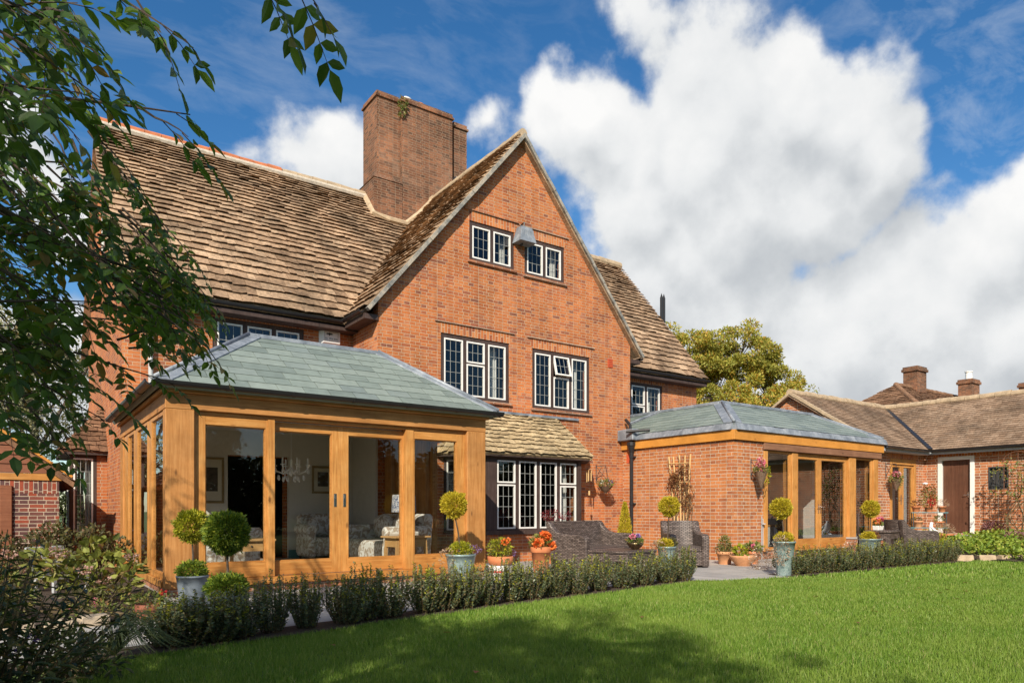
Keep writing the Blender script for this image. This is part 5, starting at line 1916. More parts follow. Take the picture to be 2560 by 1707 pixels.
def foreground_tree():
    base = Vector((-1.75, 1.25, 0))
    T = thing('foreground_tree', 'leafy tree overhanging from the top left, dark pinnate leaves close to the camera', 'tree', base)
    out = []; m = MB()

    def shoot(a, b, sag=.08, ll=.06, gap=.085, r=.006, start=.1):
        a, b = Vector(a), Vector(b)
        L = (b - a).length
        pts = []
        for k in range(6):
            f = k / 5
            pts.append(a.lerp(b, f) + Vector((0, 0, -sag * L * f * f)) + Vector((rng.uniform(-.01, .01), rng.uniform(-.01, .01), 0)))
        m.tube(pts, [r * (1 - .75 * k / 5) for k in range(6)], 5)
        n = max(2, int(L * (1 - start) / gap))
        ax = (b - a).normalized()
        sd = ax.cross(Vector((0, 0, 1))).normalized()
        for k in range(n):
            f = start + (1 - start) * (k + .7) / n
            q = a.lerp(b, f) + Vector((0, 0, -sag * L * f * f))
            s = 1 if k % 2 else -1
            d = ax * rng.uniform(.3, .8) + sd * s * rng.uniform(.4, 1.0) + Vector((0, 0, rng.uniform(-.9, .1)))
            if k == n - 1:
                d = ax + Vector((0, 0, -.3))
            st = compound(q, d, rng.choice((2, 3, 3, 4)), ll * rng.uniform(.8, 1.1), out, rng.uniform(.15, .5))
            m.tube(st, [.0022, .0016, .0008], 4, False)

    def px(x0, y0, x1, y1, t0, t1=None, **k):
        shoot(at(x0, y0, t0), at(x1, y1, t1 or t0), **k)
    # sprays read from the photograph's upper left
    px(670, -110, 800, 20, 2.0, sag=.02, ll=.078, gap=.065, start=.25)
    px(600, -120, 690, -5, 2.05, sag=.02, ll=.076, gap=.09, start=.4)
    px(210, -60, 480, 95, 2.35, sag=.05, ll=.072, gap=.075)
    px(300, -60, 420, 110, 2.45, ll=.072, gap=.08)
    px(-40, -30, 250, 110, 2.3, ll=.078, gap=.085)
    px(-30, 60, 270, 235, 2.35, ll=.078, gap=.085)
    px(19, 226, 475, 281, 2.6, sag=.02, ll=.072, gap=.15, r=.009, start=.25)
    px(330, 262, 470, 330, 2.6, ll=.072, gap=.06, start=.3)
    px(-20, 150, 200, 330, 2.6, ll=.075, gap=.085)
    px(12, 386, 250, 420, 2.9, sag=.03, ll=.056, gap=.1)
    px(200, 300, 330, 420, 2.8, ll=.06, gap=.07)
    px(220, 330, 420, 560, 3.0, ll=.052, gap=.06)
    px(250, 380, 500, 640, 3.2, ll=.05, gap=.06)
    px(300, 520, 545, 745, 3.4, ll=.05, gap=.06)
    px(320, 560, 540, 760, 3.6, ll=.05, gap=.055)
    px(340, 640, 520, 860, 3.3, ll=.055, gap=.07)
    px(400, 780, 540, 880, 3.0, ll=.058, gap=.07, start=.4)
    px(330, 740, 480, 800, 3.0, ll=.056, gap=.08, start=.3)
    px(180, 880, 440, 955, 3.2, sag=.02, ll=.05, gap=.1)
    px(100, 960, 265, 1040, 3.1, ll=.055, gap=.08)
    px(60, 1000, 175, 1130, 3.0, ll=.06, gap=.07)
    px(-20, 1020, 120, 1100, 2.9, ll=.06, gap=.07)
    A = [(-120, 430), (200, 420), (330, 540), (420, 650), (470, 740), (430, 830), (300, 890), (230, 980), (140, 1040), (40, 1060), (-120, 1060)]
    Bp = [(-120, -80), (180, -80), (300, 40), (230, 200), (200, 330), (180, 430), (-120, 430)]
    C = [(330, 560), (480, 660), (520, 760), (470, 860), (380, 830)]
    for poly, n, ta, tb, l0, l1, ll in ((A, 108, 2.6, 4.4, .25, .5, .072), (Bp, 34, 2.2, 3.4, .25, .45, .082), (C, 32, 3.0, 4.2, .2, .4, .066)):
        xs = [q[0] for q in poly]; ys = [q[1] for q in poly]
        k = 0
        while k < n:
            x, y = rng.uniform(min(xs), max(xs)), rng.uniform(min(ys), max(ys))
            if not in_poly(x, y, poly):
                continue
            k += 1
            t = rng.uniform(ta, tb)
            e = at(x, y, t)
            L = rng.uniform(l0, l1)
            d = (RGT * rng.uniform(.35, 1.0) + FWD * rng.uniform(-.5, .5) + Vector((0, 0, rng.uniform(-.75, .25)))).normalized()
            shoot(e - d * L, e, rng.uniform(.05, .2), ll * rng.uniform(.85, 1.15), .075)
    # the rest of the crown, above and left of the frame
    for k in range(120):
        q = Vector((rng.uniform(-3.6, -2.1), rng.uniform(2.4, 6.6), rng.uniform(3.9, 6.0)))
        d = Vector((rng.uniform(-.6, 1), rng.uniform(-.6, 1), rng.uniform(-.8, .1))).normalized()
        shoot(q - d * .5, q, .15, .075, .13)
    for k in range(60):
        q = at(rng.uniform(-900, -150), rng.uniform(100, 900), rng.uniform(2.6, 4.0))
        d = Vector((rng.uniform(-.6, 1), rng.uniform(-.6, 1), rng.uniform(-.8, .1))).normalized()
        shoot(q - d * .5, q, .15, .06, .1)
    # trunk and limbs
    def limb(pts, r0, r1):
        n = len(pts)
        m.tube(pts, [r0 + (r1 - r0) * i / (n - 1) for i in range(n)], 9)
    top = base + Vector((.1, .1, 2.0))
    limb([base + Vector((0, 0, -.1)), base + Vector((.03, .08, 1.0)), top], .13, .09)
    for tgt, r in ((at(60, 560, 3.3), .03), (at(-40, 120, 2.5), .03), (at(100, 900, 3.6), .028), (at(200, 640, 3.9), .025), (Vector((-2.0, 4.5, 5.2)), .05), (Vector((-1.2, 6.0, 5.2)), .03), (at(600, -250, 2.1), .02), (at(150, -200, 2.3), .02)):
        mid = top.lerp(tgt, .5) + Vector((rng.uniform(-.1, .1), rng.uniform(-.1, .1), .15))
        limb([top, mid, tgt], .06, r * .4)
    o = m.build('trunk', 'bark', T, fix=False)
    P, D, N, L = zip(*out)
    V, F = leaf_arrays(np.array(P), np.array(D), np.array(N), np.array(L), .50)
    np_object('crown', V, F, 'leaf_dark', T)
    finish(T)


foreground_tree()


# ------------------------------------------------------------------ hedges
def hedge_mesh(seed, w, h, dens=1.0):
    r = np.random.default_rng(seed)
    Ps, Ds, Ns, Ls, mi = [], [], [], [], []
    twigs = []
    for k in range(int(76 * dens)):
        a = r.uniform(0, 2 * np.pi); q = np.sqrt(r.random())
        bx, by = np.cos(a) * q * w * .25, np.sin(a) * q * w * .25
        tx, ty = np.cos(a) * q * w * .52 + r.normal(0, .02), np.sin(a) * q * w * .52 + r.normal(0, .02)
        hh = h * (1.0 - .25 * q * q) * r.uniform(.62, 1.12)
        f = np.linspace(0, 1, 34)
        x = bx + (tx - bx) * np.minimum(1, f * 1.6); y = by + (ty - by) * np.minimum(1, f * 1.6); z = f * hh
        twigs.append([(x[i], y[i], z[i]) for i in (0, 8, 20, 33)])
        top = r.random() < .34
        for i in range(3, 34):
            for s in range(2):
                b = r.uniform(0, 2 * np.pi)
                Ps.append((x[i], y[i], z[i])); Ds.append((np.cos(b), np.sin(b), r.uniform(.1, 1.0))); Ns.append((r.normal(0, .5), r.normal(0, .5), 1))
                Ls.append(r.uniform(.019, .032) * (1.15 if i < 26 else .95)); mi.append(1 if (top and i > 27) else 0)
    V, F = leaf_arrays(np.array(Ps), np.array(Ds), np.array(Ns), np.array(Ls), .62, 'diamond')
    me_o = np_object('foliage', V, F, ['leaf_hedge', 'leaf_lime'], None, mi=mi)
    m = MB()
    for t in twigs[:40]:
        m.tube(t, [.005, .004, .003, .0015], 4, False)
    st = m.build('stems', 'stem', None, fix=False)
    return me_o.data, st.data, me_o, st


HM = []
for i, (w, h) in enumerate(((.44, .49), (.41, .51), (.46, .46), (.43, .53))):
    a, b, o1, o2 = hedge_mesh(100 + i, w, h)
    bpy.data.objects.remove(o1); bpy.data.objects.remove(o2)
    HM.append((a, b))
ORD = ['first', 'second', 'third', 'fourth', 'fifth', 'sixth', 'seventh', 'eighth', 'ninth', 'tenth', 'eleventh', 'twelfth', 'thirteenth', 'fourteenth',
       'fifteenth', 'sixteenth', 'seventeenth', 'eighteenth', 'nineteenth', 'twentieth', 'twenty first', 'twenty second', 'twenty third', 'twenty fourth']


def hedge_plant(x, y, k, sc, label, group):
    t = thing('hedge_shrub', label, 'shrub', (x, y, 0), rng.uniform(0, 6.3), group)
    t.scale = (sc[0], sc[0], sc[1])
    for me, nm in zip(HM[k], ('foliage', 'stems')):
        link(bpy.data.objects.new(nm, me), t)


hx = [(428, .95, .80), (478, 1.1, .82), (534, 1.1, .84), (594, 1.1, .86), (685, .78, 1.05), (770, .82, .98), (862, .95, 1.0), (915, .95, 1.05), (975, 1.0, 1.0), (1060, 1, 1.0), (1110, 1, 1.0), (1160, 1, .98), (1215, 1, .95), (1275, 1, 1.0), (1330, 1, 1.0), (1385, 1, 1.0),
      (1440, 1, .95), (1500, 1, .95), (1555, 1, .92), (1610, 1, .95), (1662, 1, .98), (1708, .95, 1.02)]
HE = np.array(HEDGE)
for i, (px_, s, sz) in enumerate(hx):
    d = ray(px_, 1500)
    # meet the ray with the hedge line, set back a little
    best = min(np.linspace(-.2, 8.5, 400), key=lambda x: abs(x * d.y - (np.interp(x, HE[:, 0], HE[:, 1]) + .21) * d.x))
    lab = '%s shrub from the left in the low hedge before the oak garden room' % ORD[i] if i else 'leftmost shrub in the low hedge before the oak garden room'
    hedge_plant(best, float(np.interp(best, HE[:, 0], HE[:, 1])) + .21 + rng.uniform(-.03, .03), i % 4, (s, sz), lab, 'shrubs of the hedge before the garden room')
for i in range(15):
    x = 10.62 + .405 * i
    lab = '%s shrub from the tall zinc pot in the hedge to its right' % ORD[i] if i else 'hedge shrub standing next to the tall zinc pot'
    hedge_plant(x, 6.92 - .005 * i + rng.uniform(-.03, .03), (i + 2) % 4, (rng.uniform(.95, 1.15), rng.uniform(.84, 1.06)), lab, 'shrubs of the hedge right of the tall pot')


# ------------------------------------------------------------------ garden plants
def bush(name, label, loc, clumps, mats, n, ls, w=.5, shape='leaf', stems=10, flowers=None, cat_='shrub', group=None, kind=None, up=.3, stem_mat='stem'):
    """clumps: (x,y,z,r); flowers: (material, number, radius) heads on top"""
    t = thing(name, label, cat_, loc, 0, group)
    parts = []; tot = sum(c[3] ** 2 for c in clumps)
    for c in clumps:
        parts.append(clump_leaves(c[:3], c[3], max(4, int(n * c[3] ** 2 / tot)), ls, w, (1, 1, .9), up, shape, .3))
    V, F = cat(parts)
    np_object('foliage', V, F, mats, t)
    m = MB()
    for k in range(stems):
        c = clumps[k % len(clumps)]
        m.tube([(rng.uniform(-.08, .08), rng.uniform(-.08, .08), 0), (c[0] * .6, c[1] * .6, c[2] * .55), (c[0] + rng.uniform(-.5, .5) * c[3], c[1] + rng.uniform(-.5, .5) * c[3], c[2] + c[3] * .5)], [.009, .006, .003], 5, False)
    m.build('stems', stem_mat, t, fix=False)
    if flowers:
        mat, nf, rf = flowers
        for k in range(nf):
            c = clumps[rng.randrange(len(clumps))]
            d = Vector(rdir(1)[0]); d.z = abs(d.z)
            p = Vector(c[:3]) + d * c[3] * 1.0
            V, F = clump_leaves(p, rf, 60, rf * .5, .8, (1, 1, .7), .2, 'diamond', .6)
            np_object('flower_head', V, F, mat, t)
    return t


g = gnd(290, 1505, .03)
bush('hydrangea', 'hydrangea bush with lime leaves and faded pink heads beside the garden room corner', (g.x - .16, g.y + .15, .03),
     [(0, 0, .50, .26), (-.38, .1, .46, .26), (.27, -.05, .42, .22), (.05, .2, .68, .20), (-.15, -.2, .30, .24), (.2, -.2, .28, .2), (-.5, -.1, .60, .18), (.36, .1, .55, .12)], 'leaf_hydrangea', 430, .12, .62, 'leaf', 22, ('petal_dusty', 6, .07)).scale = (1, 1, .84)
bush('dark_shrub', 'dark russet leaved shrub under the left bay window', (.35, 12.2, .03),
     [(0, 0, .45, .34), (.5, .2, .5, .32), (-.5, 0, .4, .34), (.9, .3, .42, .28), (.1, .1, .66, .24), (.62, 0, .68, .18)], 'leaf_bronze', 2600, .07, .5, 'diamond', 16)
bush('sedum', 'pink flowered sedum clump in the left bed beside the dark shrub', (.05, 10.9, .03), [(0, 0, .32, .24), (.4, .2, .38, .22), (-.4, .1, .3, .22)], 'leaf_bronze', 800, .06, .5, 'diamond', 14, ('petal_dusty', 4, .07), 'plant')
bush('bed_plant', 'low bed of bronze stems at the foot of the hydrangea', (.55, 8.4, .03), [(0, 0, .12, .22), (-.5, .2, .15, .25), (.35, .1, .12, .18), (-.9, .0, .15, .25)], 'leaf_bronze', 900, .06, .35, 'diamond', 10, None, 'plant')
bush('bed_plant', 'green leafy clump at the left edge in front of the brick outhouse', (-.55, 8.2, .03), [(0, 0, .30, .35), (-.5, .3, .3, .35), (.4, .3, .25, .3)], 'leaf_mixed', 1800, .07, .4, 'leaf', 10, None, 'plant')
bush('bed_plant', 'small leafy seedling with red flowers at the stone edging', (1.0, 7.9, .03), [(0, 0, .08, .13), (-.3, .1, .07, .12), (-.55, .05, .06, .1)], 'leaf_mixed', 500, .04, .5, 'diamond', 6, ('petal_pink', 3, .022), 'plant')


def buddleia():
    b = at(-95, 1277, 3.35); b.z = 0
    t = thing('foreground_shrub', 'tall shrub with long drooping grey green leaves in the lower left corner', 'shrub', b)
    out = []; m = MB()
    for k in range(105):
        a = rng.uniform(0, 6.28); q = math.sqrt(rng.random())
        L = rng.uniform(.55, 1.12)
        root = Vector((math.cos(a) * q * .28, math.sin(a) * q * .28, 0))
        tip = root + Vector((math.cos(a) * q * .52, math.sin(a) * q * .52, L * (1.06 - .46 * q)))
        m.tube([root, root.lerp(tip, .5) + Vector((0, 0, .06)), tip], [.007, .005, .002], 5, False)
        n = int(L / .055)
        for i in range(3, n):
            f = i / n
            p = root.lerp(tip, f) + Vector((0, 0, .06 * math.sin(f * 3.14)))
            for s in (0, math.pi):
                an = (i % 2) * 1.57 + s + rng.uniform(-.4, .4)
                d = Vector((math.cos(an), math.sin(an), rng.uniform(-.7, .5)))
                out.append((p, d, Vector((rng.uniform(-.3, .3), rng.uniform(-.3, .3), 1)), rng.uniform(.075, .145) * (1 - .3 * f)))
    P, D, N, L = zip(*out)
    P = np.array([tuple(v) for v in P]); D = np.array([tuple(v) for v in D]); N = np.array([tuple(v) for v in N])
    V, F = leaf_arrays(P, D, N, np.array(L), .27)
    np_object('foliage', V, F, 'leaf_buddleia', t)
    m.build('stems', 'stem', t, fix=False)
    for k in range(5):
        V, F = clump_leaves((rng.uniform(.0, .5), rng.uniform(-.3, .2), rng.uniform(.35, .6)), .02, 14, .022, .5, inner=.3)
        np_object('flower_head', V, F, 'petal_purple', t)


buddleia()
g = gnd(255, 1690)
bush('bed_plant', 'low grey green leafy plant at the lower left edge of the lawn', (g.x - .12, g.y + .05, 0), [(0, 0, .14, .2), (-.2, -.12, .18, .22), (.12, -.12, .10, .16), (-.05, .2, .12, .18)], 'leaf_buddleia', 520, .075, .3, 'leaf', 10, None, 'plant')


def strap_plant():
    g = gnd(285, 1640)
    t = thing('strap_leaf_plant', 'arching clump of thin strap leaves spilling over the paving at lower left', 'plant', g)
    m = MB()
    for k in range(90):
        a = rng.uniform(-1.9, 1.4) - .3
        L = rng.uniform(.22, .55)
        h = rng.uniform(.18, .42)
        d = Vector((math.cos(a), math.sin(a), 0))
        pts = [d * (L * f) + Vector((0, 0, h * math.sin(min(1, f * 1.15) * 2.7) * (1 - .35 * f))) for f in (0, .2, .4, .6, .8, 1.0)]
        m.tube(pts, [.0035, .0035, .003, .0028, .002, .0008], 4, False)
    m.build('foliage', 'stem_green', t, fix=False)


strap_plant()


def ground_cover():
    n = 7500
    x = nr.uniform(17.2, 23, n); y = nr.uniform(5.5, 8.15, n) - (x - 17) * .08
    k = np.clip((x - 17) / 6 * 1.3, 0, 1); k = np.sin(np.pi * np.clip(k + .08, 0, 1) / 2) * np.clip((y + (x - 17) * .08 - 5.5) / 2.6 * 1.6, 0, 1)
    z = .05 + .36 * k + nr.uniform(.0, .16, n)
    D = unit(rdir(n) + np.array([-.3, -.5, .3]))
    V, F = leaf_arrays(np.stack([x, y, z], 1), D, unit(rdir(n) * .5 + np.array([-.2, -.3, 1])), nr.uniform(.06, .11, n), .6)
    tag(np_object('ground_cover', V, F, 'leaf_cover'), 'bright green geranium ground cover over the raised right bed', 'ground cover', None, 'stuff')


ground_cover()
for px_, py_, t, r, lab in ((2535, 1352, 17.2, .36, 'round dusky pink heather mound at the right edge of the raised bed'), (2490, 1318, 19.0, .30, 'smaller dusky pink heather mound near the wall with the iron grille')):
    p = at(px_, py_, t)
    th = thing('heather', lab, 'plant', p, 0, 'heather mounds in the raised bed')
    V, F = clump_leaves((0, 0, 0), r, 2600, .05, .4, (1.15, 1, .62), .5)
    np_object('foliage', V, F, 'petal_heather', th)


# ------------------------------------------------------------------ stone edgings
def stones(name, lab, pts, size, mat, grp=None):
    m = MB()
    for (a, b) in zip(pts[:-1], pts[1:]):
        a, b = Vector(a), Vector(b)
        L = (b - a).length; n = max(1, int(L / size[0]))
        for i in range(n):
            p = a.lerp(b, (i + .5) / n)
            ang = math.atan2(b.y - a.y, b.x - a.x)
            h = size[1] * rng.uniform(.75, 1.2)
            hw, hd = size[0] * .47, size[2] * rng.uniform(.8, 1.2) / 2
            c, s = math.cos(ang), math.sin(ang)
            j = lambda: rng.uniform(-.012, .012)
            q = lambda x, y, z: (p.x + c * x - s * y + j(), p.y + s * x + c * y + j(), p.z + z + j())
            m.hexa([q(-hw, -hd, -.02), q(hw, -hd, -.02), q(hw, hd, -.02), q(-hw, hd, -.02)], [q(-hw, -hd * .8, h), q(hw, -hd * .8, h), q(hw, hd * .8, h), q(-hw, hd * .8, h)])
    return tag(m.build(name, mat, None, bevel=.012), lab, 'edging', grp)


stones('stone_edging', 'row of rough brown stones edging the left flower bed', [(-3, 7.42, .0), (-.4, 7.5, 0), (.75, 7.68, 0)], (.26, .10, .16), 'path_stone')
stones('stone_edging', 'two courses of pale stones along the foot of the raised right bed', [(16.6, 6.95, 0), (17.2, 6.3, 0), (19.0, 5.75, .0), (23, 5.0, .0)], (.34, .11, .22), 'ridge_stone')

# fallen leaves on the lawn
lv = []
for k in range(16):
    x = rng.uniform(2, 12); y = rng.uniform(3.2, 5.8)
    V, F = leaf_arrays([(0, 0, 0)], [(math.cos(k), math.sin(k), .1)], [(.2, .1, 1)], [.075], .6)
    o = np_object('fallen_leaf', V, F, 'leaf_russet')
    o.location = (x, y, .035)
    tag(o, 'small russet leaf lying on the sunlit lawn', 'leaf', 'fallen leaves on the lawn')

# ================================================================== POTS, FURNITURE, ORNAMENTS
def fluff(parent, c, r, n, mat, ls, name='foliage', sq=(1, 1, 1), w=.34, up=.15, inner=.62):
    d = rdir(n)
    rad = (inner + (1.04 - inner) * nr.random(n) ** .45)[:, None] * r
    ball_k = .93 if name in ('crown', 'underplanting') else 1.0
    rad = rad * ball_k * np.where(nr.random(n) < .05, 1.10, 1.0)[:, None]
    lump = 1 + .10 * np.sin(d[:, 0:1] * 9 + c[0] * 7) * np.sin(d[:, 1:2] * 8 + 1.3) + .05 * np.sin(d[:, 2:3] * 11)
    P = np.array(c) + d * rad * lump * np.array(sq)
    D = unit(d + rdir(n) * .75 + np.array([0, 0, up]))
    V, F = leaf_arrays(P, D, unit(rdir(n) + d * .3), nr.uniform(.7, 1.3, n) * ls, w, 'diamond')
    return np_object(name, V, F, mat, parent)


def soil_disc(parent, r, z):
    m = MB(); m.lathe([(.001, z + .012), (r * .6, z + .008), (r, z)], 20)
    m.build('soil', 'soil', parent)


def pot(parent, prof, mat, name='pot', n=28):
    m = MB(); m.lathe(prof, n, cap=False)
    r0, z0 = prof[0]
    m.lathe([(.001, z0), (r0, z0)], n, cap=False)
    return m.build(name, mat, parent, smooth=True)


def tapered(rb, rt, h, lip=.012, lh=.03):
    return [(rb, 0), (rb * .3 + rt * .7, h * .7), (rt, h - lh), (rt + lip * .6, h - lh), (rt + lip, h), (rt - .008, h), (rt - .02, h - .06)]


def terra(rb, rt, h):
    return [(rb, 0), (rb + (rt - rb) * .78, h * .78), (rt, h * .78), (rt + .008, h * .8), (rt + .008, h * .98), (rt, h), (rt - .015, h), (rt - .025, h - .05)]


def topiary(label, px_, t, prof, pmat, ball_px, ball_r, ball_mat, under_r, under_mat, h, lean=0.0, n=5200, sq=1.0, extras=()):
    base = at(px_, 1277, t); base.z = 0
    T = thing('potted_topiary', label, 'topiary', base, rng.uniform(0, 6), 'clipped standard conifers in pots')
    T.rotation_euler = (0, 0, 0)
    pot(T, prof, pmat)
    rt = prof[-3][0]
    soil_disc(T, rt - .02, h - .035)
    bx, by = ball_px
    c = at(bx, by, t) - base
    m = MB(); m.tube([(0, 0, h - .05), (c.x * .4 + .008, c.y * .4, h + (c.z - h) * .4), (c.x, c.y, c.z - ball_r * .5)], [.013, .011, .010], 8)
    m.build('trunk', 'bark', T)
    fluff(T, (c.x, c.y, c.z), ball_r, n, ball_mat, .036, 'crown', (1, 1, sq))
    fluff(T, (extras[0] if extras else 0, 0, h + under_r * .25), under_r, int(n * .55), under_mat, .034, 'underplanting', (1, 1, .78), inner=.4)
    return T


topiary('left hand ball topiary in a smooth grey pot against the oak corner post', 481, 7.75, tapered(.125, .165, .365, .004, .02), 'zinc_dull', (480, 1314), .172, 'leaf_lime', .155, 'leaf_emerald', .365)
topiary('largest, darker green ball topiary, in front of the left glazed panel', 568, 6.43, tapered(.15, .185, .31, .004, .02), 'zinc_dull', (566, 1331), .185, 'leaf_emerald', .185, 'leaf_emerald', .31, n=11000)
T3 = topiary('golden ball topiary in a wide zinc tub at the right oak corner post', 1152, 10.2, tapered(.155, .215, .45), 'zinc', (1135, 1261), .182, 'leaf_gold', .17, 'leaf_lime', .45)
fluff(T3, (.1, -.06, .50), .14, 300, 'petal_purple', .022, 'lobelia', (1.3, 1, .6))
fluff(T3, (-.24, -.02, .36), .13, 260, 'needle_dry', .035, 'trailing_plant', (.7, .8, 1.4))
T4 = topiary('golden ball topiary in a zinc tub in front of the wicker armchair', 1667, 12.4, tapered(.12, .158, .45), 'zinc', (1673, 1265), .168, 'leaf_gold', .13, 'leaf_gold', .45, extras=(-.04,))
fluff(T4, (.12, .02, .50), .10, 500, 'leaf_bronze', .04, 'heather', (1, 1, .9))
fluff(T4, (-.22, .0, .30), .16, 500, 'needle_dry', .04, 'trailing_plant', (.8, .8, 1.6))
T5 = topiary('golden ball topiary in the tall slim zinc pot at the gap in the hedge', 1960, 11.7, tapered(.112, .178, .57), 'zinc', (1953, 1270), .163, 'leaf_gold', .145, 'leaf_gold', .57)
fluff(T5, (-.17, -.06, .44), .14, 420, 'needle_dry', .04, 'trailing_plant', (.8, .8, 1.6))
fluff(T5, (-.22, -.05, .30), .20, 170, 'petal_white', .016, 'daisies', (.8, .8, 1.7))
fluff(T5, (.14, -.02, .58), .06, 160, 'leaf_russet', .04, 'heuchera')
T6 = topiary('golden ball topiary in a zinc tub beside the dark wicker side table', 2175, 14.6, tapered(.16, .207, .5), 'zinc', (2177, 1271), .165, 'leaf_gold', .14, 'leaf_gold', .5, extras=(-.07,))
fluff(T6, (.10, 0, .54), .12, 500, 'leaf_russet', .04, 'heather', (1.1, 1, .8))


def potted(label, px_, t, prof, pmat, h, plants, cat_='plant pot', group=None, z=0.0, name='potted_plant'):
    base = at(px_, 1277, t); base.z = z
    T = thing(name, label, cat_, base, 0, group)
    pot(T, prof, pmat)
    soil_disc(T, prof[-3][0] - .012, h - .03)
    for (c, r, n, mat, ls, nm, sq, w) in plants:
        fluff(T, c, r, n, mat, ls, nm, sq, w, inner=.3)
    return T


# begonia pot behind the wicker sofa
potted('tall terracotta pot of bright orange begonias beside the wicker sofa', 1352, 12.1, terra(.12, .172, .46), 'terracotta', .46,
       [((0, 0, .53), .16, 260, 'leaf_mixed', .07, 'foliage', (1.1, 1, .7), .6), ((-.12, -.08, .52), .07, 150, 'petal_orange', .05, 'flower_head', (1, 1, .8), .9), ((.02, -.1, .64), .08, 170, 'petal_orange', .05, 'flower_head', (1, 1, .8), .9),
        ((.14, -.1, .47), .07, 150, 'petal_orange', .05, 'flower_head', (1, 1, .8), .9), ((.12, 0, .62), .06, 120, 'petal_orange', .05, 'flower_head', (1, 1, .8), .9), ((.02, -.12, .66), .04, 60, 'petal_orange', .05, 'flower_head', (1, 1, .8), .9)])


def white_tub():
    base = at(1247, 1277, 11.1); base.z = 0
    T = thing('white_tub', 'white glazed tub with a red band standing behind the low hedge', 'tub', base)
    pot(T, [(.14, 0), (.165, .2), (.17, .22), (.16, .22), (.15, .19)], 'ceramic_white')
    m = MB(); m.lathe([(.1595, .11), (.163, .14)], 28, cap=False); m.build('band', 'red_glaze', T)
    U = thing('potted_plant', 'low terracotta bowl of yellow green daisies standing on the white tub', 'plant pot', base + Vector((.03, 0, .221)))
    pot(U, [(.16, 0), (.2, .05), (.205, .135), (.195, .14), (.185, .14), (.18, .1)], 'terracotta')
    soil_disc(U, .18, .11)
    fluff(U, (0, 0, .26), .18, 420, 'leaf_lime', .055, 'foliage', (1.0, 1, .85), .4, inner=.2)
    fluff(U, (-.02, 0, .24), .16, 300, 'leaf_mixed', .05, 'foliage', (1, 1, .9), .4, inner=.2)
    fluff(U, (.17, -.05, .18), .07, 160, 'petal_purple', .02, 'lobelia', (1.2, 1, .8))
    fluff(U, (.0, -.12, .36), .035, 60, 'petal_orange', .04, 'flower_head', (1, 1, .8), .8)
    fluff(U, (.1, -.08, .40), .02, 40, 'petal_orange', .03, 'flower_head', (1, 1, .8), .8)


white_tub()
potted('terracotta pot with an upright yellow green shrublet beside the brick extension corner', 1812, 14.2, terra(.115, .162, .26), 'terracotta_pale', .26,
       [((0, 0, .40), .15, 420, 'leaf_mixed', .05, 'foliage', (.75, .75, 1.15), .4), ((0, 0, .30), .17, 420, 'leaf_bronze', .04, 'foliage', (1.1, 1.1, .6), .4)], group='terracotta pots at the extension corner')
potted('wide shallow terracotta bowl with a yellow leaved seedling at the extension corner', 1858, 13.8, [(.13, 0), (.14, .02), (.22, .10), (.255, .16), (.27, .19), (.262, .205), (.245, .205), (.235, .17)], 'terracotta_pale', .19,
       [((-.1, 0, .29), .11, 130, 'leaf_lime', .08, 'foliage', (1, 1, .9), .5), ((.02, 0, .24), .08, 60, 'needle_dry', .05, 'stems', (.8, .8, 1.6), .15)], group='terracotta pots at the extension corner')
potted('terracotta pot of pink and green primulas behind the shallow bowl', 1881, 14.3, terra(.10, .145, .26), 'terracotta', .26,
       [((0, 0, .32), .14, 260, 'leaf_mixed', .08, 'foliage', (1.15, 1.1, .6), .6), ((-.09, -.08, .36), .035, 50, 'petal_pink', .035, 'flower_head', (1, 1, .8), .9), ((.10, -.09, .30), .03, 40, 'petal_orange', .03, 'flower_head', (1, 1, .8), .9)], group='terracotta pots at the extension corner')
potted('ribbed terracotta pot of red flowers at the foot of the left hedge', 371, 6.9, [(.07, 0), (.10, .03), (.105, .06), (.11, .065), (.112, .10), (.118, .105), (.12, .16), (.112, .165), (.10, .14)], 'terracotta_dark', .165,
       [((0, 0, .2), .13, 260, 'leaf_mixed', .04, 'foliage', (1.3, 1.1, .6), .5), ((.12, -.02, .27), .022, 40, 'petal_red', .025, 'flower_head', (1, 1, .8), .9)])


def conifer():
    base = at(1562, 1277, 15.6); base.z = 0
    T = thing('golden_conifer', 'pointed golden conifer in the wall corner behind the wicker sofa', 'conifer', base)
    pot(T, terra(.12, .17, .3), 'terracotta')
    soil_disc(T, .15, .27)
    n = 5200
    z = nr.random(n) ** 1.3
    r = .19 * (1 - z) ** .75 * nr.uniform(.5, 1.05, n) + .01
    a = nr.uniform(0, 6.283, n)
    P = np.stack([r * np.cos(a), r * np.sin(a), .27 + z * .98], 1)
    D = unit(np.stack([np.cos(a) * .6, np.sin(a) * .6, np.full(n, 1.0)], 1) + rdir(n) * .45)
    V, F = leaf_arrays(P, D, rdir(n), nr.uniform(.03, .055, n), .34, 'diamond')
    np_object('crown', V, F, 'leaf_gold', T)
    m = MB(); m.tube([(0, 0, .25), (0, 0, 1.1)], [.012, .004], 6); m.build('trunk', 'bark', T)


conifer()


def daisies():
    for (px_, py_, t, lab) in ((1912, 1388, 12.3, 'trailing brown stemmed fleabane with tiny white daisies left of the tall zinc pot'), (2135, 1385, 15.0, 'trailing fleabane with tiny white daisies left of the zinc tub')):
        b = gnd(px_ - 4, 1423 if px_ < 2000 else 1392)
        T = thing('fleabane', lab, 'plant', b, 0, 'trailing fleabane')
        fluff(T, (0, 0, .16), .26, 900, 'needle_dry', .05, 'stems', (.9, .8, .85), .14, inner=.1)
        fluff(T, (0, 0, .18), .28, 130, 'petal_white', .022, 'flowers', (.9, .8, .85), .9, inner=.5)


daisies()


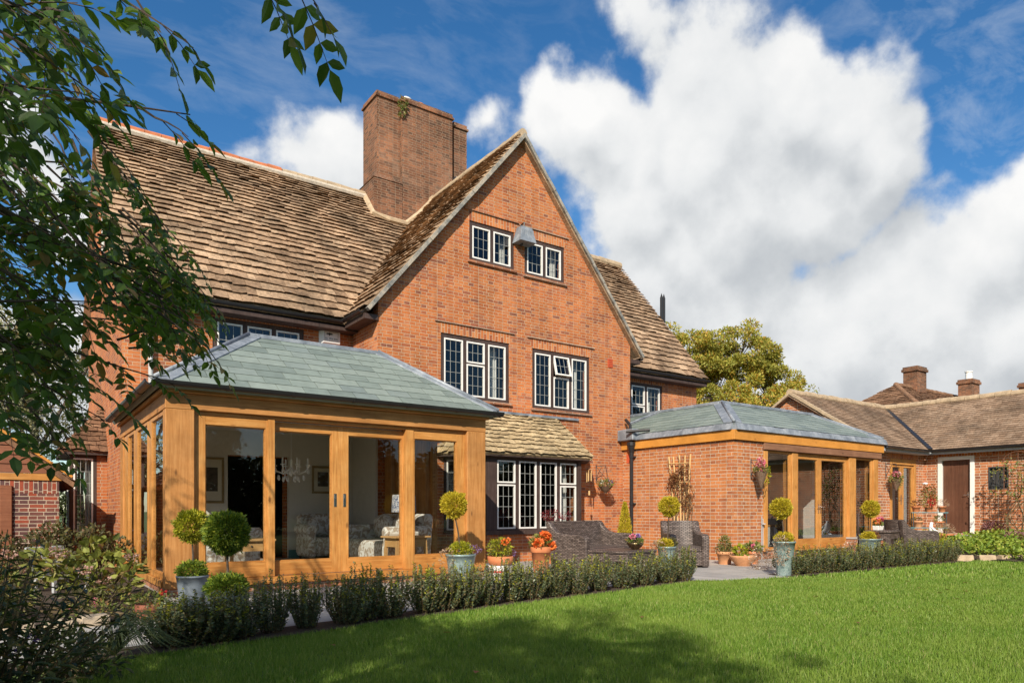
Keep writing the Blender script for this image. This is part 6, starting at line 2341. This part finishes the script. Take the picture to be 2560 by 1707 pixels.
# ------------------------------------------------------------------ wicker furniture
ARM = [(-.10, .88), (-.02, .875), (.06, .76), (.16, .68), (.30, .645), (.74, .63), (.80, .60), (.82, .54), (.82, .02), (.04, .02)]


def wicker_seat(name, label, cat_, loc, rz, width, group):
    T = thing(name, label, cat_, loc, rz, group)
    hw = width / 2
    for s in (-1, 1):
        m = MB()
        x0, x1 = (s * hw, s * (hw - .13))
        m.prism(ARM, lambda y, z: (x0 + s * .03 * max(0, (z - .5)), -y, z), lambda y, z: (x1, -y, z))
        m.build('arm', 'rattan', T, bevel=.02)
    m = MB()
    n = 8
    w = hw - .131
    # back leaning outwards, gently dished
    for i in range(n):
        a, b = -w + 2 * w * i / n, -w + 2 * w * (i + 1) / n
        c = lambda x: .05 * (x / w) ** 2
        q = lambda x, z, d: (x, .10 * (z - .25) / .63 - c(x) + d - .02, z)
        m.hexa([q(a, .25, -.03), q(b, .25, -.03), q(b, .25, .05), q(a, .25, .05)], [q(a, .88, -.03), q(b, .88, -.03), q(b, .88, .05), q(a, .88, .05)])
    m.build('backrest', 'rattan', T)
    m = MB(); m.box(-w, w, -.79, -.04, .30, .40); m.build('seat', 'rattan', T, bevel=.02)
    m = MB(); m.box(-w, w, -.78, -.05, .04, .298); m.build('seat_base', 'rattan', T)
    return T


wicker_seat('wicker_sofa', 'dark grey brown wicker two seat sofa in front of the bay window', 'sofa', (8.95, 10.45, 0), R_(14), 1.78, 'dark wicker garden furniture')
wicker_seat('wicker_armchair', 'dark wicker armchair standing before the trellis on the extension wall', 'armchair', tuple(at(1700, 1277, 14.1).xy) + (0,), R_(-36), .74, 'dark wicker garden furniture')


def wicker_table(name, label, loc, rz, a, b, h, group):
    T = thing(name, label, 'table', loc, rz, group)
    m = MB(); m.box(-a, a, -b, b, h - .05, h); m.build('tabletop', 'rattan', T, bevel=.012)
    m = MB(); m.box(-a + .02, a - .02, -b + .02, b - .02, h - .17, h - .051); m.build('apron', 'rattan', T)
    for x in (-a + .06, a - .06):
        for y in (-b + .06, b - .06):
            m = MB(); m.box(x - .04, x + .04, y - .04, y + .04, 0, h - .171); m.build('leg', 'rattan', T)
    return T


ct = at(1556, 1277, 11.9)
wicker_table('wicker_coffee_table', 'low dark wicker coffee table in front of the wicker sofa', (ct.x, ct.y, 0), R_(14), .46, .40, .42, 'dark wicker garden furniture')
b = at(1588, 1277, 11.9)
BW = thing('flower_bowl', 'shiny bronze bowl of pansies standing on the wicker coffee table', 'bowl', (b.x, b.y, .42))
pot(BW, [(.05, 0), (.055, .01), (.10, .04), (.138, .09), (.145, .12), (.138, .12), (.12, .08)], 'bronze')
soil_disc(BW, .12, .09)
fluff(BW, (0, 0, .14), .13, 260, 'leaf_mixed', .05, 'foliage', (1.1, 1.1, .5), .6, inner=.2)
fluff(BW, (-.09, -.03, .22), .035, 60, 'petal_pink', .035, 'pansy', (1, 1, .8), .9)
fluff(BW, (.04, -.02, .22), .03, 60, 'petal_purple', .035, 'pansy', (1, 1, .8), .9)

tz = .42
ch = at(2236, 1277, 15.9)
wicker_seat('wicker_armchair', 'wicker armchair seen from the side in front of the terrace by the french doors', 'armchair', (ch.x, ch.y, 0), R_(62), .76, 'dark wicker garden furniture')
st = at(2206, 1277, 15.0)
wicker_table('wicker_side_table', 'dark wicker side table between the zinc tub and the right hand armchair', (st.x, st.y, .0), R_(8), .30, .26, .66, 'dark wicker garden furniture')
PB_ = thing('planter', 'white ceramic trough of pink cyclamen on the dark wicker side table', 'planter', (at(2195, 1277, 14.95).x, at(2195, 1277, 14.95).y, .66))
m = MB(); m.hexa([(-.10, -.06, 0), (.10, -.06, 0), (.10, .06, 0), (-.10, .06, 0)], [(-.115, -.07, .10), (.115, -.07, .10), (.115, .07, .10), (-.115, .07, .10)]); m.build('trough', 'ceramic_white', PB_, bevel=.01)
fluff(PB_, (0, 0, .15), .10, 160, 'leaf_mixed', .05, 'foliage', (1.1, .7, .6), .6, inner=.2)
fluff(PB_, (.07, 0, .22), .06, 130, 'petal_pink', .04, 'flower_head', (1, 1, .8), .8)
fluff(PB_, (-.03, 0, .18), .06, 90, 'petal_orange', .04, 'flower_head', (1, 1, .8), .8)


def balloon_chair():
    b = at(2145, 1277, 16.0)
    T = thing('round_back_chair', 'bentwood chair with oval back standing by the oak doors', 'chair', (b.x, b.y, .0), R_(30))
    m = MB()
    m.tube([(.20 * math.cos(a), 0, .76 + .25 * math.sin(a)) for a in np.linspace(0, 2 * math.pi, 25)], .018, 8, False)
    m.build('backrest', 'frame_brown', T)
    m = MB(); m.lathe([(.001, .44), (.2, .44), (.22, .46), (.21, .48), (.001, .49)], 20, (0, -.2, 0), cap=False); m.build('seat', 'frame_brown', T)
    for x, y in ((-.16, -.36), (.16, -.36), (-.15, -.02), (.15, -.02)):
        m = MB(); m.tube([(x, y, .45), (x * 1.15, y + (-.03 if y < -.2 else .04), 0)], [.018, .012], 8); m.build('leg', 'frame_brown', T)
    for x in (-.12, .12):
        m = MB(); m.tube([(x, -.02, .46), (x * 1.15, 0, .58)], .014, 8); m.build('back_post', 'frame_brown', T)


balloon_chair()


# ------------------------------------------------------------------ hanging things
def basket(label, wall_pt, n, out, drop, cone, plants, rz=0, arm=.36):
    """bracket on the wall at wall_pt, basket hanging drop below the arm end"""
    p = Vector(wall_pt); n = Vector(n)
    T = thing('hanging_basket', label, 'hanging basket', p, 0, 'hanging baskets on the brick walls')
    m = MB()
    tip = n * out
    m.tube([(0, 0, 0), tip], .008, 6)
    m.tube([n * .004 + Vector((0, 0, -arm)), n * .06 + Vector((0, 0, -arm * .6)), n * out * .6 + Vector((0, 0, -.03))], .007, 6)
    m.tube([n * .006 + Vector((0, 0, .04)), n * .006 + Vector((0, 0, -arm - .04))], .010, 6)
    m.build('bracket', 'iron', T)
    c = tip + Vector((0, 0, -drop))
    r, h = cone
    m = MB(); m.lathe([(.02, -h), (r * .55, -h * .6), (r * .9, -h * .15), (r, 0), (r * .92, 0), (r * .8, -.04)], 18, c)
    m.build('basket', 'wicker', T)
    m = MB()
    for k in range(3):
        a = k * 2.09 + .4
        m.tube([tip, c + Vector((r * math.cos(a), r * math.sin(a), 0))], .004, 4)
    m.build('chain', 'iron', T)
    for (d, rr, k, mat, ls, nm, sq, w) in plants:
        fluff(T, tuple(c + Vector(d)), rr, k, mat, ls, nm, sq, w, inner=.2)


def on_wall(px_, py_, y):
    d = ray(px_, py_)
    return Vector((0, 0, EYE)) + d * (y / d.y)


w1 = on_wall(1490, 1165, 12.845)
basket('round hanging basket of pansies on the old brick wall right of the bay', w1, (0, -1, 0), .34, .50, (.17, .16),
       [((0, 0, .06), .17, 330, 'leaf_mixed', .05, 'foliage', (1.1, 1.1, .6), .5), ((.12, -.05, .09), .05, 70, 'petal_purple', .03, 'flower_head', (1.2, 1, 1), .8), ((-.12, 0, .1), .04, 60, 'petal_white', .025, 'flower_head', (1, 1, 1), .8),
        ((0, 0, .25), .17, 160, 'needle_dry', .07, 'stems', (1, 1, 1.2), .1)])
w2 = on_wall(1877, 1150, 9.495)
basket('cone shaped wicker hanging basket with crimson leaves on the extension front', w2, (0, -1, 0), .26, .26, (.125, .34),
       [((0, 0, .04), .13, 260, 'leaf_mixed', .05, 'foliage', (1.1, 1.1, .6), .5), ((.0, 0, .16), .10, 180, 'petal_pink', .05, 'flower_head', (.8, .8, 1.2), .5), ((.17, .0, -.06), .13, 160, 'leaf_lime', .05, 'trailing_plant', (.7, .7, 1.5), .5)])
w3 = on_wall(2214, 1160, 9.745)
basket('cone shaped hanging basket of pale pink flowers beside the french doors', w3, (0, -1, 0), .28, .42, (.13, .30),
       [((0, 0, .03), .15, 330, 'leaf_mixed', .05, 'foliage', (1.1, 1.1, .8), .5), ((-.05, -.03, .14), .09, 130, 'petal_pink', .035, 'flower_head', (1, 1, .8), .8), ((.05, -.03, .15), .06, 90, 'petal_white', .035, 'flower_head', (1, 1, .8), .8), ((.05, 0, -.1), .12, 200, 'leaf_mixed', .04, 'trailing_plant', (.9, .9, 1.3), .5)])


def wind_chime():
    d = ray(1473, 1172)
    p = Vector((0, 0, EYE)) + d * (12.2 / d.y)
    T = thing('wind_chime', 'bamboo wind chime hanging from the right corner of the bay roof', 'wind chime', p)
    m = MB(); m.lathe([(.001, .03), (.05, .012), (.075, -.02), (.07, -.02), (.001, .0)], 16, cap=False); m.build('cap', 'terracotta_pale', T)
    m = MB(); m.tube([(0, 0, .02), (0, 0, .22)], .003, 5); m.tube([(0, 0, 0), (0, 0, -.55)], .002, 5); m.build('cord', 'stem', T)
    for k in range(5):
        a = k * 1.256
        m = MB(); x, y = .055 * math.cos(a), .055 * math.sin(a)
        m.tube([(x, y, -.03), (x, y, -.26 - .02 * (k % 3))], .009, 8); m.build('tube', 'cane', T)
    m = MB(); m.tube([(0, 0, -.5), (0, 0, -.60)], .022, 8); m.build('sail', 'cane', T)


wind_chime()


def trellis():
    X = 12.49 - .05
    T = thing('fan_trellis', 'fan shaped cane trellis with a withered climber on the brick extension wall', 'trellis', (X, 11.2, 0))

    def wp(px_, py_):
        d = ray(px_, py_)
        q = Vector((0, 0, EYE)) + d * (X / d.x)
        return q - Vector((X, 11.2, 0))
    es = lambda x, y: (1500 + x / 3.136, 950 + y / 3.136)
    tops = [(540, 600), (575, 600), (622, 588), (667, 588), (710, 578)]
    bots = [(590, 1150), (612, 1150), (634, 1150), (656, 1150), (677, 1150)]
    for a, b in zip(tops, bots):
        p, q = wp(*es(*a)), wp(*es(*b))
        q = q + (q - p) * (q.z - .12) / (p.z - q.z)
        m = MB(); m.tube([p, q], .019, 8); m.build('cane', 'cane', T)
    for y in (655, 805, 950):
        p, q = wp(*es(545 + (y - 600) * .06, y)), wp(*es(705 - (y - 600) * .05, y - 8))
        m = MB(); m.tube([p + Vector((-.02, 0, 0)), q + Vector((-.02, 0, 0))], .012, 6); m.build('rail', 'cane', T)
    parts = []
    m = MB()
    for k in range(46):
        u = rng.random(); yy = rng.uniform(690, 1080)
        c = wp(*es(560 + u * 150, yy if u > .35 else rng.uniform(740, 850)))
        parts.append(clump_leaves(tuple(c + Vector((-.04, 0, 0))), rng.uniform(.05, .12), 26, .05, .5, inner=.1))
    for k in range(10):
        y0 = rng.uniform(560, 720)
        pts = [wp(*es(y0 + rng.uniform(-40, 40), z)) + Vector((-.03, 0, 0)) for z in (1150, 1000, 880, 760, 640 + rng.uniform(-80, 60))]
        m.tube(pts, [.008, .007, .006, .004, .002], 5, False)
    V, F = cat(parts)
    np_object('climber', V, F, 'leaf_russet', T)
    m.build('stems', 'stem', T, fix=False)


trellis()


def obelisk():
    b = at(2545, 1277, 17.8); b.z = .3
    T = thing('metal_arch', 'rusty metal arch trellis with a twining climber at the right edge', 'trellis', b)
    m = MB()
    for x in (-.32, -.16, 0, .16, .32):
        h = 2.0 + .25 * math.sqrt(max(0, 1 - (x / .36) ** 2))
        m.tube([(0 if False else x * .1, x, 0), (x * .1, x, h)], .008, 6)
    m.tube([(.036 * math.cos(a), .36 * math.cos(a), 2.0 + .28 * math.sin(a)) for a in np.linspace(0, math.pi, 15)], .009, 6)
    for k in range(13):
        z = .15 + k * .15
        m.tube([(-.034, -.34, z), (.034, .34, z)], .006, 5)
    m.build('lattice', 'rust', T, fix=False)
    parts = []
    for k in range(17):
        c = (rng.uniform(-.15, .15), rng.uniform(-.4, .5), rng.uniform(1.0, 2.1))
        parts.append(clump_leaves(c, .16, 26, .075, .5, inner=.1))
    for k in range(5):
        parts.append(clump_leaves((rng.uniform(-.2, .1), rng.uniform(-.4, .4), rng.uniform(.2, .9)), .2, 22, .08, .2, inner=.1))
    V, F = cat(parts)
    np_object('climber', V, F, 'leaf_mixed', T)
    m = MB()
    for k in range(9):
        m.tube([(rng.uniform(-.05, .05), rng.uniform(-.3, .3), z) for z in (0, .6, 1.2, 1.9)], [.012, .01, .007, .003], 5, False)
    m.build('stems', 'stem', T, fix=False)


obelisk()


# ------------------------------------------------------------------ plant stand by the plank door
def plant_stand():
    c = at(2322, 1277, 18.6)
    T = thing('plant_stand', 'green slatted two tier plant stand before the brick wall by the plank door', 'plant stand', (c.x, c.y, tz), R_(-55))
    for z, w in ((.62, .42), (.22, .46)):
        m = MB()
        for k in range(4):
            m.box(-w, w, -.14 + k * .075, -.08 + k * .075, z - .02, z)
        m.build('shelf', 'teal_paint', T)
    for x in (-.38, .38):
        for y in (-.12, .12):
            m = MB(); m.tube([(x, y, 0), (x, y, .6)], .012, 6); m.build('leg', 'iron', T)
    R2 = Matrix.Rotation(R_(-55), 3, 'Z')

    def put(x, y, z, label, rt, h, plants, mat='terracotta'):
        q = Vector((c.x, c.y, tz)) + R2 @ Vector((x, y, z))
        U = thing('potted_plant', label, 'plant pot', q, 0, 'pots on the plant stand')
        pot(U, terra(rt * .7, rt, h), mat, n=20)
        soil_disc(U, rt - .02, h - .02)
        for a in plants:
            fluff(U, *a[:6], a[6], a[7], inner=.2)
    put(-.30, 0, .62, 'left terracotta pot of dark red foliage on the top shelf of the plant stand', .10, .16, [((0, 0, .22), .12, 130, 'leaf_russet', .06, 'foliage', (1.1, 1, .8), .4)])
    put(.0, 0, .62, 'middle terracotta pot with a tall russet and red flowered plant on the stand', .10, .16, [((0, 0, .38), .22, 420, 'leaf_mixed', .06, 'foliage', (.9, .9, 1.2), .4), ((-.1, -.1, .26), .09, 120, 'petal_red', .04, 'flower_head', (1.2, 1, 1), .7), ((0, 0, .55), .17, 200, 'leaf_russet', .06, 'foliage', (.9, .9, 1.1), .4), ((.12, -.05, .4), .07, 60, 'petal_orange', .04, 'flower_head', (1.2, 1, 1), .7)])
    put(.30, 0, .62, 'right terracotta pot of drooping brown stems on the top shelf of the plant stand', .10, .16, [((0, 0, .2), .15, 140, 'needle_dry', .07, 'foliage', (1.1, 1, .8), .15)])
    put(-.25, 0, .22, 'pale square terracotta pot on the lower shelf of the plant stand', .12, .17, [((0, 0, .2), .10, 90, 'leaf_bronze', .05, 'foliage', (1, 1, .6), .4)], 'terracotta_pale')
    put(.25, 0, .22, 'terracotta pot of small red flowers on the lower shelf of the plant stand', .11, .16, [((0, 0, .22), .13, 160, 'leaf_mixed', .05, 'foliage', (1, 1, .7), .4), ((.05, -.08, .28), .05, 50, 'petal_red', .03, 'flower_head', (1, 1, 1), .7)])
    m = MB(); m.tube([(0, 0, 0), (0, 0, 1.36)], .006, 6); 
    q = Vector((c.x, c.y, tz)) + R2 @ Vector((-.05, .2, 0))
    G = thing('garden_stake', 'white capped garden stake rising behind the plant stand', 'stake', q)
    m.build('rod', 'iron', G)
    m = MB(); m.ico((0, 0, 1.38), .07, 2, 0, (1, 1, .55)); m.build('cap', 'ceramic_white', G, smooth=True)


plant_stand()
LB = at(2360, 1277, 17.6)
potted('wide terracotta bowl of grey lavender at the foot of the plank door', 2360, 17.6, [(.15, 0), (.19, .05), (.20, .10), (.215, .11), (.215, .14), (.2, .14), (.19, .11)], 'terracotta', .13,
       [((0, 0, .24), .20, 420, 'needle_dry', .08, 'foliage', (1.0, 1, .75), .14), ((-.1, 0, .2), .14, 120, 'leaf_mixed', .05, 'foliage', (1, 1, .8), .3)], z=.36)
bush('golden_shrub', 'small golden green shrub growing over the hedge end below the terrace', tuple(at(2318, 1277, 16.3).xy) + (.02,), [(0, 0, .42, .22), (.28, -.1, .36, .2), (-.25, .05, .36, .2)], 'leaf_lime', 900, .05, .5, 'diamond', 8)


def statue():
    c = at(2326, 1277, 17.4)
    T = thing('statue', 'small white stone figure of a kneeling child in front of the plant stand', 'statue', (c.x, c.y, .40))
    T.rotation_euler = (0, 0, R_(30))
    vs = [(0, 0, .10), (0, .0, .20), (.01, -.01, .30), (.01, -.02, .345), (.01, -.03, .40),      # pelvis chest neck head
          (.07, -.02, .27), (.12, -.08, .20), (.08, -.15, .17), (-.06, -.02, .27), (-.11, -.08, .20), (-.05, -.15, .18),
          (.06, -.10, .10), (.07, -.02, .03), (.07, .10, .02), (-.06, -.12, .13), (-.06, -.14, .02), (-.06, -.19, .015)]
    es = [(0, 1), (1, 2), (2, 3), (3, 4), (2, 5), (5, 6), (6, 7), (2, 8), (8, 9), (9, 10), (0, 11), (11, 12), (12, 13), (0, 14), (14, 15), (15, 16)]
    rs = [.07, .065, .06, .03, .062, .03, .025, .018, .03, .025, .018, .045, .035, .02, .045, .032, .022]
    me = bpy.data.meshes.new('figure')
    me.from_pydata(vs, es, [])
    o = link(bpy.data.objects.new('figure', me), T)
    sk = o.modifiers.new('skin', 'SKIN'); sub = o.modifiers.new('sub', 'SUBSURF'); sub.levels = 2; sub.render_levels = 2
    me.skin_vertices.new() if not me.skin_vertices else None
    for v, r in zip(me.skin_vertices[0].data, rs):
        v.radius = (r, r)
    me.skin_vertices[0].data[0].use_root = True
    me.materials.append(MATS['statue'])
    m = MB(); m.lathe([(.14, 0), (.15, .015), (.13, .03)], 16, (0, -.03, -.03)); m.build('base', 'statue', T)


statue()


def slat_seat():
    c = at(128, 1277, 9.3)
    T = thing('slatted_seat', 'weathered white slatted garden seat half hidden by the left bed plants', 'seat', (c.x, c.y, .02), R_(35))
    for k in range(6):
        m = MB(); x = -.22 + .088 * k
        m.beam((x, 0, .22), (x, .13, .58), .05, .018, (0, 1, 0)); m.build('slat', 'grey_paint', T)
    for yy, zz in ((.0, .24), (.12, .55)):
        m = MB(); m.beam((-.26, yy, zz), (.26, yy, zz), .03, .05); m.build('rail', 'grey_paint', T)
    m = MB(); m.box(-.26, .26, -.38, -.02, .18, .21); m.build('seat', 'grey_paint', T)
    for x in (-.23, .23):
        for y in (-.36, -.04):
            m = MB(); m.box(x - .02, x + .02, y - .02, y + .02, 0, .18); m.build('leg', 'grey_paint', T)


slat_seat()

# japanese maple pot behind the sofa
b = at(1378, 1277, 14.4)
JM = thing('red_maple', 'small dark red japanese maple showing above the back of the wicker sofa', 'plant', (b.x, b.y, 0))
pot(JM, terra(.12, .17, .3), 'terracotta'); soil_disc(JM, .15, .27)
m = MB()
for k in range(7):
    m.tube([(0, 0, .27), (rng.uniform(-.08, .08), rng.uniform(-.08, .08), .6), (rng.uniform(-.2, .3), rng.uniform(-.2, .2), rng.uniform(.85, 1.1))], [.01, .006, .003], 5, False)
m.build('stems', 'stem', JM, fix=False)
V, F = cat([clump_leaves((0, 0, .98), .17, 200, .06, .3, (1.1, 1, .7), -.2), clump_leaves((.38, .0, .97), .12, 90, .06, .3, (1.1, 1, .6), -.2)])
foliage('leaf_crimson', [(0, (.10, .012, .02)), (.6, (.22, .03, .04)), (1, (.33, .06, .06))], .3, .5)
np_object('foliage', V, F, 'leaf_crimson', JM)
# fern tuft on the chimney
c = at(1003, 262, 18.75)
FT = thing('wall_fern', 'tuft of green fern rooted in the top of the tall brick chimney', 'fern', (c.x, 16.95, c.z))
V, F = cat([clump_leaves((0, -.03, 0), .12, 90, .10, .3, (1, .7, 1), -.4), clump_leaves((0, -.03, -.22), .11, 80, .10, .3, (.8, .7, 1.2), -.6)])
np_object('fronds', V, F, 'leaf_mixed', FT)


# ------------------------------------------------------------------ furniture inside the garden room
FZ = .142


def stuffed(name, label, loc, rz, w, d, group, arm_h=.62, back_h=.88, cush=2):
    T = thing(name, label, 'sofa' if w > 1.1 else 'armchair', loc, rz, group)
    hw = w / 2
    for s in (-1, 1):
        m = MB()
        x0 = s * hw; x1 = s * (hw - .17)
        m.box(min(x0, x1) + .02, max(x0, x1) - .02, -d, -.1, .06, arm_h - .06)
        m.tube([((x0 + x1) / 2 + s * .02, -d - .02, arm_h - .05), ((x0 + x1) / 2 + s * .02, -.1, arm_h - .04)], .105, 14)
        m.build('arm', 'floral_fabric', T, bevel=.03)
    m = MB(); m.box(-hw + .16, hw - .16, -d + .02, -.15, .08, .42); m.build('seat', 'floral_fabric', T, bevel=.04)
    m = MB(); m.hexa([(-hw + .02, -.2, .08), (hw - .02, -.2, .08), (hw - .02, -.02, .08), (-hw + .02, -.02, .08)], [(-hw + .06, -.10, back_h), (hw - .06, -.10, back_h), (hw - .06, .06, back_h), (-hw + .06, .06, back_h)])
    m.build('backrest', 'floral_fabric', T, bevel=.05)
    cw = (w - .34) / cush
    for k in range(cush):
        m = MB(); m.ico((-hw + .17 + cw * (k + .5), -.26, .64), 1, 2, .02, (cw * .5, .13, .24)); m.build('cushion', 'floral_fabric', T, smooth=True)
    for x in (-hw + .1, hw - .1):
        for y in (-d + .08, -.1):
            m = MB(); m.tube([(x, y, .06), (x, y, 0)], [.03, .02], 8); m.build('foot', 'frame_brown', T)


stuffed('floral_sofa', 'cream floral sofa inside the garden room behind the right sliding door', (5.80, 11.5, FZ), R_(-90), 1.95, .86, 'floral seats in the garden room')
stuffed('floral_armchair', 'floral armchair inside the garden room behind the left glazed panel', (2.25, 11.6, FZ), R_(90), .98, .86, 'floral seats in the garden room', cush=1)
stuffed('floral_armchair', 'plain grey floral armchair at the back wall of the garden room', (4.95, 13.75, FZ), R_(0), .95, .85, 'floral seats in the garden room', cush=1)


def side_table(label, loc, rz):
    T = thing('side_table', label, 'side table', loc, rz, 'pine side tables in the garden room')
    m = MB(); m.box(-.33, .33, -.24, .24, .50, .53); m.build('tabletop', 'pine', T, bevel=.006)
    m = MB(); m.box(-.27, .27, -.19, .19, .36, .498); m.build('drawer', 'pine', T)
    m = MB(); m.ico((0, -.2, .43), .015, 1); m.build('knob', 'iron', T)
    for x in (-.25, .25):
        for y in (-.17, .17):
            m = MB(); m.beam((x, y, .5), (x * 1.12, y * 1.1, 0), .045, .045, (0, 1, 0)); m.build('leg', 'pine', T)


side_table('pine side table under the patterned lamp inside the garden room', (5.15, 10.25, FZ), R_(4))
side_table('pine side table beside the left armchair inside the garden room', (2.75, 10.45, FZ), R_(-3))


def lamp():
    T = thing('table_lamp', 'table lamp with a blue patterned drum shade inside the garden room', 'lamp', (5.15, 10.32, FZ + .53))
    m = MB(); m.lathe([(.08, 0), (.08, .02), (.03, .04), (.055, .16), (.03, .30), (.012, .34), (.012, .44)], 16); m.build('base', 'ceramic_white', T, smooth=True)
    m = MB(); m.lathe([(.20, .38), (.185, .66), (.18, .66), (.195, .38)], 28, cap=False); m.build('lamp_shade', 'lamp_fabric', T, smooth=True)


lamp()


def picture(label, c, w, h, mats=('gilt', 'picture_mat', 'picture_dark')):
    T = thing('framed_picture', label, 'picture', c, 0, 'pictures in the garden room')
    m = MB(); b = .045
    m.box(-w / 2, w / 2, -.025, 0, h / 2 - b, h / 2); m.box(-w / 2, w / 2, -.025, 0, -h / 2, -h / 2 + b)
    m.box(-w / 2, -w / 2 + b, -.024, 0, -h / 2 + b, h / 2 - b); m.box(w / 2 - b, w / 2, -.024, 0, -h / 2 + b, h / 2 - b)
    m.build('frame', mats[0], T, bevel=.008)
    m = MB(); m.box(-w / 2 + b, w / 2 - b, -.012, -.002, -h / 2 + b, h / 2 - b); m.build('mount', mats[1], T)
    m = MB(); m.box(-w * .24, w * .24, -.016, -.0121, -h * .24, h * .28); m.build('print', mats[2], T)


c = on_wall(807, 1199, 13.99)
picture('small dark print in a gilt frame on the wall between the sliding doors', (c.x, 13.995, c.z), .46, .56)
c = on_wall(532, 1200, 13.99)
picture('tall framed picture on the white wall at the left of the garden room', (c.x - .02, 13.995, c.z), .44, .86)


def chandelier():
    p = at(728, 1165, 12.0)
    T = thing('chandelier', 'crystal chandelier with candle arms hanging in the garden room', 'chandelier', p)
    m = MB(); m.tube([(0, 0, .1), (0, 0, 2.6 - p.z)], .006, 6); m.lathe([(.001, .12), (.03, .1), (.02, .0), (.05, -.08), (.02, -.16), (.001, -.18)], 12, cap=False)
    m.build('stem', 'crystal', T)
    for k in range(8):
        a = k * math.pi / 4
        d = Vector((math.cos(a), math.sin(a), 0))
        m = MB()
        m.tube([d * .03 + Vector((0, 0, -.05)), d * .14 + Vector((0, 0, -.13)), d * .27 + Vector((0, 0, -.08)), d * .30 + Vector((0, 0, .0))], .012, 6)
        m.lathe([(.001, 0), (.035, .005), (.04, .02)], 10, tuple(d * .30), cap=False)
        m.tube([d * .30 + Vector((0, 0, .0)), d * .30 + Vector((0, 0, .13))], .013, 6)
        for q, z in ((.30, -.04), (.22, -.15), (.14, -.18)):
            m.tube([d * q + Vector((0, 0, z)), d * q + Vector((0, 0, z - .06)), d * q + Vector((0, 0, z - .09))], [.006, .018, .005], 6)
        m.build('arm', 'crystal', T)


chandelier()

# ------------------------------------------------------------------ things behind the oak doors of the extension
WB = thing('wicker_hamper', 'pale wicker hamper standing behind the left pane of the oak doors', 'hamper', (14.0, 10.3, .16))
m = MB(); m.hexa([(-.26, -.2, .42), (.26, -.2, .42), (.26, .2, .42), (-.26, .2, .42)], [(-.3, -.22, .88), (.3, -.22, .88), (.3, .22, .88), (-.3, .22, .88)]); m.build('body', 'wicker', WB, bevel=.02)
for x in (-.2, .2):
    for y in (-.15, .15):
        m = MB(); m.box(x - .02, x + .02, y - .02, y + .02, 0, .42); m.build('leg', 'pine', WB)
GP = thing('potted_plant', 'geranium with red blooms in a terracotta pot behind the oak doors', 'plant pot', (15.25, 10.1, .16))
pot(GP, terra(.12, .18, .5), 'terracotta_dark'); soil_disc(GP, .15, .46)
fluff(GP, (0, 0, .58), .18, 200, 'leaf_mixed', .07, 'foliage', (1, 1, .7), .6, inner=.2)
fluff(GP, (0, -.05, .78), .08, 120, 'petal_red', .04, 'flower_head', (1, 1, 1), .8)
fluff(GP, (.05, -.05, .62), .06, 90, 'petal_pink', .04, 'flower_head', (1, 1, 1), .8)
DT = thing('low_table', 'white low table with pink flowers behind the right oak door', 'table', (16.2, 11.0, .16))
m = MB(); m.box(-.5, .5, -.3, .3, .52, .56); m.build('tabletop', 'pine', DT); 
for x in (-.45, .45):
    m = MB(); m.box(x - .03, x + .03, -.26, .26, 0, .518); m.build('leg', 'white_paint', DT)
m = MB(); m.box(-.42, .42, -.2, -.18, .02, .518); m.build('panel', 'white_paint', DT)

# curtains at the panes of the old house
for (x, y, z0, z1, w, lab) in ((8.74, 13.12, 3.5, 4.75, .24, 'white curtain at the right light of the left first floor window'),
                               (11.12, 13.12, 3.5, 4.75, .20, 'white curtain at the right light of the first floor window with the open pane'),
                               (15.02, 14.45, 3.4, 4.65, .24, 'white curtain at the first floor window right of the gable'),
                               (9.0, 13.12, 6.5, 7.25, .14, 'white curtain in the left attic window'),
                               (10.44, 13.12, 6.5, 7.25, .16, 'white curtain in the right attic window'),
                               (10.2, 12.4, .7, 2.15, .18, 'white curtain inside the right end of the bay window'),
                               (1.28, 16.85, .7, 2.15, .2, 'grey curtain behind the left side bay window')):
    m = MB(); n = 13
    pts = [(-w / 2 + w * i / n, .025 * math.sin(i * 2.1)) for i in range(n + 1)]
    for (a, b_), (c_, d_) in zip(pts[:-1], pts[1:]):
        m.hexa([(a, b_, 0), (c_, d_, 0), (c_, d_ + .004, 0), (a, b_ + .004, 0)], [(a, b_, z1 - z0), (c_, d_, z1 - z0), (c_, d_ + .004, z1 - z0), (a, b_ + .004, z1 - z0)])
    o = m.build('curtain', 'curtain', None)
    o.location = (x, y, z0)
    tag(o, lab, 'curtain', 'curtains in the house windows')
